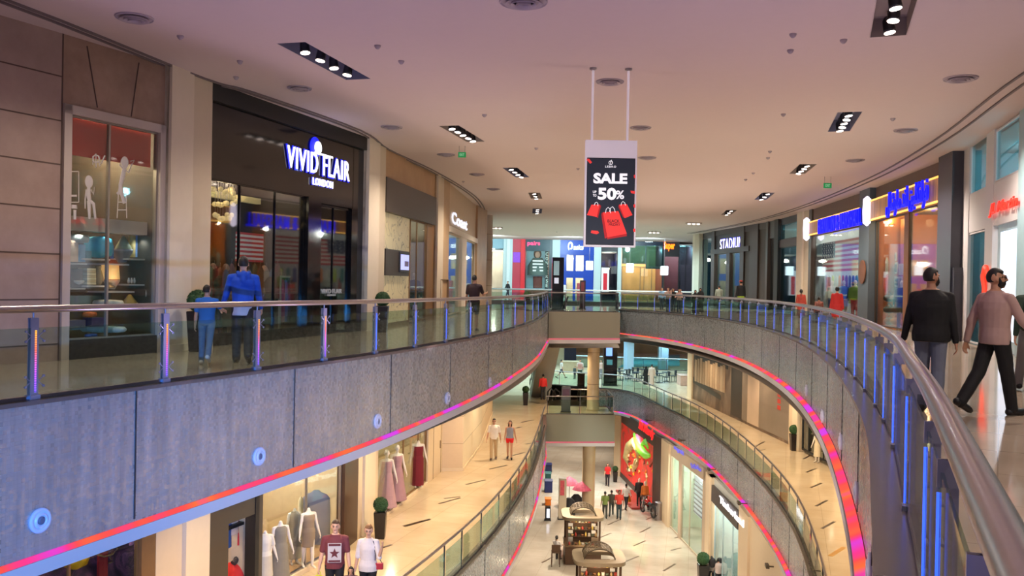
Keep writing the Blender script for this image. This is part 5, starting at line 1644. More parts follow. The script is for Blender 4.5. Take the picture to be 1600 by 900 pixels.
mannequin('headless mannequin in a short taupe dress in the lower window', 481, 886, 783, dict(headless=1, female=1, lower='dress', sleeve='none', lowc=(136, 118, 96), hemz=.55, flare=.17, neckz=1.40, legL=(8, 4), legR=(-10, 2)))
mannequin('mannequin in a long grey dress, behind the one in taupe', 459, 880, 784, dict(headless=1, female=1, lower='dress', sleeve='none', lowc=(140, 128, 112), hemz=.15, flare=.22))
mannequin('mannequin in pale clothes at the left end of the lower window', 413, 925, 818, dict(headless=1, female=1, top=(214, 206, 190), lower='skirt', lowc=(196, 186, 166), hemz=.4, sleeve='short'))
cg = P(494, 872, Z1)
s, _ = b.hit(494, 800, -.75); zt_ = b.z(494, 766, -.75)
mb = MB(); q = b.w(s, zt_, -.75); 
t = thing('shop_poster', 'tall blue grey garment panel hanging behind the mannequins', 'display', q)
mb.loft([(q - Vector((0, 0, 2.4)), .42, .08), (q - Vector((0, 0, .5)), .40, .1), (q - Vector((0, 0, .22)), .38, .1), (q - Vector((0, 0, .12)), .30, .08), (q - Vector((0, 0, .06)), .14, .06), (q, .08, .05)], 18); mb.build('cloth', M('panel_bluegrey', (96, 100, 130), .7, var=.1, scale=2), t)
rr_ = random.Random(2)
for k in range(8):
    s, z = b.hit(470 + k * 7, 776 - k * 1.5, -1.15 if k % 2 else -1.0)
    col = [(214, 196, 160), (226, 212, 190), (190, 150, 110), (206, 186, 140)][k % 4]
    garment('hanging_garment', 'cream or tan garment on the rail behind the mannequins', b, s, z, 1.2 + .2 * (k % 3), .24, col, -1.15 if k % 2 else -1.0, 'garments on the rail of the mannequin window')
# wood and cream piers
b = B1(5); pf(b, [0], [b.L], M('dark_wood_pier', (66, 44, 32), .3, var=.1), d1=.08)
b = B1(6); pf(b, [0], [b.L], CREAMW, d1=.08); pf(b, [b.L * .2], [b.L * .75], CREAMW2, d1=.16)
# gown window with light panels
b = B1(7)
pf(b, [0], [b.L], CREAMW2, zt=Z1 + .08, d1=.05, name='baseboard_left')
window(b, [.02], [b.L], ZW, Z1 + .08, mull=(637, 660), fw=.05, frame=BRONZE)
room(b, [0], [b.L], 2.6, ZW, M('gown_wall', (214, 190, 140), .6, var=.08), en=110, col=SOFTW, n=3)
t = thing('backlit_display', 'tall bluish white light panel behind the red gown', 'light box', b.w(b.s(655), Z1, -1.0))
mb = MB(); b.box(mb, b.s(637, 450, -.95), b.s(671, 450, -.95), Z1 + .1, ZT1 - .1, -1.05, -.95); mb.build('panel_frame', STEEL, t)
mb = MB(); b.box(mb, b.s(638, 450, -.95), b.s(670, 450, -.95), Z1 + .2, ZT1 - .2, -.95, -.93); mb.build('lit_face', E('lit_bluewhite', (190, 214, 255), 1.2), t)
mannequin('mannequin in a long dark red gown before the light panel', 653, 760, 680, dict(female=1, lower='dress', sleeve='none', lowc=(110, 16, 30), hemz=.04, flare=.2, neckz=1.38, headless=1), yaw=190)
mannequin('mannequin in a mauve gown, left of the two in the gown window', 603, 794, 702, dict(female=1, lower='dress', sleeve='none', lowc=(170, 132, 134), hemz=.04, flare=.34, top=(206, 200, 150), topname='lace_top', neckz=1.40), yaw=190)
mannequin('mannequin in a mauve gown with a clutch, right of the two', 619, 783, 694, dict(female=1, lower='dress', sleeve='none', lowc=(160, 120, 124), hemz=.04, flare=.34, top=(206, 200, 150), topname='lace_top', neckz=1.40, armR=(10, 40, 20)), yaw=200)
# wall with a service door
b = B1(8); pf(b, [0], [b.L], CREAMW, d1=.04)
mb = MB(); sa, sb, zt_ = b.L * .35, b.L * .9, Z1 + 2.6
for q in ((sa, sa + .03, Z1, zt_), (sb - .03, sb, Z1, zt_), (sa, sb, zt_ - .03, zt_)): b.box(mb, *q, .035, .055)
b.box(mb, sb - .2, sb - .12, Z1 + 1.0, Z1 + 1.3, .04, .09)
struct('door_2', mb, M('door_line', (150, 126, 96), .5))
for i in (9, 10, 11):
    b = B1(i); pf(b, [0], [b.L], CREAMW if i != 10 else CREAMW2); pf(b, [0], [b.L], CREAMW2, zt=Z1 + .12, d1=.04, name='baseboard_left')
    mb = MB()
    for z in (1.1, 2.2, 3.3): b.box(mb, 0, b.L, Z1 + z - .008, Z1 + z + .008, 0, .003)
    struct('wall_joints', mb, M('door_line', (150, 126, 96), .5))
# --- lower right
for i in (0, 1):
    b = B1r_(i); pf(b, [0], [b.L], CREAMW)
b = B1r_(2); pf(b, [0], [b.L], CREAMW2)
b = B1r_(3)
window(b, [.05], [b.L], ZT1, Z1 + .1, fw=.08, frame=BLACK, mull=([b.L * .35], [b.L * .55], [b.L * .8]))
room(b, [0], [b.L], 3, ZT1, M('shop_wall_dkbrown', (60, 48, 38), .5, var=.1), en=30, col=WARM, n=2)
mannequin('pale mannequin in the dark lower right window', 1277, 722, 672, dict(headless=1, female=1, lower='dress', sleeve='none', lowc=(206, 186, 150), hemz=.3), z=Z1 + .02, yaw=150, vox=.02)
b = B1r_(4); pf(b, [0], [b.L], CREAMW, d1=.1); pf(b, [0], [b.L * .5], CREAMW2, d1=.2)
b = B1r_(5)                                     # long hoarding with a brown mural
def mat_sepia():
    mt, nt, bs = newmat('sepia_print')
    tc = N(nt, 'ShaderNodeTexCoord'); nz = N(nt, 'ShaderNodeTexNoise', i_Scale=1.2, i_Detail=5.0, i_Distortion=.6)
    mp = N(nt, 'ShaderNodeMapping'); mp.inputs['Scale'].default_value = (1, 1, .45)
    nt.links.new(tc.outputs['Object'], mp.inputs[0]); nt.links.new(mp.outputs[0], nz.inputs['Vector'])
    rp = ramp(nt, [(.35, (84, 66, 54)), (.55, (122, 100, 84)), (.7, (150, 128, 108))])
    nt.links.new(nz.outputs['Fac'], rp.inputs[0]); nt.links.new(rp.outputs[0], bs.inputs['Base Color']); bs.inputs['Roughness'].default_value = .4
    return mt
SEP = mat_sepia()
def sx(f): return b.L * f
pf(b, [0], [b.L], SEP)
t = thing('mural_print', 'long brown photographic mural along the lower right gallery', 'mural', b.w(b.L / 2, Z1, .02))
mb = MB(); b.box(mb, 0.05, b.s(1160), Z1 + .15, ZT1, .0, .02); mb.build('grey_section', M('mural_grey', (128, 112, 98), .4, var=.12, scale=1), t)
mb = MB(); b.box(mb, b.s(1190), b.s(1172), Z1 + .15, ZT1, .02, .03); mb.build('pale_section', M('mural_pale', (196, 170, 146), .4, var=.08, scale=1), t)
mb = MB(); b.box(mb, b.s(1163), b.s(1146), Z1 + .15, Z1 + 3.9, .02, .03); mb.build('dark_figure', M('mural_dark', (52, 44, 40), .4, var=.15, scale=1), t)
mb = MB(); b.box(mb, b.s(1140), b.s(1088), Z1 + 2.7, ZT1, .0, .02); mb.build('dark_rail_band', M('mural_dark', (52, 44, 40), .4), t)
for k in range(12):
    x = 1090 + k * 4.0; sm = b.s(x); mb = MB(); b.box(mb, sm - .28, sm + .2, Z1 + 1.25, Z1 + 2.7 + .1 * (k % 3), .02, .03 + .002 * (k % 2)); mb.build('printed_shirt', M('mural_cream%d' % (k % 2), [(190, 164, 132), (170, 142, 112)][k % 2], .4, var=.08), t)
mb = MB(); v = [b.w(b.s(x), Z1 + z_, .026) for x, z_ in ((1086, 1.1), (1130, .7), (1130, 1.0), (1086, 1.5))]; mb.add(v, [(0, 1, 2, 3)]); mb.build('table_edge', M('mural_dark', (52, 44, 40), .4), t)
for k in range(4):
    mb = MB(); b.box(mb, b.s(1224), b.s(1219), Z1 + 1.5 + k * .32, Z1 + 1.72 + k * .32, .02, .03); mb.build('red_mark', M('mural_red', (190, 60, 50), .5), t)
b = B1r_(6); pf(b, [0], [b.L], CREAMW2, d1=.1)
# --- bottom right
ZT2 = Z2 + 4.65
b = B2(0); pf(b, [0], [b.L], CREAMW)
b = B2(1); pf(b, [0], [b.L], CREAMW)
b = B2(2); pf(b, [0], [b.L], CREAMW, d1=.1)
b = B2(3)                                      # shoe shop with the dark sign board
zsb = (b.z(1124, 784) + b.z(1162, 842)) / 2; zst = (b.z(1124, 760) + b.z(1162, 810)) / 2
pf(b, [0], [b.L], M('pale_grey_wall', (196, 196, 186), .4), zb=zsb)
t = halo_sign(b, [('Timberland', 1142, 798, 38, 11, dict(bold=.02))], LITW, None, 'dark sloping board with white shop lettering over the shoe shop', d=.2)
mb = MB(); b.box(mb, .05, b.L - .05, zsb, zst, .02, .14); mb.build('board', M('board_charcoal', (64, 58, 58), .4), t)
window(b, [.1], [b.L - .1], zsb, Z2 + .05, frame=M('pale_frame', (190, 200, 200), .3, .3), mull=([b.L * .3], [b.L * .66]))
room(b, [0], [b.L], 3.5, ZT2, M('shop_pale_cyan', (206, 216, 210), .5), en=260, col=(.9, 1, .98), n=2)
mb = MB(); b.box(mb, b.L * .35, b.L * .62, zsb - 1.0, zsb - .75, -1.0, -.9); tag(mb.build('red_tag_sign', E('red_tag', (190, 30, 50), .7)), 'small red sign inside the shoe shop', 'sign')
t = thing('glass_display_case', 'glass display case inside the shoe shop', 'display case', b.w(b.L * .55, Z2, -1.2))
mb = MB(); b.box(mb, b.L * .4, b.L * .7, Z2 + .02, Z2 + 1.7, -1.5, -1.0); mb.build('case', TEALGLASS, t)
for k in range(4):
    mb = MB(); b.box(mb, b.L * .41, b.L * .69, Z2 + .3 + k * .4, Z2 + .33 + k * .4, -1.48, -1.02); mb.build('shelf', E('case_light', (190, 230, 240), .8), t)
b = B2(4); pf(b, [0], [b.L], CREAMW, d1=.12); pf(b, [b.L * .1], [b.L * .6], CREAMW2, d1=.2)
b = B2(5)                                      # eyewear shop
BEI = M('beige_fascia', (192, 172, 148), .5, var=.03)
zm = b.z(1066, 724)
pf(b, [0], [b.L], BEI, zb=zm)
for xa, xb in ((1066, 1070),): pf(b, xa, xb, BEI)
pf(b, 1104, 1112, BEI)
window(b, 1053, 1066, zm, Z2 + .05, glass=SHOPGLASS, frame=BEI); window(b, 1070, 1104, zm, Z2 + .05, frame=BEI, mull=(1083,))
room(b, [0], [b.L], 3.5, ZT2, M('shop_pale_green', (206, 222, 196), .5), en=300, col=(.95, 1, .9), n=2)
halo_sign(b, [('magrabi', 1060.5, 704, 15, 9, dict(bold=.03))], E('lit_violet', (96, 92, 200), .8), None, 'violet blue Latin lettering on the beige eyewear fascia', d=.06)
halo_sign(b, [('\ufef2\ufe91\ufeae\ufed0\ufee3', 1087, 730, 16, 12, dict(bold=.03))], MATS['lit_violet'], None, 'violet blue Arabic lettering on the beige eyewear fascia', d=.06)
t = thing('eyewear_rack', 'white wall rack of eyewear inside the eyewear shop', 'rack', b.w(b.s(1094), Z2, -1.4))
mb = MB(); b.box(mb, b.s(1084, 800, -1.4), b.s(1103, 800, -1.4), Z2 + .9, Z2 + 3.1, -1.5, -1.42); mb.build('rack_panel', E('rack_white', (220, 226, 240), .7), t)
for k in range(8):
    mb = MB(); b.box(mb, b.s(1084, 800, -1.4), b.s(1103, 800, -1.4), Z2 + 1.0 + k * .26, Z2 + 1.05 + k * .26, -1.42, -1.35); mb.build('shelf', M('rack_grey', (120, 124, 140), .4), t)
mb = MB(); b.box(mb, b.s(1102), b.s(1096.5), Z2 + .9, Z2 + 2.7, -.3, -.24); tag(mb.build('blue_banner', M('banner_blue', (20, 96, 190), .5, e=.2)), 'narrow blue banner in the eyewear shop window', 'banner')
b = B2(6); pf(b, [0], [b.L], CREAMW, d1=.12)
b = B2(7); pf(b, [0], [b.L], M('poster_frame_brown', (76, 58, 50), .5, var=.05), d1=.15)
b = B2(8)                                      # dragon poster
FB = MATS['poster_frame_brown']
zph = (b.z(975, 668) + b.z(1029, 697)) / 2; zpb = Z2 + .35
pf(b, [0], [b.L], FB, zb=zph); pf(b, [0], [b.L], FB, zt=zpb, d1=.02)
def mat_dragon():
    mt, nt, bs = newmat('red_poster')
    tc = N(nt, 'ShaderNodeTexCoord'); nz = N(nt, 'ShaderNodeTexNoise', i_Scale=.7, i_Detail=4.0, i_Distortion=1.2)
    nt.links.new(tc.outputs['Object'], nz.inputs['Vector'])
    rp = ramp(nt, [(.35, (150, 60, 44)), (.5, (214, 44, 32)), (.65, (196, 40, 34))])
    nt.links.new(nz.outputs['Fac'], rp.inputs[0]); nt.links.new(rp.outputs[0], bs.inputs['Base Color'])
    nt.links.new(rp.outputs[0], bs.inputs['Emission Color']); bs.inputs['Emission Strength'].default_value = .35
    return mt
DR = mat_dragon()
pf(b, [0], [b.L], DR, zt=zph, zb=zpb, d0=-.1, d1=-.02)
t = thing('window_poster', 'red window poster with a coiling green and yellow dragon', 'poster', b.w(b.L / 2, zpb, 0))
def blob(pts, rad, mat, name):
    mb = MB(); mb.path([b.w(*b.hit(x, y), 0.0) for x, y in pts], rad, 8); return mb.build(name, mat, t)
PK = M('poster_khaki', (190, 170, 110), .5, e=.2, var=.3, scale=3); PG = M('poster_green', (120, 200, 40), .5, e=.3, var=.15, scale=3); PY_ = M('poster_yellow', (230, 210, 60), .5, e=.3); PP = M('poster_pink', (220, 90, 130), .5, e=.25)
blob([(983, 735), (979, 715), (984, 698), (994, 690), (1000, 705), (996, 722), (990, 735)], [.15, .28, .36, .38, .36, .3, .15], PK, 'dragon_body')
blob([(991, 678), (997, 690), (1003, 703), (1010, 711), (1016, 712)], [.1, .3, .36, .28, .1], PG, 'dragon_head'); blob([(1003, 694), (1009, 690), (1013, 700)], [.1, .2, .08], PG, 'dragon_crest')
blob([(995, 680), (1000, 687), (1003, 697)], [.1, .22, .1], PP, 'dragon_horn'); blob([(1000, 707), (1007, 714)], [.1, .12], PY_, 'dragon_jaw')
rq = random.Random(9)
for k in range(26):
    x, y = rq.uniform(979, 1000), rq.uniform(690, 745)
    blob([(x, y), (x + rq.uniform(1, 4), y + rq.uniform(-3, 5))], [.05, rq.uniform(.05, .13)], [PK, PY_, M('poster_orange', (220, 120, 40), .5, e=.25), M('poster_cream', (226, 214, 170), .5, e=.25), M('poster_brown', (120, 50, 30), .5)][k % 5], 'dragon_scale')
for k in range(10):
    x, y = rq.uniform(996, 1026), rq.uniform(715, 750)
    blob([(x, y), (x + rq.uniform(-3, 3), y + rq.uniform(4, 12))], [.04, .10], [M('poster_brown', (120, 50, 30), .5), M('poster_orange', (220, 120, 40), .5), PK][k % 3], 'dragon_tail_mark')
halo_sign(b, [('Ed Hardy', 1010, 673, 25, 17, dict(shear=.3, bold=.05))], E('lit_red2', (255, 26, 30), 1.5), None, 'glowing red script sign on the brown frame above the dragon poster', d=.1)
# motorcycle in front of the poster
def motorcycle(c, yaw, label):
    t = thing('motorcycle', label, 'motorcycle', c); Mx = Matrix.Translation(c) @ Matrix.Rotation(yaw, 4, 'Z'); W = lambda x, y, z: Mx @ Vector((x, y, z))
    CR = M('chrome', (200, 200, 206), .15, 1.0, var=0)
    for xx, nm in ((-.72, 'rear_wheel'), (.78, 'front_wheel')):
        mb = MB(); mb.path([W(xx + .3 * math.cos(a), 0, .33 + .3 * math.sin(a)) for a in [2 * math.pi * k / 24 for k in range(25)]], .05, 8); wh = mb.build(nm, BLACK, t)
        mb = MB()
        for k in range(10):
            a = 2 * math.pi * k / 10; mb.tube(W(xx, 0, .33), W(xx + .27 * math.cos(a), 0, .33 + .27 * math.sin(a)), .008, n=5)
        mb.build('spokes', CR, wh)
    mb = MB(); mb.ball((0, 0, 0), .3, .14, .14, 14, 10); m2 = MB(); m2.add([W(v[0] + .12, v[1], v[2] + .82) for v in mb.v], mb.f, True); m2.build('fuel_tank', M('tank_red', (150, 20, 24), .2), t)
    mb = MB(); mb.path([W(-.65, 0, .8), W(-.4, 0, .72), W(-.15, 0, .75)], [.09, .12, .1], 10); mb.build('seat', BLACK, t)
    mb = MB(); mb.lathe(W(0, 0, .42), [(.2, -.14), (.22, 0), (.2, .14)], 14, axis=(Mx.to_3x3() @ Vector((0, 1, 0)))); mb.path([W(.1, -.12, .5), W(-.1, -.15, .25), W(-.95, -.16, .25)], .04, 8); mb.build('engine', CR, t)
    mb = MB(); mb.path([W(.78, .06, .33), W(.5, .06, 1.0)], .03, 8); mb.path([W(.78, -.06, .33), W(.5, -.06, 1.0)], .03, 8); mb.build('fork', CR, t)
    mb = MB(); mb.path([W(.3, -.4, 1.05), W(.48, -.2, 1.08), W(.5, 0, 1.02), W(.48, .2, 1.08), W(.3, .4, 1.05)], .018, 8); mb.build('handlebar', CR, t)
    mb = MB(); mb.ball(W(.58, 0, .92), .09, n=12, m=8); mb.build('headlamp', CR, t)
    mb = MB(); mb.path([W(-1.05, 0, .5), W(-.9, 0, .68), W(-.65, 0, .74)], [.05, .09, .08], 8); mb.build('rear_fender', BLACK, t)
s, z = b.hit(1014, 768, .5)
c = b.w(b.s(1013, 770, .7), 0, .7); c.z = Z2 + .12
mb = MB(); b.box(mb, .6, 5.5, Z2, Z2 + .12, .15, 1.3); tag(mb.build('display_plinth', M('plinth_red', (150, 50, 40), .4)), 'low red plinth under the motorcycle before the poster', 'plinth')
motorcycle(c, math.atan2(b.u.y, b.u.x) + .2, 'chrome motorcycle on display before the dragon poster')
c2_ = b.w(b.s(999, 757, .7), 0, .7); c2_.z = Z2 + .12
person('mannequin', 'dark dressed mannequin beside the motorcycle', c2_, 3.0, 1.75, dict(top=(40, 34, 34), lowc=(30, 28, 30), skin='mannequin', hair=None), .025, None, 'mannequin')
c3_ = b.w(b.s(1008, 760, .55), 0, .55); c3_.z = Z2 + .12
person('mannequin', 'orange dressed mannequin beside the motorcycle', c3_, 3.0, 1.75, dict(female=1, top=(206, 110, 40), lowc=(120, 60, 30), skin='mannequin', hair=None), .025, None, 'mannequin')
b = B2(9); pf(b, [0], [b.L], CREAMW, d1=.05)
# far ends of the lower floors
mb = MB(); mb.box(5.0, 30, 100, 100.2, Z1, Z1 + 4.2); struct('wall_far', mb, M('far_sand', (190, 160, 120), .5, var=.15, scale=.6))
mb = MB(); mb.box(-22, 5.0, 84, 84.2, Z1, Z1 + 4.2); struct('wall_far', mb, M('far_sand2', (170, 156, 130), .5, var=.2, scale=.6))
mb = MB(); mb.box(-22, 30, 100, 100.2, Z2, Z2 + 4.7); struct('wall_far', mb, M('far_sand', (190, 160, 120), .5))
PB = M('pale_blue_pillar', (176, 206, 232), .4, var=.02)
for (x0, x1, yb, yt, lb) in ((976, 990, 583, 520, 'broad pale blue pillar before the far lower shops'), (1030, 1044, 590, 524, 'pale blue pillar right of the man in white')):
    c = P((x0 + x1) / 2, 578, Z1); hw = (PY(x1, 560, c.y).x - PY(x0, 560, c.y).x) / 2
    mb = MB(); mb.box(c.x - hw, c.x + hw, c.y, c.y + .9, Z1, -1.9); mb.box(c.x - hw * .6, c.x + hw * .6, c.y - .12, c.y, Z1, -1.9)
    tag(mb.build('square_pillar', PB), lb, 'pillar')
# turquoise floor beyond the tables and a dark blue stand on the left
mb = MB(); vs = [P(x, y, Z1) + Vector((0, 0, .01)) for x, y in ((966, 574), (1062, 572), (1062, 554), (990, 560))]; mb.add(vs, [(0, 1, 2, 3)]); struct('floor', mb, M('turquoise_floor', (90, 190, 200), .15, var=.05))
def boxpx(name, lb, cat, x0, x1, yb, yt, z, dp, mat, dn=0):
    c = P((x0 + x1) / 2, yb, z); a = PY(x0, yb, c.y).x; b_ = PY(x1, yb, c.y).x; zt_ = PY((x0 + x1) / 2, yt, c.y).z
    mb = MB(); mb.box(a, b_, c.y, c.y + dp, z, zt_); mb.box(a - .03, b_ + .03, c.y - .03, c.y + dp + .03, zt_, zt_ + .05)
    return tag(mb.build(name, mat, bevel=.02), lb, cat)
boxpx('promotion_stand', 'dark blue promotional stand on the far lower floor', 'stand', 882, 900, 566, 537, Z1, 1.5, M('stand_navy', (24, 30, 70), .4, var=.1))
boxpx('counter', 'long pale counter on the far lower landing', 'counter', 879, 905, 582, 566, Z1, 1.2, M('counter_sand', (170, 150, 120), .5))
boxpx('escalator_newel', 'black stand beside the column on the lower landing', 'stand', 902, 913, 628, 585, Z1, .6, BLACKGL)
boxpx('shop_counter', 'pale pink merchandise counter behind the right glass rail', 'counter', 1063, 1082, 603, 588, Z1, 1.5, M('counter_pink', (214, 176, 160), .5, var=.15, scale=4))
for i, (x0, x1, yb, yt, col) in enumerate(((852, 862, 738, 727, (20, 34, 84)), (852, 861, 752, 741, (30, 90, 90)), (851, 863, 770, 753, (20, 34, 90)))):
    boxpx('goods_crate', ['small navy crate, topmost of the stack behind the pink strip', 'small teal crate, middle of the stack behind the pink strip', 'navy crate, lowest of the stack behind the pink strip'][i], 'crate', x0, x1, yb, yt, Z2, .8, M('crate_%d' % i, col, .5))
boxpx('orange_display', 'bright orange display above the lit screen on the bottom floor', 'display', 852, 861, 790, 781, Z2, .6, M('display_orange', (226, 120, 20), .5, e=.1))
for i, (x, y, lb) in enumerate(((889, 806, 'black draped stall left of the cream column'), (900, 800, 'black draped stall nearer the cream column'))):
    c = P(x, y, Z2); mb = MB(); mb.loft([(c, .38, .3), (c + Vector((0, 0, .9)), .34, .26), (c + Vector((0, 0, 1.1)), .15, .12)], 14); tag(mb.build('draped_stall', M('drape_black', (30, 28, 32), .7)), lb, 'stall')
for i, (x, y, lb) in enumerate(((889, 781, 'pink striped parasol, left one by the cream column'), (909, 790, 'pink striped parasol, right one by the cream column'))):
    c = P(x, y + 10, Z2); t = thing('parasol', lb, 'parasol', c); mb = MB(); mb.tube(c, c + Vector((0, 0, 1.9)), .02, n=6); mb.build('pole', STEEL, t)
    mb = MB(); mb.lathe(c + Vector((0, 0, 1.4)), [(.62, 0), (.4, .28), (.02, .5)], 12); mb.build('canopy', M('parasol_pink', (214, 90, 120), .6, var=.3, scale=8), t)
STRIDE = dict(legL=(22, 6), legR=(-18, 12), armL=(-16, 12, 8), armR=(18, 18, 8))
STRIDE2 = dict(legL=(-18, 12), legR=(22, 6), armL=(18, 18, 8), armR=(-16, 12, 8))
# --- upper left gallery
who('man in a blue hooded top and black trousers walking away beside a boy', 378, 567, 400, 0, 0,
    dict(top=(22, 72, 168), hood=1, under=(176, 176, 196), hem=.93, underhem=.79, topname='hooded_top', lowc=(34, 32, 34), shoec=(26, 24, 26), legL=(8, 2), legR=(-14, 22), armL=(5, 35, 14), armR=(5, 30, 10), hair='short', skin='light', legw=1.08), .0095)
who('small boy in a blue shirt and jeans walking beside the man in blue', 322, 569, 446, 0, -8,
    dict(top=(36, 96, 160), sleeve='short', lowc=(84, 108, 140), shoec=(206, 204, 206), legL=(-2, 4), legR=(-24, 14), armL=(0, 10, 6), armR=(48, 30, 14), hair='short', skin='mid', head=-25), .0095)
who('man in a dark T-shirt and olive shorts standing by the left gallery railing', 740, 517, 430, 0, -15,
    dict(top=(48, 28, 34), sleeve='short', lower='shorts', lowc=(52, 56, 44), shoec=(60, 50, 44), legL=(0, 0), legR=(0, 0), armL=(0, 8, 8), armR=(30, 70, 10), hair='short', skin='mid'), .014)
# --- two men on the right
(pt, Jb, Sb), gb, Hb = who('bearded man in a black jumper and grey trousers walking away', 1452, 644, 419, 0, -4,
    dict(top=(20, 20, 23), hem=.86, lowc=(104, 110, 128), legL=(6, 4), legR=(-8, 12), armL=(2, 14, 12), armR=(-4, 12, 8), hair='short', beard=1, head=-38, skin='mid', wide=1.22, shoec=(40, 36, 34), legw=1.1), .008)
(pt2, Jt, St), gt, Ht = who('bearded man in a pale pink jumper and black trousers striding to the right', 1552, 648, 417, 0, -42,
    dict(top=(184, 152, 146), hem=.86, lowc=(20, 19, 22), legL=(-20, 18), legR=(14, 2), armL=(-20, 14, 10), armR=(24, 22, 14), hair='short', beard=1, face=1, glasses=1, head=-42, nod=-2, skin='mid', wide=1.08, shoec=(24, 22, 24), legw=1.08), .008)
who('person in dark clothes with grey trousers cut by the right edge of the view', 1612, 612, 428, 0, 20,
    dict(top=(34, 52, 40), lowc=(110, 108, 112), **STRIDE, hair='short', skin='mid'), .014)
# --- people along the right gallery, seen over the railing
def rr_at(x, back, W=VR, z=0):
    """point 'back' metres behind the balcony edge in the direction of picture column x"""
    q = PX(x, offset(W, -back)) or [1e9]
    p, _ = at(offset(W, -back), q[-1]); return Vector((p.x, p.y, z))
def who2(label, x, yh, back, deg, p, vox=.02, z=0, W=VR, group=None):
    g_ = rr_at(x, back, W, z); H = PY(x, yh, g_.y).z - z
    return person('person', label, g_, face_to(g_, deg), H, p, vox, group)
who2('woman in a long red tunic standing at the right shop windows', 1307, 448, 3.0, 10, dict(female=1, lower='dress', lowc=(176, 34, 36), hemz=.5, hair='bun', flare=.24, skin='mid', shoec=(90, 50, 40)))
who2('child with dark hair beside the woman in red', 1279, 463, 3.0, 10, dict(top=(120, 70, 60), lowc=(60, 50, 60), hair='bun', skin='mid', **STRIDE))
who2('woman in an orange red dress with a long black braid', 1251, 452, 3.2, 0, dict(female=1, lower='dress', lowc=(150, 50, 36), hemz=.35, hair='braid', skin='mid'))
who2('shopper in a dark jacket and red cap outside the STADIUM shop', 1157, 438, 5.0, 30, dict(top=(26, 26, 30), wide=1.15, under=(150, 180, 60), lowc=(40, 40, 44), cap=(190, 60, 50), hair='short'))
who2('shopper with a pale shirt looking into the STADIUM window', 1123, 446, 7.5, 10, dict(top=(130, 140, 130), lowc=(40, 44, 60), hair='short'))
BW = dict(female=1, lower='robe', lowc=(16, 15, 18), veil=(16, 15, 18), hemz=.05, hair=None, flare=.26)
who2('woman in a black robe at the far right railing, left of a pair', 1086, 453, 1.2, 170, dict(BW))
who2('woman in a black robe at the far right railing, right of a pair', 1094, 450, 2.2, 170, dict(BW))
who2('person in a beige top leaning on the far railing, leftmost of the trio', 1044, 449, .8, 165, dict(top=(176, 150, 140), lowc=(60, 66, 90), hair='short', hairc='brown', lean=8, armL=(40, 40, 10), armR=(40, 40, 10)))
who2('long-haired woman in a black top leaning on the far railing', 1052, 450, 1.5, 170, dict(female=1, top=(24, 22, 26), lowc=(50, 56, 80), hair='long', lean=10, armL=(40, 40, 10), armR=(40, 40, 10)))
who2('long-haired woman in a light jacket leaning on the far railing, rightmost of the trio', 1061, 451, .8, 175, dict(female=1, top=(196, 160, 150), lowc=(50, 56, 80), hair='long', lean=10, armL=(40, 40, 10), armR=(40, 40, 10)))
who2('person in a pale blue shirt beyond the far railing', 995, 449, 3.2, 170, dict(top=(130, 170, 210), lowc=(60, 70, 90), hair='short'))
who2('small dark-haired person left of the one in pale blue beyond the railing', 977, 450, 4.6, 150, dict(top=(30, 40, 60), lowc=(40, 44, 60), hair='short'))
who2('person in a white top beyond the railing below the gold lit shop', 1017, 452, 3.9, 120, dict(top=(200, 190, 186), lowc=(46, 40, 50), hair='short'))
g_ = PY(793, 470, 84.5); g_.z = 0
person('person', 'tiny dark figure on the far walkway before the pale pillar', g_, 2.2, 1.7, dict(top=(30, 30, 36), lowc=(40, 40, 50), hair='short', **STRIDE), .03)
# --- lower left gallery
who('man in a white shirt and khaki trousers strolling on the lower gallery', 771, 718, 654, Z1, 178,
    dict(top=(232, 220, 208), sleeve='short', hem=.88, lowc=(184, 156, 118), shoec=(60, 40, 40), legL=(-10, 8), legR=(14, 4), armL=(-6, 8, 10), armR=(8, 12, 10), hair='short', hairc='black', face=1, glasses=1, skin='mid'), .012)
who('woman in a grey vest and red shorts strolling on the lower gallery', 796, 717, 657, Z1, 176,
    dict(female=1, top=(138, 142, 158), sleeve='none', hem=.95, neckz=1.44, lower='shorts', shortlen=.35, lowc=(226, 30, 40), shoec=(40, 30, 34), legL=(6, 4), legR=(-8, 8), armL=(0, 10, 14), armR=(4, 12, 8), hair='long', hairc='brown', face=1, skin='mid'), .012)
(pm, Jm, Sm), gm, Hm = who('man in a maroon star T-shirt carrying a green bag', 522, 958, 813, Z1, 176,
    dict(top=(112, 50, 56), sleeve='short', hem=.86, lowc=(24, 24, 30), legL=(10, 4), legR=(-8, 10), armL=(6, 14, 9), armR=(-4, 10, 10), hair='short', hairc='brown', face=1, skin='light', wide=1.05, curl=45), .008)
(pw, Jw, Sw), gw, Hw = who('woman in a white blouse talking on the phone with a red bag', 574, 957, 820, Z1, 168,
    dict(female=1, top=(226, 216, 214), sleeve='elbow', hem=.84, lowc=(24, 24, 32), legL=(8, 4), legR=(-8, 8), armL=(28, 128, 16), armR=(-4, 10, 10), hair='pony', hairc='lightbrown', face=1, head=10, nod=10, skin='light', wide=1.08), .008)
who('small dark-haired child walking between the couple', 547, 968, 884, Z1, 175,
    dict(top=(90, 60, 70), sleeve='short', lowc=(50, 50, 60), hair='long', hairc='black', skin='mid', **STRIDE), .012)
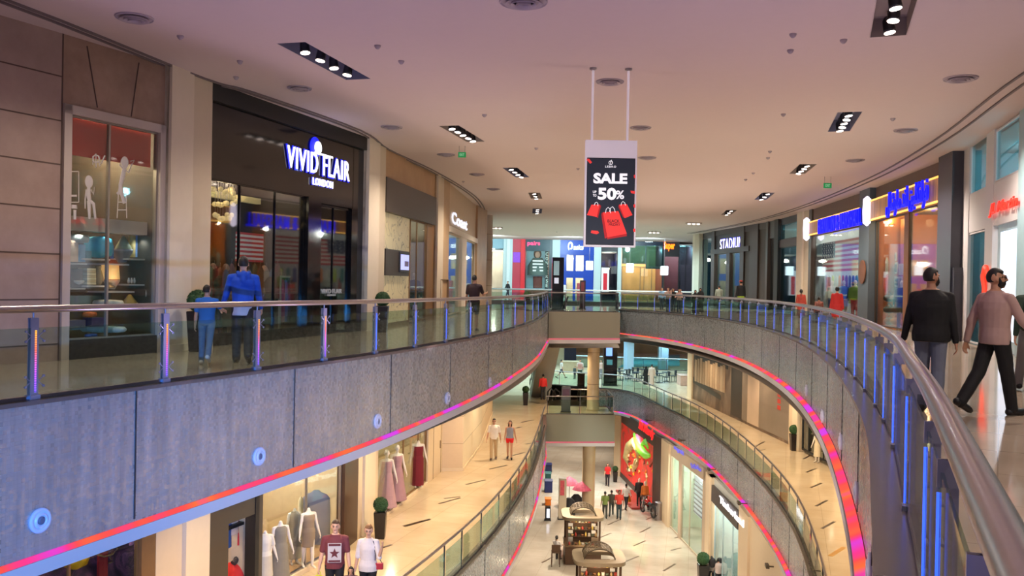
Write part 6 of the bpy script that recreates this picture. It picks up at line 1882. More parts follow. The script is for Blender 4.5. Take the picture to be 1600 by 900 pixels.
# --- far on the lower floor
RF = [('walker in a white top crossing the far landing', 877, 591, 560, dict(top=(206, 196, 190), sleeve='short', lower='shorts', lowc=(60, 60, 70), skin='mid', legL=(32, 4), legR=(-28, 20)), -70),
      ('walker in a red and white striped shirt on the far landing', 906, 596, 561, dict(top=(206, 190, 180), stripes=(190, 70, 60), sleeve='short', lowc=(60, 76, 66)), 175),
      ('person in a pale pink top beside the black kiosk', 939, 592, 562, dict(female=1, top=(206, 170, 160), lowc=(130, 130, 140), hair='long'), 160),
      ('woman in a black robe before the cafe tables', 1009, 601, 572, dict(BW), 0),
      ('man in a long white robe before the cafe tables', 1018, 602, 569, dict(lower='robe', lowc=(214, 190, 176), hemz=.05, hair='short', flare=.2), 0),
      ('person in a dark red top on the farthest lower walkway', 1018, 549, 529, dict(top=(110, 40, 50), lowc=(40, 40, 50)), 20),
      ('person in a pink top by the far pale pillar', 973, 550, 530, dict(top=(214, 90, 110), lowc=(40, 40, 50)), 0),
      ('person in a beige top right of the far pale pillar', 993, 549, 528, dict(top=(214, 170, 130), lowc=(120, 60, 60)), 0),
      ('seated-looking shopper in black left of the striped shirt', 898, 592, 572, dict(top=(60, 70, 70), lowc=(40, 40, 44), hair='bun'), 150)]
for lb, x, yf, yh, p, dg_ in RF:
    who(lb, x, yf, yh, Z1, dg_, p, .025)
# --- bottom floor
who('woman in a red top walking past the dark bin', 949, 759, 724, Z2, 178, dict(female=1, top=(206, 40, 44), sleeve='short', lowc=(40, 30, 40), hair='long', hairc='brown', skin='light', legL=(8, 2), legR=(-6, 6)), .02)
who('man in a green T-shirt walking in the group of three', 945, 809, 767, Z2, 3, dict(top=(104, 120, 60), sleeve='short', lowc=(56, 56, 50), skin='dark', **STRIDE), .02)
who('man in a dark grey shirt, middle of the group of three', 955, 806, 765, Z2, -3, dict(top=(74, 68, 56), lowc=(66, 72, 70), skin='dark', **STRIDE2), .02)
who('man in a red T-shirt, right of the group of three', 967, 811, 766, Z2, 176, dict(top=(186, 56, 44), sleeve='short', lowc=(44, 60, 66), skin='dark', legL=(2, 2), legR=(-4, 6)), .02)
who('man in a white shirt carrying a yellow bag', 978, 796, 755, Z2, -20, dict(top=(206, 200, 196), lowc=(32, 30, 38), skin='dark', **STRIDE), .02)
who('shopper with a dark backpack, left of the pair by the shoe shop', 1111, 914, 868, Z2, 10, dict(top=(190, 170, 160), lowc=(30, 30, 40), hair='short', **STRIDE), .018)
who('shopper in a black backpack, right of the pair by the shoe shop', 1122, 920, 871, Z2, 5, dict(top=(196, 176, 168), lowc=(34, 34, 40), hair='bun', **STRIDE2), .018)
# ================================================================ goods in the upper windows
b = bB                                          # homeware window
WH = M('shelf_white', (190, 176, 164), .5, var=.01)
t = thing('display_shelving', 'pale shelving unit in the homeware window', 'shelving', b.w(b.L / 2, 0, -.9))
sL, sR = b.s(101, 420, -.6), b.s(240, 420, -.6)
zc1 = b.z(170, 343, -.6); zc0 = b.z(170, 364, -.6)
mb = MB(); b.box(mb, sL, sR, zc0, zc1, -.8, -.45); mb.build('pelmet', WH, t)
mb = MB(); b.box(mb, sR - .2, sR, .6, zc0, -.8, -.45); mb.build('side_panel', WH, t)
shelves = []
for x0, x1, y in ((101, 130, 411), (128, 166, 404), (160, 196, 412), (195, 222, 404), (101, 128, 450), (130, 163, 446), (161, 205, 455), (196, 222, 444), (101, 150, 512)):
    a, c, z = b.s(x0, 420, -.6), b.s(x1, 420, -.6), b.z((x0 + x1) / 2, y, -.6)
    mb = MB(); b.box(mb, a, c, z - .03, z, -1.0, -.5); mb.build('shelf', WH, t); shelves.append((a, c, z))
for x in (120, 165, 215): light('shelf_lamp', 'SPOT', b.w(b.s(x, 420, -.6), zc0 - .03, -.55), 12, (.8, .9, 1), .03, (0, 0, 0), 2.0)
light('lamp_glow', 'POINT', b.w(b.s(172, 420, -.5), b.z(172, 432, -.5), -.35), 3, WARM, .05)
def onshelf(x0, x1, yt, yb, kind, col, lb, cat, d=-.75, e=0):
    a, c = sorted((b.s(x0, yb, d), b.s(x1, yb, d))); z0 = b.z((x0 + x1) / 2, yb, d); z1 = b.z((x0 + x1) / 2, yt, d); w_ = c - a; m = (a + c) / 2; h = z1 - z0
    mt = M('good_%d_%d_%d' % col, col, .6, e=e, ec=col, var=.22, scale=9); mb = MB(); cc_ = b.w(m, z0, d)
    if kind == 'box': b.box(mb, a, c, z0, z1, d - .12, d + .12)
    elif kind == 'cushion': mb.ball(b.w(m, (z0 + z1) / 2, d), w_ / 2, .16, h / 2, 16, 10, lambda v: 1 / max(abs(v.x), abs(v.y) * .8, abs(v.z)) ** .55)
    elif kind == 'vase': mb.lathe(cc_, [(w_ * .25, 0), (w_ * .5, h * .35), (w_ * .3, h * .75), (w_ * .22, h * .85), (w_ * .3, h)], 16)
    elif kind == 'bowl': mb.lathe(cc_, [(w_ * .2, 0), (w_ * .5, h * .8), (w_ * .5, h), (w_ * .45, h * .9), (w_ * .15, h * .2)], 18)
    elif kind == 'cone': mb.lathe(cc_, [(w_ * .5, 0), (w_ * .5, h * .15), (w_ * .1, h * .95), (.02, h)], 16)
    elif kind == 'roll': mb.lathe(cc_, [(w_ * .5, 0), (w_ * .5, h)], 14)
    nm = {'box': 'gift_box', 'cushion': 'cushion', 'vase': 'vase', 'bowl': 'bowl', 'cone': 'patterned_tote', 'roll': 'candle'}[kind]
    return tag(mb.build(nm, mt), lb, cat)
onshelf(102, 115, 376, 409, 'box', (190, 150, 120), 'pale floral gift box at the left end of the top shelf', 'box')
onshelf(115, 126, 382, 409, 'box', (120, 150, 176), 'blue gift box beside the floral one', 'box')
onshelf(104, 134, 366, 380, 'cushion', (150, 146, 130), 'soft grey cushion lying above the boxes', 'cushion')
onshelf(136, 171, 369, 403, 'cushion', (40, 150, 176), 'large turquoise patterned cushion in the homeware window', 'cushion', e=.12)
onshelf(128, 136, 392, 404, 'box', (70, 120, 130), 'small teal box left of the turquoise cushion', 'box')
onshelf(172, 177, 383, 404, 'roll', (60, 130, 190), 'thin blue candle right of the turquoise cushion', 'candle')
onshelf(183, 202, 368, 390, 'cone', (150, 150, 120), 'patterned peaked tote in the homeware window', 'bag')
onshelf(178, 203, 389, 410, 'bowl', (120, 112, 116), 'wide grey bowl below the patterned tote', 'bowl')
onshelf(202, 210, 368, 402, 'roll', (176, 150, 90), 'tall ochre candle on the right top shelf', 'candle'); onshelf(211, 218, 368, 402, 'roll', (120, 150, 200), 'tall pale blue candle on the right top shelf', 'candle')
onshelf(104, 122, 420, 449, 'box', (92, 66, 54), 'brown patterned box on the second shelf', 'box')
for k in range(7):
    onshelf(129, 143, 419 + k * 3.7, 422.4 + k * 3.7, 'box', (176, 150, 104) if k % 2 else (196, 176, 136), 'folded beige blanket in the stack beside the lamp', 'blanket')['group'] = 'stack of folded beige blankets'
onshelf(146, 160, 416, 445, 'vase', (120, 96, 60), 'brown wicker vase beside the blanket stack', 'vase')
onshelf(104, 128, 438, 449, 'bowl', (196, 176, 160), 'pale bowl on the lower left shelf', 'bowl')
# table lamp
zb0_ = b.z(172, 450, -.7); zs0 = b.z(172, 436, -.7); zs1 = b.z(172, 413, -.7); sm = b.s(172, 430, -.7)
t2 = thing('table_lamp', 'lit table lamp with a pleated cream shade in the homeware window', 'lamp', b.w(sm, zb0_, -.7))
r = abs(b.s(183, 430, -.7) - b.s(161, 430, -.7)) / 2
mb = MB(); mb.lathe(b.w(sm, 0, -.7), [(r * 1.05, zs0), (r * .92, zs1), (r * .9, zs1), (r * 1.03, zs0)], 28); mb.build('lamp_shade', M('shade_cream', (216, 176, 120), .7, e=.55, ec=(255, 190, 110), var=.06, scale=20), t2)
mb = MB(); mb.lathe(b.w(sm, 0, -.7), [(.09, zb0_), (.1, zb0_ + .03), (.03, zb0_ + .06), (.06, (zb0_ + zs0) / 2), (.02, zs0)], 16); mb.build('base', M('lamp_base', (160, 130, 90), .4, .5), t2)
onshelf(164, 184, 436, 452, 'bowl', (200, 180, 150), 'ruffled cream bowl under the table lamp', 'bowl')
for k in range(5): onshelf(199 + k * 4.4, 203 + k * 4.4, 434, 443, 'vase', (190, 180, 170), 'tiny pale glass jar in the row on the right shelf', 'jar')['group'] = 'row of tiny pale jars'
onshelf(152, 166, 458, 476, 'box', (60, 66, 56), 'dark picture box on the lower shelf', 'box')
onshelf(150, 188, 468, 480, 'cushion', (214, 200, 180), 'big white cushion lying in the window base', 'cushion', d=-.5)
onshelf(193, 212, 460, 476, 'cone', (176, 136, 60), 'golden folded napkin ornament', 'ornament', d=-.5)
onshelf(134, 146, 487, 496, 'cushion', (220, 100, 30), 'small orange cushion in the window base', 'cushion', d=-.4)
onshelf(136, 156, 496, 510, 'box', (80, 56, 92), 'purple gift box in the window base', 'box', d=-.4)
onshelf(100, 126, 500, 512, 'box', (110, 100, 110), 'pale folded rug at the window left corner', 'rug', d=-.4)
onshelf(132, 190, 509, 520, 'cushion', (170, 180, 170), 'long pale patterned throw along the window base', 'throw', d=-.35)
onshelf(137, 147, 521, 529, 'cushion', (40, 80, 170), 'small blue ball toy on the window base', 'toy', d=-.25)
onshelf(231, 240, 445, 472, 'cushion', (200, 196, 186), 'white standing cushion beside the shelf side', 'cushion', d=-.5); onshelf(240, 250, 436, 500, 'box', (40, 60, 76), 'dark blue chair back at the window right edge', 'chair', d=-.5)
# white silhouettes stuck on the glass
VIN = M('vinyl_white', (196, 188, 184), .6, e=.04, var=0)
def sil(parts, lb):
    t = thing('window_decal', lb, 'window decal', b.w(*b.hit(parts[0][0][0][0], parts[0][0][0][1]), 0))
    mb = MB()
    for pts, r in parts:
        q = [b.w(*b.hit(x, y, -.03), -.03) for x, y in pts]
        if len(q) == 1: mb.ball(q[0], .07 * r, .07 * r, .09 * r, 10, 8)
        else: mb.path(q, [v * .0095 for v in r] if isinstance(r, (list, tuple)) else r * .011, 6)
    nn = Vector((b.n.x, b.n.y, 0)); o_ = b.w(0, 0, -.03)       # cut from thin sheet: flatten onto the glass
    mb.v = [tuple(Vector(v) - nn * ((Vector(v) - o_).dot(nn) * .93)) for v in mb.v]
    mb.build('vinyl', VIN, t); return t
sil([([(195, 254)], 1.3), ([(195, 260), (192, 275), (188, 290)], [5, 6.5, 5]), ([(188, 290), (190, 302), (194, 318)], [5.5, 5, 4]), ([(188, 288), (186, 300), (183, 303)], [5, 4, 3]), ([(193, 264), (187, 258), (190, 248)], [2.5, 2, 1.5]),
     ([(196, 265), (201, 270), (206, 256)], [2.5, 2, 1.5]), ([(204, 252), (210, 250), (206, 258)], 1), ([(184, 303), (198, 303)], 1.2), ([(185, 304), (183, 341)], 1), ([(197, 304), (198, 341)], 1), ([(184, 316), (197, 316)], 1), ([(184, 328), (198, 328)], 1)], 'white silhouette of a figure on a ladder on the homeware window')
sil([([(139, 284)], 1.3), ([(139, 292), (138, 302), (140, 314)], [4, 5.5, 5]), ([(140, 314), (146, 318), (149, 342)], [5, 4, 3]), ([(139, 314), (140, 342)], [5, 3]), ([(142, 296), (146, 304), (148, 292)], [2, 2, 1.5]), ([(135, 296), (133, 312), (133, 326)], [2, 1.6, 1.4])], 'white silhouette of a seated figure with raised hand')
sil([([(105, 268), (105, 316)], .9), ([(123, 268), (123, 316)], .9), ([(105, 268), (123, 268)], .9), ([(105, 316), (123, 316)], .9), ([(108, 306), (120, 306)], 2), ([(116, 320), (116, 326)], [6, 7]), ([(117, 328), (117, 343)], 3)], 'white silhouette of a framed mirror and stool')
sil([([(150 + 6 * math.cos(a), 248 + 6 * math.sin(a)) for a in [k * .9 for k in range(8)]], 1.3), ([(150, 240), (150, 262)], 1.2), ([(146, 244), (145, 258)], 1), ([(154, 244), (156, 260)], 1), ([(158, 256), (164, 243)], 1.6)], 'white silhouette of a chandelier')
# ---- dark fashion window
b = bC
cx_, cz_ = b.hit(350, 300, -1.0)
t = thing('chandelier', 'tiered chandelier of clear glass globes in the dark fashion window', 'chandelier', b.w(cx_, b.z(345, 285, -1), -1))
GB = M('globe_glow', (226, 206, 150), .1, e=.5, ec=(255, 220, 150), var=.1)
rr_ = random.Random(4); cr = MB()
for tier, (yy, n) in enumerate(((299, 12), (318, 9), (338, 9))):
    for k in range(n):
        x = rr_.uniform(324, 368) if tier == 0 else rr_.uniform(334, 368); y = yy + rr_.uniform(-4, 4); d = -1 + rr_.uniform(-.3, .3)
        p = b.w(*b.hit(x, y, d), d); mb = MB(); mb.ball(p, .065, n=10, m=7); mb.build('globe', GB, t); cr.tube(p, (p.x, p.y, 4.35), .004, n=4)
cr.build('wires', STEEL, t)
light('chandelier_glow', 'POINT', b.w(cx_, cz_, -1), 8, WARM, .2)
mb = MB(); b.box(mb, b.s(324, 313, -1.4), b.s(443, 313, -1.4), b.z(400, 317, -1.4) - .02, b.z(400, 311, -1.4) + .03, -1.55, -1.4)
tag(mb.build('light_shelf', E('shelf_gold', (190, 170, 120), .55)), 'glowing pale light trough inside the dark fashion shop', 'light')
hitz = lambda x, y, d: b.hit(x, y, d)
flag(b, 368, 452, 366, 410, -1.3, 'American flag hanging deep inside the dark fashion shop', canton_right=True, emis=.10)  # added in place of the opposite flag's reflection in the glass
FLC = [(60, 90, 70), (90, 60, 40), (150, 130, 110), (80, 90, 120), (110, 50, 50), (130, 110, 80), (60, 70, 90), (150, 140, 130)]
for k in range(16):
    x = 326 + k * 9; y = 412 + (k % 4) * 3; d = -.55 - .2 * (k % 3)
    s, z = b.hit(x, y, d); garment('hanging_garment', 'muted garment among the dense rails of the dark fashion window', b, s, z, .9 + .2 * (k % 3), .26, FLC[k % 8], d, 'garments in the dark fashion window')
for x, lb, c1 in ((332, 'mannequin in a green top in the dark fashion window', (40, 90, 70)), (352, 'mannequin in a tan outfit in the dark fashion window', (130, 96, 60)), (412, 'mannequin in a brown dress in the dark fashion window', (90, 64, 44))):
    s, z = b.hit(x, 480, -.8); p = b.w(s, .02, -.8)
    person('mannequin', lb, p, face_to(p, 185), 1.82, dict(top=c1, female=1, lower='skirt', hemz=.3, lowc=tuple(int(v * .7) for v in c1), skin='mid', hair=None, shoes=0), .018, None, 'mannequin')
fx0, fx1 = b.s(436, 500, -.5), b.s(463, 500, -.5)
t = thing('clothes_rail', 'white framed clothes rail at the right of the dark fashion window', 'clothes rail', b.w((fx0 + fx1) / 2, 0, -.5))
mb = MB(); zt_ = b.z(450, 431, -.5)
for q in ((fx0, fx0 + .05, .1, zt_), (fx1 - .05, fx1, .1, zt_), (fx0, fx1, zt_ - .05, zt_), (fx0, fx1, .1, .15)): b.box(mb, *q, -.53, -.47)
mb.build('frame', M('rail_white', (176, 168, 150), .4), t)
for k in range(5): garment('hanging_garment', 'coloured garment on the white framed rail', b, fx0 + .15 + k * (fx1 - fx0 - .3) / 4, zt_ - .1, 1.1, .16, [(150, 60, 100), (70, 80, 150), (40, 40, 60), (90, 100, 160), (170, 160, 170)][k], -.5, 'garments on the white framed rail')
# ---- tan shop with patterned glass: mannequins behind the clear pane
b = bE
for x, c1, lb in ((646, (30, 28, 30), 'black dressed mannequin behind the tan shop glass'), (661, (120, 130, 130), 'grey dressed mannequin behind the tan shop glass')):
    s = b.s(x, 480, -.4); p = b.w(s, .02, -.4); person('mannequin', lb, p, face_to(p, 180), 1.8, dict(top=c1, lowc=c1, skin='mannequin', hair=None), .025, None, 'mannequin')
# ---- right side: goods behind the flags
RC = [(196, 50, 60), (60, 80, 150), (210, 200, 190), (120, 60, 120), (40, 120, 130), (226, 120, 40), (60, 60, 70), (180, 200, 90)]
b = bM3
for row, y in enumerate((430, 447)):
    for k in range(14):
        x = 1275 + k * 5.3; d = -.8 - .2 * row; s, z = b.hit(x, y, d)
        garment('hanging_garment', 'bright garment below the large American flag', b, s, z, .85, .3, RC[(k * 3 + row) % 8], d, 'bright garments below the large flag')
for x, c1, c2_, lb in ((1300, (206, 206, 200), (40, 60, 110), 'mannequin in a white top under the large flag'), (1318, (60, 90, 140), (200, 190, 180), 'mannequin in a denim top under the large flag'), (1336, (120, 160, 60), (200, 50, 60), 'mannequin in a green top under the large flag')):
    s = b.s(x, 470, -.5); p = b.w(s, .02, -.5); person('mannequin', lb, p, face_to(p, 180), 1.9, dict(top=c1, lowc=c2_, skin='mannequin', hair=None), .03, None, 'mannequin')
b = bM1
mb = MB(); b.box(mb, b.s(1366, 450, -1.0), b.s(1411, 450, -1.0), .02, 4.4, -1.1, -1.0); struct('wall_shop', mb, M('orange_timber', (214, 122, 40), .5, var=.1, scale=2))
light('timber_spot', 'POINT', b.w(b.s(1392, 340, -.6), b.z(1392, 345, -.6), -.6), 60, (1, .7, .35), .05)
FRM = M('picture_frame', (200, 176, 140), .5)
for i, (x0, x1, y0, y1) in enumerate(((1389, 1400, 395, 408), (1391, 1402, 410, 428), (1392, 1409, 432, 456), (1404, 1411, 412, 430))):
    d = -.8; a, c = sorted((b.s(x0, y0, d), b.s(x1, y0, d))); z1, z0 = b.z((x0 + x1) / 2, y0, d), b.z((x0 + x1) / 2, y1, d)
    t = thing('picture_frame', ['small framed print, highest on the orange wall', 'framed print, second on the orange wall', 'framed print of dark ovals on the orange wall', 'narrow framed print by the wooden door post'][i], 'picture', b.w(a, z0, d))
    mb = MB(); b.box(mb, a, c, z0, z1, d - .04, d); mb.build('frame', FRM, t); mb = MB(); b.box(mb, a + .08, c - .08, z0 + .08, z1 - .08, d, d + .01); mb.build('print', M('print_%d' % i, [(110, 90, 70), (90, 76, 60), (150, 130, 100), (190, 170, 140)][i], .6, var=.3, scale=5), t)
    if i == 2:
        for r_ in range(3):
            for q_ in range(2):
                mb = MB(); p = b.w(a + (c - a) * (.33 + .34 * q_), z0 + (z1 - z0) * (.25 + .25 * r_), d + .015); mb.ball(p, .12, .02, .07, 10, 6); mb.build('oval', M('oval_dark', (50, 50, 44), .5), t)
for k in range(10):
    x = 1370 + (k % 5) * 4; y = 402 + (k // 5) * 24; d = -.45; s, z = b.hit(x, y, d)
    garment('hanging_garment', 'red or white garment on the left rails of the orange shop', b, s, z, .8, .24, [(190, 40, 40), (206, 190, 170), (150, 40, 60)][k % 3], d, 'garments on the left of the orange shop')
bc = [(120, 84, 50), (90, 62, 36), (150, 110, 60), (206, 120, 30), (70, 60, 40)]
for k in range(9):
    x = 1378 + (k % 3) * 11; y = 466 + (k // 3) * 18; d = -.45 - .08 * (k % 2); s, z = b.hit(x, y, d)
    c = b.w(s, z, d); mb = MB(); mb.ball(c, .24, .18, .15, 14, 9); mb.path([c + Vector((-.14, 0, .1)), c + Vector((0, 0, .28)), c + Vector((.14, 0, .1))], .02, 6)
    tag(mb.build('leather_bag', M('bagc_%d' % (k % 5), bc[k % 5], .5)), 'brown leather bag piled in the orange shop window', 'bag', 'leather bags in the orange shop')
s = b.s(1409, 470, -.4); p = b.w(s, .02, -.4)
person('mannequin', 'mannequin in dark clothes by the wooden door post of the orange shop', p, face_to(p, 170), 1.85, dict(top=(50, 40, 36), lowc=(96, 90, 60), skin='mannequin', hair=None), .025, None, 'mannequin')
mb = MB(); s_, z_ = b.hit(1355, 424); q_ = bM2.w(bM2.L / 2, zat(bM2.w(bM2.L / 2, 0), 1353, 425), .27); mb.lathe(q_, [(.5, 0), (.5, .04)], 24, axis=Vector((bM2.n.x, bM2.n.y, 0)))
tag(mb.build('round_plaque', M('plaque_wood', (110, 66, 40), .5)), 'round wooden plaque on the slate pillar', 'plaque')
# ---- white boutique interior figures and STADIUM mannequins
b = bO
for x, c1, lb in ((1124, (206, 206, 210), 'white mannequin in the STADIUM window'), (1131, (90, 90, 60), 'olive mannequin in the STADIUM window')):
    s = b.s(x, 470, -1); p = b.w(s, .02, -1); person('mannequin', lb, p, face_to(p, 180), 1.9, dict(top=c1, lowc=(60, 60, 60), skin='mannequin', hair=None), .035, None, 'mannequin')
b = bN
for x, c1, lb in ((1222, (206, 60, 110), 'pink dressed mannequin in the teal window'), (1229, (40, 110, 110), 'teal dressed mannequin in the teal window'), (1240, (230, 90, 120), 'rose dressed mannequin in the teal window')):
    s = b.s(x, 470, -1); p = b.w(s, .02, -1); person('mannequin', lb, p, face_to(p, 180), 1.95, dict(top=c1, female=1, lower='skirt', lowc=c1, skin='mannequin', hair=None), .035, None, 'mannequin')
# ---- far row: poster of a striped jumper with upright lettering
b = bQ
d = -.5
t = thing('shop_poster', 'tall poster of a person in a striped jumper on the far row', 'poster', b.w(b.s(840), 0, d))
def fp(x0, x1, y0, y1, mat, nm, dd):
    mb = MB(); b.box(mb, b.s(x0, y0, d), b.s(x1, y0, d), b.z(x0, y1, d), b.z(x0, y0, d), d + dd - .03, d + dd); return mb.build(nm, mat, t)
fp(823, 852, 391, 452, M('poster_sky', (120, 150, 160), .5, e=.5, ec=(120, 150, 160), var=.1, scale=.8), 'background', 0)
fp(852, 857, 391, 452, M('poster_dark', (40, 56, 60), .5, e=.1), 'lettering_strip', 0)
mb = MB(); pf_ = lambda x, y: b.w(b.s(x, y, d), b.z(x, y, d), d + .03)
mb.path([pf_(840, 430), pf_(840, 415), pf_(840, 403)], [1.0, .95, .45], 12); mb.build('jumper', M('poster_jumper', (70, 90, 84), .6, e=.25, ec=(70, 90, 84)), t)
mb = MB(); mb.ball(pf_(840, 397), .38, .1, .48, 14, 10); mb.build('head', M('poster_hair', (90, 66, 56), .6, e=.25, ec=(90, 66, 56)), t)
mb = MB(); mb.ball(pf_(840, 398) + Vector((0, -.08, -.02)), .24, .08, .32, 14, 10); mb.build('face', M('poster_face', (190, 146, 126), .6, e=.3, ec=(190, 146, 126)), t)
for k in range(4):
    mb = MB(); p_ = pf_(840, 408 + k * 5); mb.obox(p_ + Vector((0, -.9, 0)), (.5, 0, 0), (0, .03, 0), (0, 0, .07)); mb.build('jumper_stripe', M('poster_stripe', (196, 204, 200), .6, e=.4, ec=(196, 204, 200)), t)
mb = MB(); mb.path([pf_(838, 432), pf_(838, 450)], .32, 8); mb.path([pf_(842, 432), pf_(842, 450)], .32, 8); mb.build('legs', M('poster_legs', (130, 70, 60), .6, e=.2), t)
for k, ch in enumerate('CONVERSE'):
    s, z = b.hit(854.5, 397 + k * 7, d + .06); text(ch, 'lettering', M('poster_white', (206, 224, 220), .5, e=.7, ec=(206, 224, 220)), t, width=.24, height=.34, depth=.01, mtx=b.mtx(s, z, d + .06), bold=.02)
t = tag(panel(bQ, 939, 951, (939, 418), .8, M('poster_white2', (214, 214, 220), .5, e=.4, ec=(214, 214, 220), var=.02), d0=.12, d1=.2, name='standing_poster', kind=False), 'white standing poster with a red figure on the far walkway', 'poster')
mb = MB(); bQ.box(mb, bQ.s(942), bQ.s(948), bQ.z(945, 455), bQ.z(945, 427), .2, .22); q = mb.build('red_figure', M('poster_redfig', (190, 20, 40), .5, e=.3), t)
# low planters and vending boxes on the far walkway
for i, (x0, x1, y0, col, lb) in enumerate(((902, 908, 452, (150, 60, 70), 'low red display by the asics front'), (875, 884, 455, (200, 200, 200), 'low white display by the asics front'))):
    c = PY((x0 + x1) / 2, 460, 83); a_, b_ = PY(x0, 460, 83).x, PY(x1, 460, 83).x; zt_ = PY(x0, y0 - 10, 83).z
    mb = MB(); mb.box(a_, b_, 83, 83.6, 0, zt_); tag(mb.build('display_box', M('dispbox_%d' % i, col, .5), bevel=.03), lb, 'display')
# ================================================================ bags and things people hold
def wpos(t, J, S, key, off=(0, 0, 0)):
    m = Matrix.Translation(t.location) @ Matrix.Rotation(t.rotation_euler.z, 4, 'Z')
    return m @ (S @ (J[key] + Vector(off)))
h = wpos(pm, Jm, Sm, 'wrR') + Vector((0, 0, -.07))
mb = MB()
bgm = M('lime_bag', (196, 206, 30), .5, var=.04)
t = thing('shopping_bag', 'lime green carrier bag held by the man in the star T-shirt', 'bag', h - Vector((0, 0, .48)))
mb.loft([(h + Vector((0, 0, -.48)), .15, .08), (h + Vector((0, 0, -.3)), .17, .10), (h + Vector((0, 0, -.1)), .08, .05)], 14); mb.build('bag_body', bgm, t)
mb = MB(); mb.path([h + Vector((.05, 0, -.11)), h + Vector((.03, 0, -.02)), h, h + Vector((-.03, 0, -.02)), h + Vector((-.05, 0, -.11))], .008, 8); mb.build('handle', bgm, t)
# star print on his T-shirt front
up = Jm['up']; Mw = Matrix.Translation(pm.location) @ Matrix.Rotation(pm.rotation_euler.z, 4, 'Z') @ Sm
def local_flat(pts, y, mat, name, parent, Mx):
    m_ = MB(); n = len(pts)
    vs = [Mx @ Vector((x, y, z)) for x, z in pts] + [Mx @ Vector((x, y - .012, z)) for x, z in pts]
    m_.add(vs, [tuple(range(n)), tuple(range(2 * n - 1, n - 1, -1))] + [(i, n + i, n + (i + 1) % n, (i + 1) % n) for i in range(n)])
    return m_.build(name, mat, parent)
PR = M('print_grey', (190, 182, 182), .8, var=.02); MR = M('print_maroon', (96, 40, 46), .8, var=.02)
shirt_front = [(-.125, 1.0), (.125, 1.0), (.125, 1.36), (-.125, 1.36)]
local_flat(shirt_front, .158, PR, 'shirt_print', pm, Mw)
star = [((.10 if i % 2 == 0 else .042) * math.sin(math.pi * i / 5), 1.17 + (.10 if i % 2 == 0 else .042) * math.cos(math.pi * i / 5)) for i in range(10)]
local_flat(star, .162, MR, 'shirt_star', pm, Mw)
for z0, z1 in ((1.31, 1.35), (1.01, 1.045)):
    local_flat([(-.11, z0), (.11, z0), (.11, z1), (-.11, z1)], .162, MR, 'shirt_print_bar', pm, Mw)
# red shoulder bag of the woman on the phone
h = wpos(pw, Jw, Sw, 'hipL', (-.12, .02, .02))
t = thing('shoulder_bag', 'small red shoulder bag of the woman in the white blouse', 'bag', h)
mb = MB(); mb.obox(h, (.11, 0, 0), (0, .04, 0), (0, 0, .075)); mb.build('bag_body', M('red_leather', (176, 44, 60), .4), t, bevel=.015)
sh = wpos(pw, Jw, Sw, 'shL', (.06, .06, .04))
mb = MB(); mb.path([h + Vector((-.08, 0, .07)), h.lerp(sh, .5) + Vector((0, -.06, 0)), sh], .008, 8); mb.path([h + Vector((.08, 0, .07)), h.lerp(sh, .5) + Vector((.04, -.08, 0)), sh], .008, 8)
mb.build('strap', M('strap_dark', (40, 26, 40), .5), t)
g_ = P(981, 790, Z2); mb = MB(); mb.loft([(g_ + Vector((0, 0, .25)), .2, .1), (g_ + Vector((0, 0, .55)), .16, .08), (g_ + Vector((0, 0, .7)), .05, .03)], 12)
tag(mb.build('shopping_bag', M('yellow_bag', (206, 150, 30), .5)), 'yellow bag hanging beside the man in the white shirt', 'bag')
for x, y, lb in ((1110, 884, 'dark backpack on the left shopper by the shoe shop'), (1121, 887, 'black backpack on the right shopper by the shoe shop')):
    g_ = P(x + 1, 917, Z2); c = Vector((g_.x, g_.y - .20, Z2 + 1.2))
    mb = MB(); mb.ball(c, .17, .11, .24, 14, 10); tag(mb.build('backpack', M('backpack_dark', (40, 32, 34), .7)), lb, 'backpack')

# ================================================================ plants
LEAF = M('leaf_green', (44, 78, 36), .7, var=.25, scale=30); POT = M('pot_dark', (34, 26, 24), .25, var=.03)
def topiary(x, yb, ytop, z, label, r=None, group=None):
    g_ = P(x, yb, z); H = PY(x, ytop, g_.y).z - z
    r = r or H * .185
    t = thing('potted_topiary', label, 'plant', g_, group)
    ph = H - 2 * r * .93
    mb = MB()
    w0, w1 = r * .62, r * .82
    vs = [(g_.x + i * w_, g_.y + j * w_, z + h_) for w_, h_ in ((w0, 0), (w1, ph)) for i, j in ((-1, -1), (1, -1), (1, 1), (-1, 1))]
    mb.add(vs, [(3, 2, 1, 0), (4, 5, 6, 7), (0, 1, 5, 4), (1, 2, 6, 5), (2, 3, 7, 6), (3, 0, 4, 7)])
    mb.build('planter', POT, t, bevel=.02)
    rr = random.Random(int(x)); mb = MB()
    c = Vector((g_.x, g_.y, z + ph + r * .9))
    mb.ball(c, r * .93, n=20, m=14)
    for k in range(700):
        u = rr.uniform(-1, 1); a = rr.uniform(0, 2 * math.pi); s = math.sqrt(1 - u * u)
        d = Vector((s * math.cos(a), s * math.sin(a), u)); q = d.orthogonal().normalized(); q = Matrix.Rotation(rr.uniform(0, 6.28), 3, d) @ q
        b0 = c + d * r * .9; l_ = r * .16
        mb.add([b0 - q * l_ * .5, b0 + d.cross(q) * l_ * .4 + d * l_ * .3, b0 + q * l_ * .5 + d * l_ * .8, b0 - d.cross(q) * l_ * .4 + d * l_ * .5], [(0, 1, 2, 3)])
    mb.build('foliage', LEAF, t)
    return t
topiary(309, 549, 453, 0, 'ball topiary in a dark planter beside the boy in blue')
topiary(597, 519, 456, 0, 'ball topiary in a dark planter before the patterned glass shop')
topiary(594, 841, 777, Z1, 'ball topiary in a square dark planter by the gown window')
topiary(821, 633, 603, Z1, 'small ball topiary at the far end of the lower left gallery')
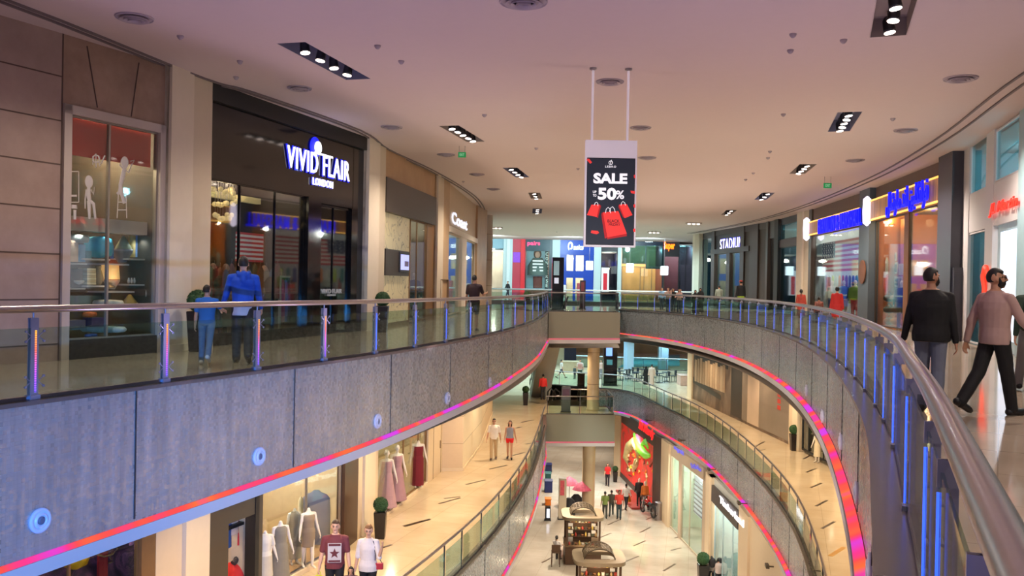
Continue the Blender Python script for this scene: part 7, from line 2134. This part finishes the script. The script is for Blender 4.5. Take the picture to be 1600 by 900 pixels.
topiary(1240, 704, 664, Z1, 'ball topiary in a dark planter beside the brown mural')
topiary(961, 753, 728, Z2, 'small dark topiary before the dragon poster on the bottom floor')
topiary(1098, 918, 863, Z2, 'ball topiary in a dark planter beside the eyewear shop')
topiary(823, 486, 455, 0, 'small ball topiary behind the railing at the end of the left gallery')
# litter bin on the bottom floor
g_ = P(1029.5, 812, Z2); mb = MB(); mb.lathe(g_, [(.24, 0), (.25, .03), (.25, 1.0), (.27, 1.02), (.27, 1.07), (.2, 1.1), (.16, 1.02)], 20)
tag(mb.build('litter_bin', STEEL), 'round silver litter bin beside the dragon poster', 'bin')

# ================================================================ hanging sale sign
D_ = P(926, 105, CEIL).y
g0 = PY(912, 385, D_); g1 = PY(996, 219, D_)
gx = (g0.x + g1.x) / 2
sgb = Bay(V(gx + (g1.x - g0.x) / 2, D_), V(gx - (g1.x - g0.x) / 2, D_), -1)
zb0, zt0 = PY(954, 386, D_).z, PY(954, 219, D_).z
W_ = sgb.L
t = thing('hanging_sign', 'white framed SALE up to 50% sign hanging from the ceiling', 'sign', (gx, D_, CEIL))
PINKW = M('sign_frame_white', (244, 236, 242), .45, var=0, e=.32, ec=(226, 212, 222))  # slight emission added so the frame and rods read brighter
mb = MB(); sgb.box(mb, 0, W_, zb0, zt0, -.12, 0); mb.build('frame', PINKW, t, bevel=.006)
pz0, pz1 = PY(954, 383, D_).z, PY(954, 247, D_).z; ps0, ps1 = .035, W_ - .035
mb = MB(); sgb.box(mb, ps0, ps1, pz0, pz1, 0, .012); mb.build('screen_edge', BLACK, t)
mb = MB(); sgb.box(mb, ps0 + .012, ps1 - .012, pz0 + .012, pz1 - .012, .012, .018); scr = mb.build('screen', M('sign_navy', (42, 48, 60), .5, e=.35, ec=(42, 48, 60), var=0), t)
for x in (926.5, 982):
    s = sgb.s(x, 150); mb = MB(); a = sgb.w(s, zt0, -.06); b_ = sgb.w(s, CEIL, -.06)
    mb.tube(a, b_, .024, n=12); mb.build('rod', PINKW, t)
    mb = MB(); mb.lathe(b_ - Vector((0, 0, .05)), [(.03, 0), (.07, .02), (.07, .05)], 16); mb.build('ceiling_plate', STEEL, t)
SW = E('sign_white', (244, 240, 244), .85); SR = E('sign_red', (232, 56, 52), .75); SRD = E('sign_dark_red', (170, 24, 30), .7); SK = E('sign_print', (60, 20, 26), .5)
def stx(body, x, y, wp, hp, mat=SW, **kw):
    s, z = sgb.hit(x, y); text(body, 'lettering', mat, t, width=wp * D_ / F, height=hp * D_ / F, depth=.006, mtx=sgb.mtx(s, z, .022), **kw)
stx('SALE', 953.5, 279, 53, 16.5, bold=.045)
stx('50', 948.5, 303, 29, 19, bold=.04); stx('%', 968.5, 304.5, 13, 13.5, bold=.02); stx('UP', 929, 300, 5.5, 4, bold=.02); stx('TO', 929, 305.5, 5.5, 4, bold=.02)
stx('LEBRO', 954, 260.5, 17, 3, bold=.01, spacing=1.3)
mb = MB(); s, z = sgb.hit(954, 254.5)
N3 = Vector((sgb.n.x, sgb.n.y, 0))
ring = [sgb.w(s, z, .024) + Vector((math.cos(a) * .036, 0, math.sin(a) * .036)) for a in [k * math.pi * 2 / 16 for k in range(17)]]
mb.path(ring, .006, 6); mb.path([sgb.w(s, z - .02, .024), sgb.w(s + .0, z + .02, .024), sgb.w(s - .015, z + .055, .024)], .006, 6); mb.build('emblem', SW, t)
def spoly(pxs, mat, name, d0=.019, d1=.024):
    m_ = MB(); n = len(pxs); fr_ = [sgb.w(*sgb.hit(x, y)[:1], sgb.hit(x, y)[1], d1) for x, y in pxs]; bk = [sgb.w(*sgb.hit(x, y)[:1], sgb.hit(x, y)[1], d0) for x, y in pxs]
    m_.add(fr_ + bk, [tuple(range(n)), tuple(range(2 * n - 1, n - 1, -1))] + [(i, n + i, n + (i + 1) % n, (i + 1) % n) for i in range(n)])
    return m_.build(name, mat, t)
def bag(front, side, handles, txt=None):
    spoly(front, SR, 'bag_picture'); spoly(side, SRD, 'bag_picture', .019, .0235)
    for hq in handles:
        m_ = MB(); m_.path([sgb.w(sgb.s(x, y), sgb.z(x, y), .024) for x, y in hq], .006, 6); m_.build('bag_handle_picture', SW, t)
bag([(942, 332), (966, 330), (979, 365), (949, 371)], [(940, 333), (942, 332), (949, 371), (945, 373), (939.5, 336)],
    [[(946, 333), (947, 327), (950, 324), (953, 327), (954, 333)], [(952, 331), (954, 325), (957, 323), (960, 327), (961, 332)]])
spoly([(949, 371), (979, 365), (979, 369), (948, 374)], SRD, 'bag_picture')
bag([(924, 320), (937, 320), (932, 339), (917, 336)], [(937, 320), (939, 322), (934, 341), (932, 339)], [[(928, 321), (930, 317), (932, 316), (934, 318), (934, 322)]])
bag([(967, 320), (979, 319), (988, 336), (976, 341)], [(967, 320), (976, 341), (973, 339), (966, 323)], [[(970, 321), (971, 317), (973, 315), (976, 317), (977, 321)]])
stx('BLACK', 958.5, 345.5, 19, 5, mat=SK, bold=.02); stx('FRIDAY', 960, 351, 18, 4.5, mat=SK, bold=.02)
for q in ([(916, 249), (920, 248), (925, 254), (922, 256)], [(924, 360), (934, 361), (936, 364), (932, 366), (923, 364)], [(985, 298), (992, 299), (992, 303), (986, 302)], [(990, 274), (992.5, 273), (992.5, 279), (990.5, 278)], [(989.5, 320), (992.5, 319), (992.5, 325), (990, 324)], [(989, 358), (992.5, 357), (992.5, 363), (989.5, 362)]):
    spoly(q, SR, 'ribbon_picture')

# ================================================================ ceiling fittings
LENS = E('lamp_lens', (255, 236, 224), 6.0)
RB = M('recess_inside', (150, 136, 128), .6, var=.04); RB2 = M('recess_blue', (120, 122, 150), .5, var=.04)
nlamp = [4, 5, 4, 3, 3, 5, 5, 4, 3, 3]
names = ['the large one before the dark fashion shop', 'beside the green exit sign on the left', 'before the round column, nearer one', 'middle of the small left row', 'farthest of the small left row',
         'the large one at the top right edge', 'large one above the slate pillar', 'second from the right boutique', 'third along the right side', 'farthest on the right side']
for i, (c, u, n, L, W) in enumerate(recs):
    t = thing('recessed_spotlight', 'recessed ceiling box with spot lamps, ' + names[i], 'ceiling light', (c.x, c.y, CEIL), 'recessed ceiling spotlights')
    u3 = Vector((u.x, u.y, 0)); n3 = Vector((n.x, n.y, 0)); C0 = Vector((c.x, c.y, 0)); hgt = .32
    mb = MB()
    for a, (hu, hn) in (((1, 0), (0, W / 2)), ((-1, 0), (0, W / 2)), ((0, 1), (L / 2, 0)), ((0, -1), (L / 2, 0))):
        cc_ = C0 + u3 * a[0] * (L / 2 + .01) + n3 * a[1] * (W / 2 + .01) + Vector((0, 0, CEIL + hgt / 2))
        mb.obox(cc_, u3 * (.01 if a[0] else L / 2 + .02), n3 * (.01 if a[1] else W / 2), (0, 0, hgt / 2))
    mb.obox(C0 + Vector((0, 0, CEIL + hgt)), u3 * (L / 2 + .02), n3 * (W / 2 + .02), (0, 0, .01))
    mb.build('housing', RB if i % 2 else RB2, t)
    m = nlamp[i]
    for k in range(m):
        s = (k - (m - 1) / 2) * L * .78 / max(m - 1, 1) * (.8 if i in (0,) else 1)
        p3 = C0 + u3 * s + n3 * (W * .04 * (-1) ** k) + Vector((0, 0, CEIL))
        ax = Vector((.12 * (-1) ** k, -.12, -1)).normalized()
        mb = MB(); mb.lathe(p3 + Vector((0, 0, .12)), [(.05, -.1), (.085, -.04), (.095, .12), (.10, .16), (.085, .165)], 16, axis=ax)
        mb.tube(p3 + Vector((0, 0, .12)), p3 + Vector((0, 0, hgt)), .02, n=8)
        la = mb.build('lamp', STEELD, t)
        mb = MB(); mb.lathe(p3 + Vector((0, 0, .12)) + ax * .15, [(.088, 0), (.088, .022)], 16, axis=ax); mb.build('lens', LENS, la)
# far lights that show as small bright marks
for x, y in ((775, 355), (1022, 362), (1084, 348)):
    c = P(x, y, CEIL)
    t = thing('recessed_spotlight', {775: 'small ceiling light above the end of the left gallery', 1022: 'tiny ceiling light right of the hanging sign', 1084: 'small bright ceiling light before the cream right pilaster'}[x], 'ceiling light', c, 'far ceiling lights')
    mb = MB(); mb.obox(c - Vector((0, 0, .03)), (.5, 0, 0), (0, .25, 0), (0, 0, .03)); mb.build('housing', RB, t)
    for k in (-1, 0, 1):
        mb = MB(); mb.lathe(c + Vector((k * .3, 0, -.12)), [(.09, 0), (.09, .08)], 12); mb.build('lens', LENS, t)
VENTM = M('vent_metal', (168, 156, 162), .5, var=.02); VENTD = M('vent_dark', (66, 56, 62), .6, var=0)
def vent(x, y, r, label):
    c = P(x, y, CEIL)
    t = thing('ceiling_vent', label, 'ceiling vent', c, 'round ceiling vents')
    mb = MB(); mb.lathe(c, [(r, 0), (r, -.02), (r * .97, -.03), (r * .94, -.01)], 36); mb.build('rim', VENTM, t)
    mb = MB(); mb.lathe(c, [(r * .95, -.004), (r * .95, -.008)], 36); mb.build('throat', VENTD, t)
    for k in range(3):
        q = r * (.78 - .22 * k)
        mb = MB(); mb.lathe(c, [(q * .86, -.015), (q, -.05 - .012 * k), (q * .97, -.056 - .012 * k), (q * .80, -.02)], 32); mb.build('cone', VENTM, t)
for x, y, r, lb in [(210, 27, .30, 'round vent above the stone wall at the upper left'), (468, 137, .27, 'round vent left of centre near the large recessed spotlight'), (612, 198, .30, 'flat round vent before the tan shop'),
                    (818, 2, .36, 'round vent at the top edge centre'), (953, 127, .29, 'round vent seen between the two rods of the hanging sign'), (1001, 199, .28, 'round vent just right of the hanging sign rod'),
                    (1415, 203, .3, 'round vent near the slate pillar ceiling'), (1501, 122, .32, 'round vent with a bright rim at the upper right'), (1336, 250, .3, 'round vent over the wooden sign boards'),
                    (1011, 246, .3, 'thin round vent right of the hanging sign frame'), (697, 241, .3, 'thin round vent left of the green exit sign'), (745, 272, .3, 'thin round vent beyond the green exit sign'), (771, 295, .3, 'thin far vent before the column')]:
    vent(x, y, r, lb)
def detector(x, y, label, r=.06):
    c = P(x, y, CEIL)
    mb = MB(); mb.lathe(c, [(r, 0), (r, -.02), (r * .7, -.05), (r * .3, -.07)], 14)
    tag(mb.build('smoke_detector', VENTM), label, 'smoke detector', 'small ceiling detectors')
for i, (x, y) in enumerate([(282, 56), (375, 95), (369, 120), (590, 71), (627, 95), (757, 179), (838, 231), (1235, 78), (1239, 53), (1224, 178), (1203, 236), (1200, 246), (1177, 270), (1165, 280), (903, 263), (724, 283), (870, 362), (1318, 62), (1395, 185)]):
    detector(x, y, 'small round detector on the ceiling, one of a scattered row')
# exit signs
for x, y, lb in ((722, 242, 'small green exit sign hanging on the left of the ceiling'), (1293, 290, 'small green exit sign hanging on the right of the ceiling')):
    c = P(x, y - 14, CEIL); Dd = c.y
    z1 = PY(x, y - 4, Dd).z; z0 = PY(x, y + 4, Dd).z; a = PY(x - 6, y, Dd).x; b_ = PY(x + 6, y, Dd).x
    t = thing('exit_sign', lb, 'exit sign', (c.x, c.y, z0))
    mb = MB(); mb.box(a, b_, Dd - .03, Dd + .03, z0, z1); mb.build('sign_box', E('exit_green', (12, 120, 62), .7), t)
    mb = MB()
    for xx in (a + .03, b_ - .03): mb.tube((xx, Dd, z1), (xx, Dd, CEIL), .008, n=6)
    mb.build('hanger', STEEL, t)
    bb = Bay(V(b_, Dd), V(a, Dd), -1); text('EXIT', 'lettering', M('exit_white', (170, 220, 190), .5, e=.4), t, width=(b_ - a) * .6, height=(z1 - z0) * .5, depth=.004, mtx=bb.mtx(bb.L / 2, (z0 + z1) / 2, .034))
# square pendant lamps over the far walkway
for x, y, lb in ((921, 415, 'square white pendant lamp left of the far dark shop'), (984, 419, 'square white pendant lamp before the gold lit shop'), (1038, 423, 'square white pendant lamp below the Super sign')):
    Dd = 80.0; c = PY(x, y, Dd); t = thing('pendant_lamp', lb, 'lamp', c, 'square pendant lamps')
    mb = MB(); mb.box(c.x - .3, c.x + .3, Dd - .3, Dd + .3, c.z - .4, c.z + .4); mb.build('lamp_shade', E('pendant_white', (240, 250, 255), 1.6), t, bevel=.03)
    mb = MB(); mb.tube((c.x, Dd, c.z + .4), (c.x, Dd, CEIL), .02, n=6); mb.build('cord', STEEL, t)
    mb = MB(); q = PY(x, 455, Dd)
# ================================================================ totems and kiosks
def totem(x0, x1, yb, yt, z, label, screens, body=BLACKGL, depth=.4, cat='display kiosk'):
    c = P((x0 + x1) / 2, yb, z); Dd = c.y
    a = PY(x0, yb, Dd).x; b_ = PY(x1, yb, Dd).x; zt_ = PY((x0 + x1) / 2, yt, Dd).z
    t = thing('information_totem', label, cat, (c.x, Dd, z))
    mb = MB(); mb.box(a, b_, Dd, Dd + depth, z, zt_); mb.build('body', body, t, bevel=.02)
    mb = MB(); mb.box(a - .04, b_ + .04, Dd - .05, Dd + depth + .05, z, z + .06); mb.build('base', CHAR, t)
    for (sx0, sy0, sx1, sy1, mt) in screens:
        p0 = PY(sx0, sy1, Dd); p1 = PY(sx1, sy0, Dd); mb = MB(); mb.box(p0.x, p1.x, Dd - .015, Dd, p0.z, p1.z); mb.build('screen', mt, t)
    return t
totem(862, 880, 485.2, 402, 0, 'tall black directory kiosk behind the upper bridge railing', [(865, 408, 874, 430, M('screen_grey', (120, 150, 160), .3, e=.35)), (866, 434, 873, 443, M('screen_pale', (190, 200, 220), .3, e=.4))], depth=.9)
totem(906, 914.5, 483.5, 438, 0, 'slim dark red totem behind the upper bridge railing', [(908, 441, 913, 455, M('totem_red', (110, 40, 50), .3, e=.1))], body=M('totem_maroon', (44, 22, 32), .3))
totem(943, 964, 603, 534, Z1, 'tall black kiosk with a bright blue screen on the lower floor', [(947, 536, 957, 556, E('screen_blue', (120, 160, 255), 1.1)), (948, 562, 957, 570, M('screen_teal', (70, 130, 140), .3, e=.3))], depth=1.0)
totem(877, 891, 644, 604, Z1, 'information stand with twin pictures on the lower landing', [(879, 608, 890, 619, M('stand_pic', (90, 60, 80), .4, e=.15, var=.3, scale=3))], body=M('stand_grey', (96, 100, 110), .4), depth=.1)
totem(872.5, 884.5, 812, 748, Z2, 'white column stand with a red and white poster', [(875, 751, 882, 774, M('poster_redwhite', (206, 80, 90), .5, e=.1, var=.4, scale=6))], body=CREAM, depth=.35)
totem(851.5, 860, 814, 792, Z2, 'low black stand with a bright white screen', [(854, 795, 859, 809, E('screen_white', (214, 226, 255), 1.1))], depth=.3)
# ================================================================ merchandise kiosks on the bottom floor
ROOFM = M('kiosk_roof', (150, 132, 106), .5, var=.04); KW = M('kiosk_wood', (84, 58, 38), .5, var=.08); LAT = M('kiosk_lattice', (92, 80, 64), .5, .3)
def kiosk(x, y, W, Dp, H, label, seed, z=Z2, rot=0):
    c = P(x, y, z); t = thing('market_kiosk', label, 'kiosk', c)
    hx, hy = W / 2, Dp / 2; c = c + Vector((0, hy, 0)); cx, cy = c.x, c.y
    mb = MB(); mb.box(cx - hx * .95, cx + hx * .95, cy - hy * .9, cy + hy * .9, z, z + .9); mb.build('counter', KW, t, bevel=.02)
    mb = MB(); mb.box(cx - hx * .98, cx + hx * .98, cy - hy * .95, cy + hy * .95, z + .9, z + .94); mb.build('countertop', M('kiosk_top', (120, 96, 70), .3), t)
    for i in (-1, 1):
        for j in (-1, 1):
            mb = MB(); mb.box(cx + i * hx * .86 - .05, cx + i * hx * .86 + .05, cy + j * hy * .8 - .05, cy + j * hy * .8 + .05, z + .94, z + H); mb.build('post', KW, t)
    mb = MB()                                     # roof: thick frame with an opening, rounded ends
    o_ = []; i_ = []
    for k in range(32):
        a = 2 * math.pi * k / 32; e_ = .45
        ca, sa = math.cos(a), math.sin(a)
        fx = math.copysign(abs(ca) ** e_, ca); fy = math.copysign(abs(sa) ** e_, sa)
        o_.append(V(cx + fx * hx * 1.12, cy + fy * hy * 1.15)); i_.append(V(cx + fx * hx * .68, cy + fy * hy * .62))
    mb.poly([o_, i_], z + H + .16, True); mb.poly([o_, i_], z + H, False)
    for lp, f in ((o_ + o_[:1], False), (i_ + i_[:1], True)):
        mb.ribbon(lp, z + H, z + H + .16, flip=f)
    mb.build('roof', ROOFM, t)
    mb = MB()                                     # barrel lattice on the roof
    R_ = hx * .66
    for k in range(7):
        yy = cy - hy * .58 + hy * 1.16 * k / 6
        mb.path([(cx + R_ * math.cos(a), yy, z + H + .12 + R_ * .72 * math.sin(a)) for a in [math.pi * m / 12 for m in range(13)]], .016 if k not in (0, 6) else .03, 6)
    for m in range(1, 12):
        a = math.pi * m / 12
        mb.tube((cx + R_ * math.cos(a), cy - hy * .58, z + H + .12 + R_ * .72 * math.sin(a)), (cx + R_ * math.cos(a), cy + hy * .58, z + H + .12 + R_ * .72 * math.sin(a)), .012, n=5)
    mb.build('lattice', LAT, t)
    for k, zz_ in enumerate((1.25, 1.6, 1.95)):
        mb = MB(); mb.box(cx - hx * .8, cx + hx * .8, cy - hy * .3, cy + hy * .3, z + zz_, z + zz_ + .03); mb.build('shelf', KW, t)
    mb = MB(); mb.box(cx - hx * .5, cx + hx * .5, cy - hy * .02, cy + hy * .02, z + .94, z + H); mb.build('back_panel', KW, t)
    rr = random.Random(seed); cols = [(196, 160, 110), (206, 196, 180), (120, 80, 50), (170, 60, 50), (90, 100, 80), (206, 176, 90), (60, 50, 46)]
    kinds = ['bottle', 'box', 'bowl']
    for r_, zz_ in enumerate((.94, 1.28, 1.63, 1.98)):
        n = 9
        for k in range(n):
            px = cx - hx * .72 + hx * 1.44 * k / (n - 1); py = cy - hy * (.25 if r_ else .6) + rr.uniform(-.03, .03); q = z + zz_
            kd = kinds[(k + r_) % 3]; mb = MB(); hgt = rr.uniform(.12, .24)
            if kd == 'bottle': mb.lathe((px, py, q), [(.045, 0), (.05, .02), (.05, hgt * .6), (.018, hgt * .78), (.018, hgt)], 10)
            elif kd == 'box': mb.box(px - .06, px + .06, py - .04, py + .04, q, q + hgt * .7)
            else: mb.lathe((px, py, q), [(.03, 0), (.07, .06), (.075, .09), (.065, .085), (.03, .02)], 12)
            tag(mb.build({'bottle': 'souvenir_bottle', 'box': 'souvenir_box', 'bowl': 'souvenir_bowl'}[kd], M('ware_%d' % ((k * 3 + r_ + seed) % 7), cols[(k * 3 + r_ + seed) % 7], .5)),
                'small %s among the wares on the %s' % (kd, label.split(',')[0]), 'souvenir', 'wares on the ' + label.split(',')[0])
    light('kiosk_lamp', 'POINT', (cx, cy - hy * .7, z + H - .15), 30, WARM, .05)
    return t
kiosk(911, 884, 1.9, 1.9, 2.25, 'souvenir kiosk with a lattice roof, farther one', 3)
kiosk(937, 968, 2.0, 1.9, 2.25, 'souvenir kiosk with a lattice roof, nearer one', 5)
# seller on a high chair
g_ = P(868, 884, Z2)
t = thing('high_chair', 'wooden high chair of the seller beside the souvenir kiosk', 'chair', g_)
mb = MB(); mb.box(g_.x - .22, g_.x + .22, g_.y - .2, g_.y + .2, Z2 + .68, Z2 + .73); mb.build('seat', KW, t)
for i in (-1, 1):
    for j in (-1, 1):
        mb = MB(); mb.tube((g_.x + i * .2, g_.y + j * .18, Z2), (g_.x + i * .19, g_.y + j * .17, Z2 + .7), .022, n=8); mb.build('leg', KW, t)
mb = MB(); mb.box(g_.x - .22, g_.x + .22, g_.y - .2, g_.y - .17, Z2 + .75, Z2 + 1.1); mb.build('backrest', KW, t)
person('person', 'seated seller in a white shirt with dark hair tied back', g_ + Vector((0, .02, .20)), face_to(g_, -20), 1.62,
       dict(female=1, top=(220, 214, 210), sleeve='elbow', lowc=(44, 40, 46), hair='pony', legL=(80, 80), legR=(80, 80), armL=(40, 50, 6), armR=(40, 50, 6), lean=10, footf=0), .02)
# ================================================================ cafe furniture on the far lower floor
CH = M('cafe_black', (26, 34, 46), .5)
def cafe_chair(loc, rz):
    t = thing('cafe_chair', 'dark cafe chair at the far tables', 'chair', (0, 0, 0), 'dark cafe chairs by the pale railing')
    mb = MB(); mb.box(-.22, .22, -.22, .22, .43, .47); mb.build('seat', CH, t)
    mb = MB(); mb.box(-.22, .22, -.24, -.2, .5, .9); mb.build('backrest', CH, t)
    for i in (-1, 1):
        for j in (-1, 1):
            mb = MB(); mb.tube((i * .2, j * .2, 0), (i * .19, j * .19, .45), .018, n=6); mb.build('leg', CH, t)
    return t
def cafe_table():
    t = thing('cafe_table', 'dark round cafe table at the far railing', 'table', (0, 0, 0), 'dark cafe tables by the pale railing')
    mb = MB(); mb.lathe((0, 0, .72), [(.38, 0), (.38, .03)], 20); mb.build('tabletop', CH, t)
    mb = MB(); mb.tube((0, 0, .03), (0, 0, .72), .03, n=8); mb.build('pedestal', CH, t)
    mb = MB(); mb.lathe((0, 0, 0), [(.25, 0), (.25, .03)], 16); mb.build('base', CH, t)
    return t
protoc = cafe_chair((0, 0, 0), 0); protot = cafe_table(); first = True
for i, (x, y) in enumerate([(969, 594), (982, 592), (994, 596), (1030, 598), (1041, 596), (1003, 591)]):
    c = P(x, y, Z1)
    if i: copy_tree(protot, Matrix.Translation(c - c_first))
    else: protot.location = c; c_first = c.copy()
    for k, a in enumerate((.2, 3.3)):
        m = Matrix.Translation(c + Vector((math.cos(a) * .56, math.sin(a) * .56, 0))) @ Matrix.Rotation(a + math.pi / 2, 4, 'Z')
        if first and k == 0: protoc.matrix_basis = m
        else:
            r_ = protoc.copy(); COL.objects.link(r_); r_.matrix_basis = m
            for ch in list(protoc.children):
                cpy = ch.copy(); COL.objects.link(cpy); cpy.parent = r_
    first = False
# ================================================================ escalators by the landing
ESM = M('escalator_panel', (128, 124, 110), .5, var=.02); RUB = M('escalator_rubber', (24, 22, 22), .4, var=0)
def escalator(a, b, w, label, clad=True):
    """a: lower landing, b: upper landing (centre points)"""
    a = Vector(a); b = Vector(b); t = thing('escalator', label, 'escalator', a)
    d = b - a; hd_ = Vector((d.x, d.y, 0)).normalized(); n = Vector((-hd_.y, hd_.x, 0))
    mb = MB()
    q = [a - hd_ * .8, a, b, b + hd_ * .8, b + hd_ * .8 - Vector((0, 0, .9)), b - Vector((0, 0, .95)), a + hd_ * 1.2 - Vector((0, 0, .35)), a - hd_ * .8 - Vector((0, 0, .3))]
    vs = [p + n * w / 2 for p in q] + [p - n * w / 2 for p in q]; m = len(q)
    mb.add(vs, [tuple(range(m)), tuple(range(2 * m - 1, m - 1, -1))] + [(i, m + i, m + (i + 1) % m, (i + 1) % m) for i in range(m)])
    mb.build('truss_cladding', ESM, t)
    mb = MB(); k = int(d.length / .4)
    for i in range(k):
        p = a.lerp(b, (i + .5) / k); mb.obox(p + Vector((0, 0, .04)), hd_ * .17, n * (w / 2 - .16), (0, 0, .06))
    mb.build('steps', STEELD, t)
    for sd in (-1, 1):
        o_ = n * sd * (w / 2 - .08); up_ = Vector((0, 0, .92))
        pts = [a - hd_ * .75 + Vector((0, 0, .1)), a - hd_ * 1.0 + Vector((0, 0, .55)), a - hd_ * .75 + up_, a + up_, b + up_, b + hd_ * .75 + up_, b + hd_ * 1.0 + Vector((0, 0, .55)), b + hd_ * .75 + Vector((0, 0, .1))]
        mb = MB(); mb.path([p + o_ for p in pts], .045, 8); mb.build('handrail', RUB, t)
        mb = MB(); gq = [a - hd_ * .7, b + hd_ * .7]
        v4 = [a - hd_ * .7 + o_, a + o_, b + o_, b + hd_ * .7 + o_]; v5 = [p + up_ * .95 for p in v4]
        mb.add(v4 + v5, [(0, 1, 5, 4), (1, 2, 6, 5), (2, 3, 7, 6)]); mb.build('balustrade_glass', GLASS, t)
    return t
escalator(Vector((1.95, 61.8, Z1 + .02)), Vector((2.45, 51.3, Z0)), 1.2, 'escalator with olive cladding coming down behind the upper bridge')
for k, (xa, ya) in enumerate(((861, 613), (869, 611), (883, 611))):
    c0 = P(xa, 632, Z1); pts = [PY(xa - 6, 626, c0.y), PY(xa - 5, 612, c0.y), PY(xa - 1, 607, c0.y), PY(xa + 6, 613, c0.y), PY(xa + 7, 624, c0.y)]
    mb = MB(); mb.path(pts, .05, 8)
    tag(mb.build('escalator_handrail', RUB), ('black curved handrail of the landing escalator, leftmost', 'black curved handrail of the landing escalator, middle', 'black curved handrail of the landing escalator, rightmost')[k], 'handrail')
for k, (xa, lb) in enumerate(((856, 'blue lit black escalator handrail arch behind the bridge, left'), (871, 'black escalator handrail arch behind the bridge, middle'), (884, 'slanting black escalator handrail behind the bridge, right'))):
    c0 = P(xa, 485, Z0); pts = [PY(xa - 4, 481, c0.y), PY(xa - 3, 470, c0.y), PY(xa, 463, c0.y), PY(xa + 3, 466, c0.y), PY(xa + 4, 481, c0.y)] if k < 2 else [PY(xa - 5, 484, c0.y), PY(xa + 4, 463, c0.y)]
    mb = MB(); mb.path(pts, .05, 8); tag(mb.build('escalator_handrail', RUB), lb, 'handrail')
# person in red riding
g_ = P(846, 634, Z1)
person('person', 'person in a red top on the lower escalator', g_ + Vector((.1, .6, .3)), face_to(g_, 10), 1.6, dict(top=(206, 40, 40), lowc=(40, 40, 46), hair='short'), .025)
# small cameras on the lower right balcony panel
for i, (x, y) in enumerate(((1022, 657), (1075, 688), (1123, 734), (1173, 787), (1222, 886))):
    inn = offset(VR1, 0.0); qq = PX(x, inn) or [16.0]; p, dr = at(inn, qq[-1]); n = Vector((-dr.y, dr.x, 0)); c = Vector((p.x, p.y, zat(p, x, y)))
    t = thing('wall_camera', ['small dark camera on the lower balcony panel, farthest', 'small camera on the lower balcony panel above the poster', 'camera on a bracket above the eyewear sign', 'camera on a bracket above the shoe shop sign', 'nearest camera on the lower balcony panel'][i], 'camera', c, 'cameras on the lower right balcony')
    mb = MB(); mb.tube(c, c + n * .3, .025, n=8); mb.build('arm', LAT, t)
    mb = MB(); mb.obox(c + n * .35 + Vector((0, 0, .02)), Vector((dr.x, dr.y, 0)) * .16, n * .06, (0, 0, .06)); mb.build('camera_body', LAT, t, bevel=.01)
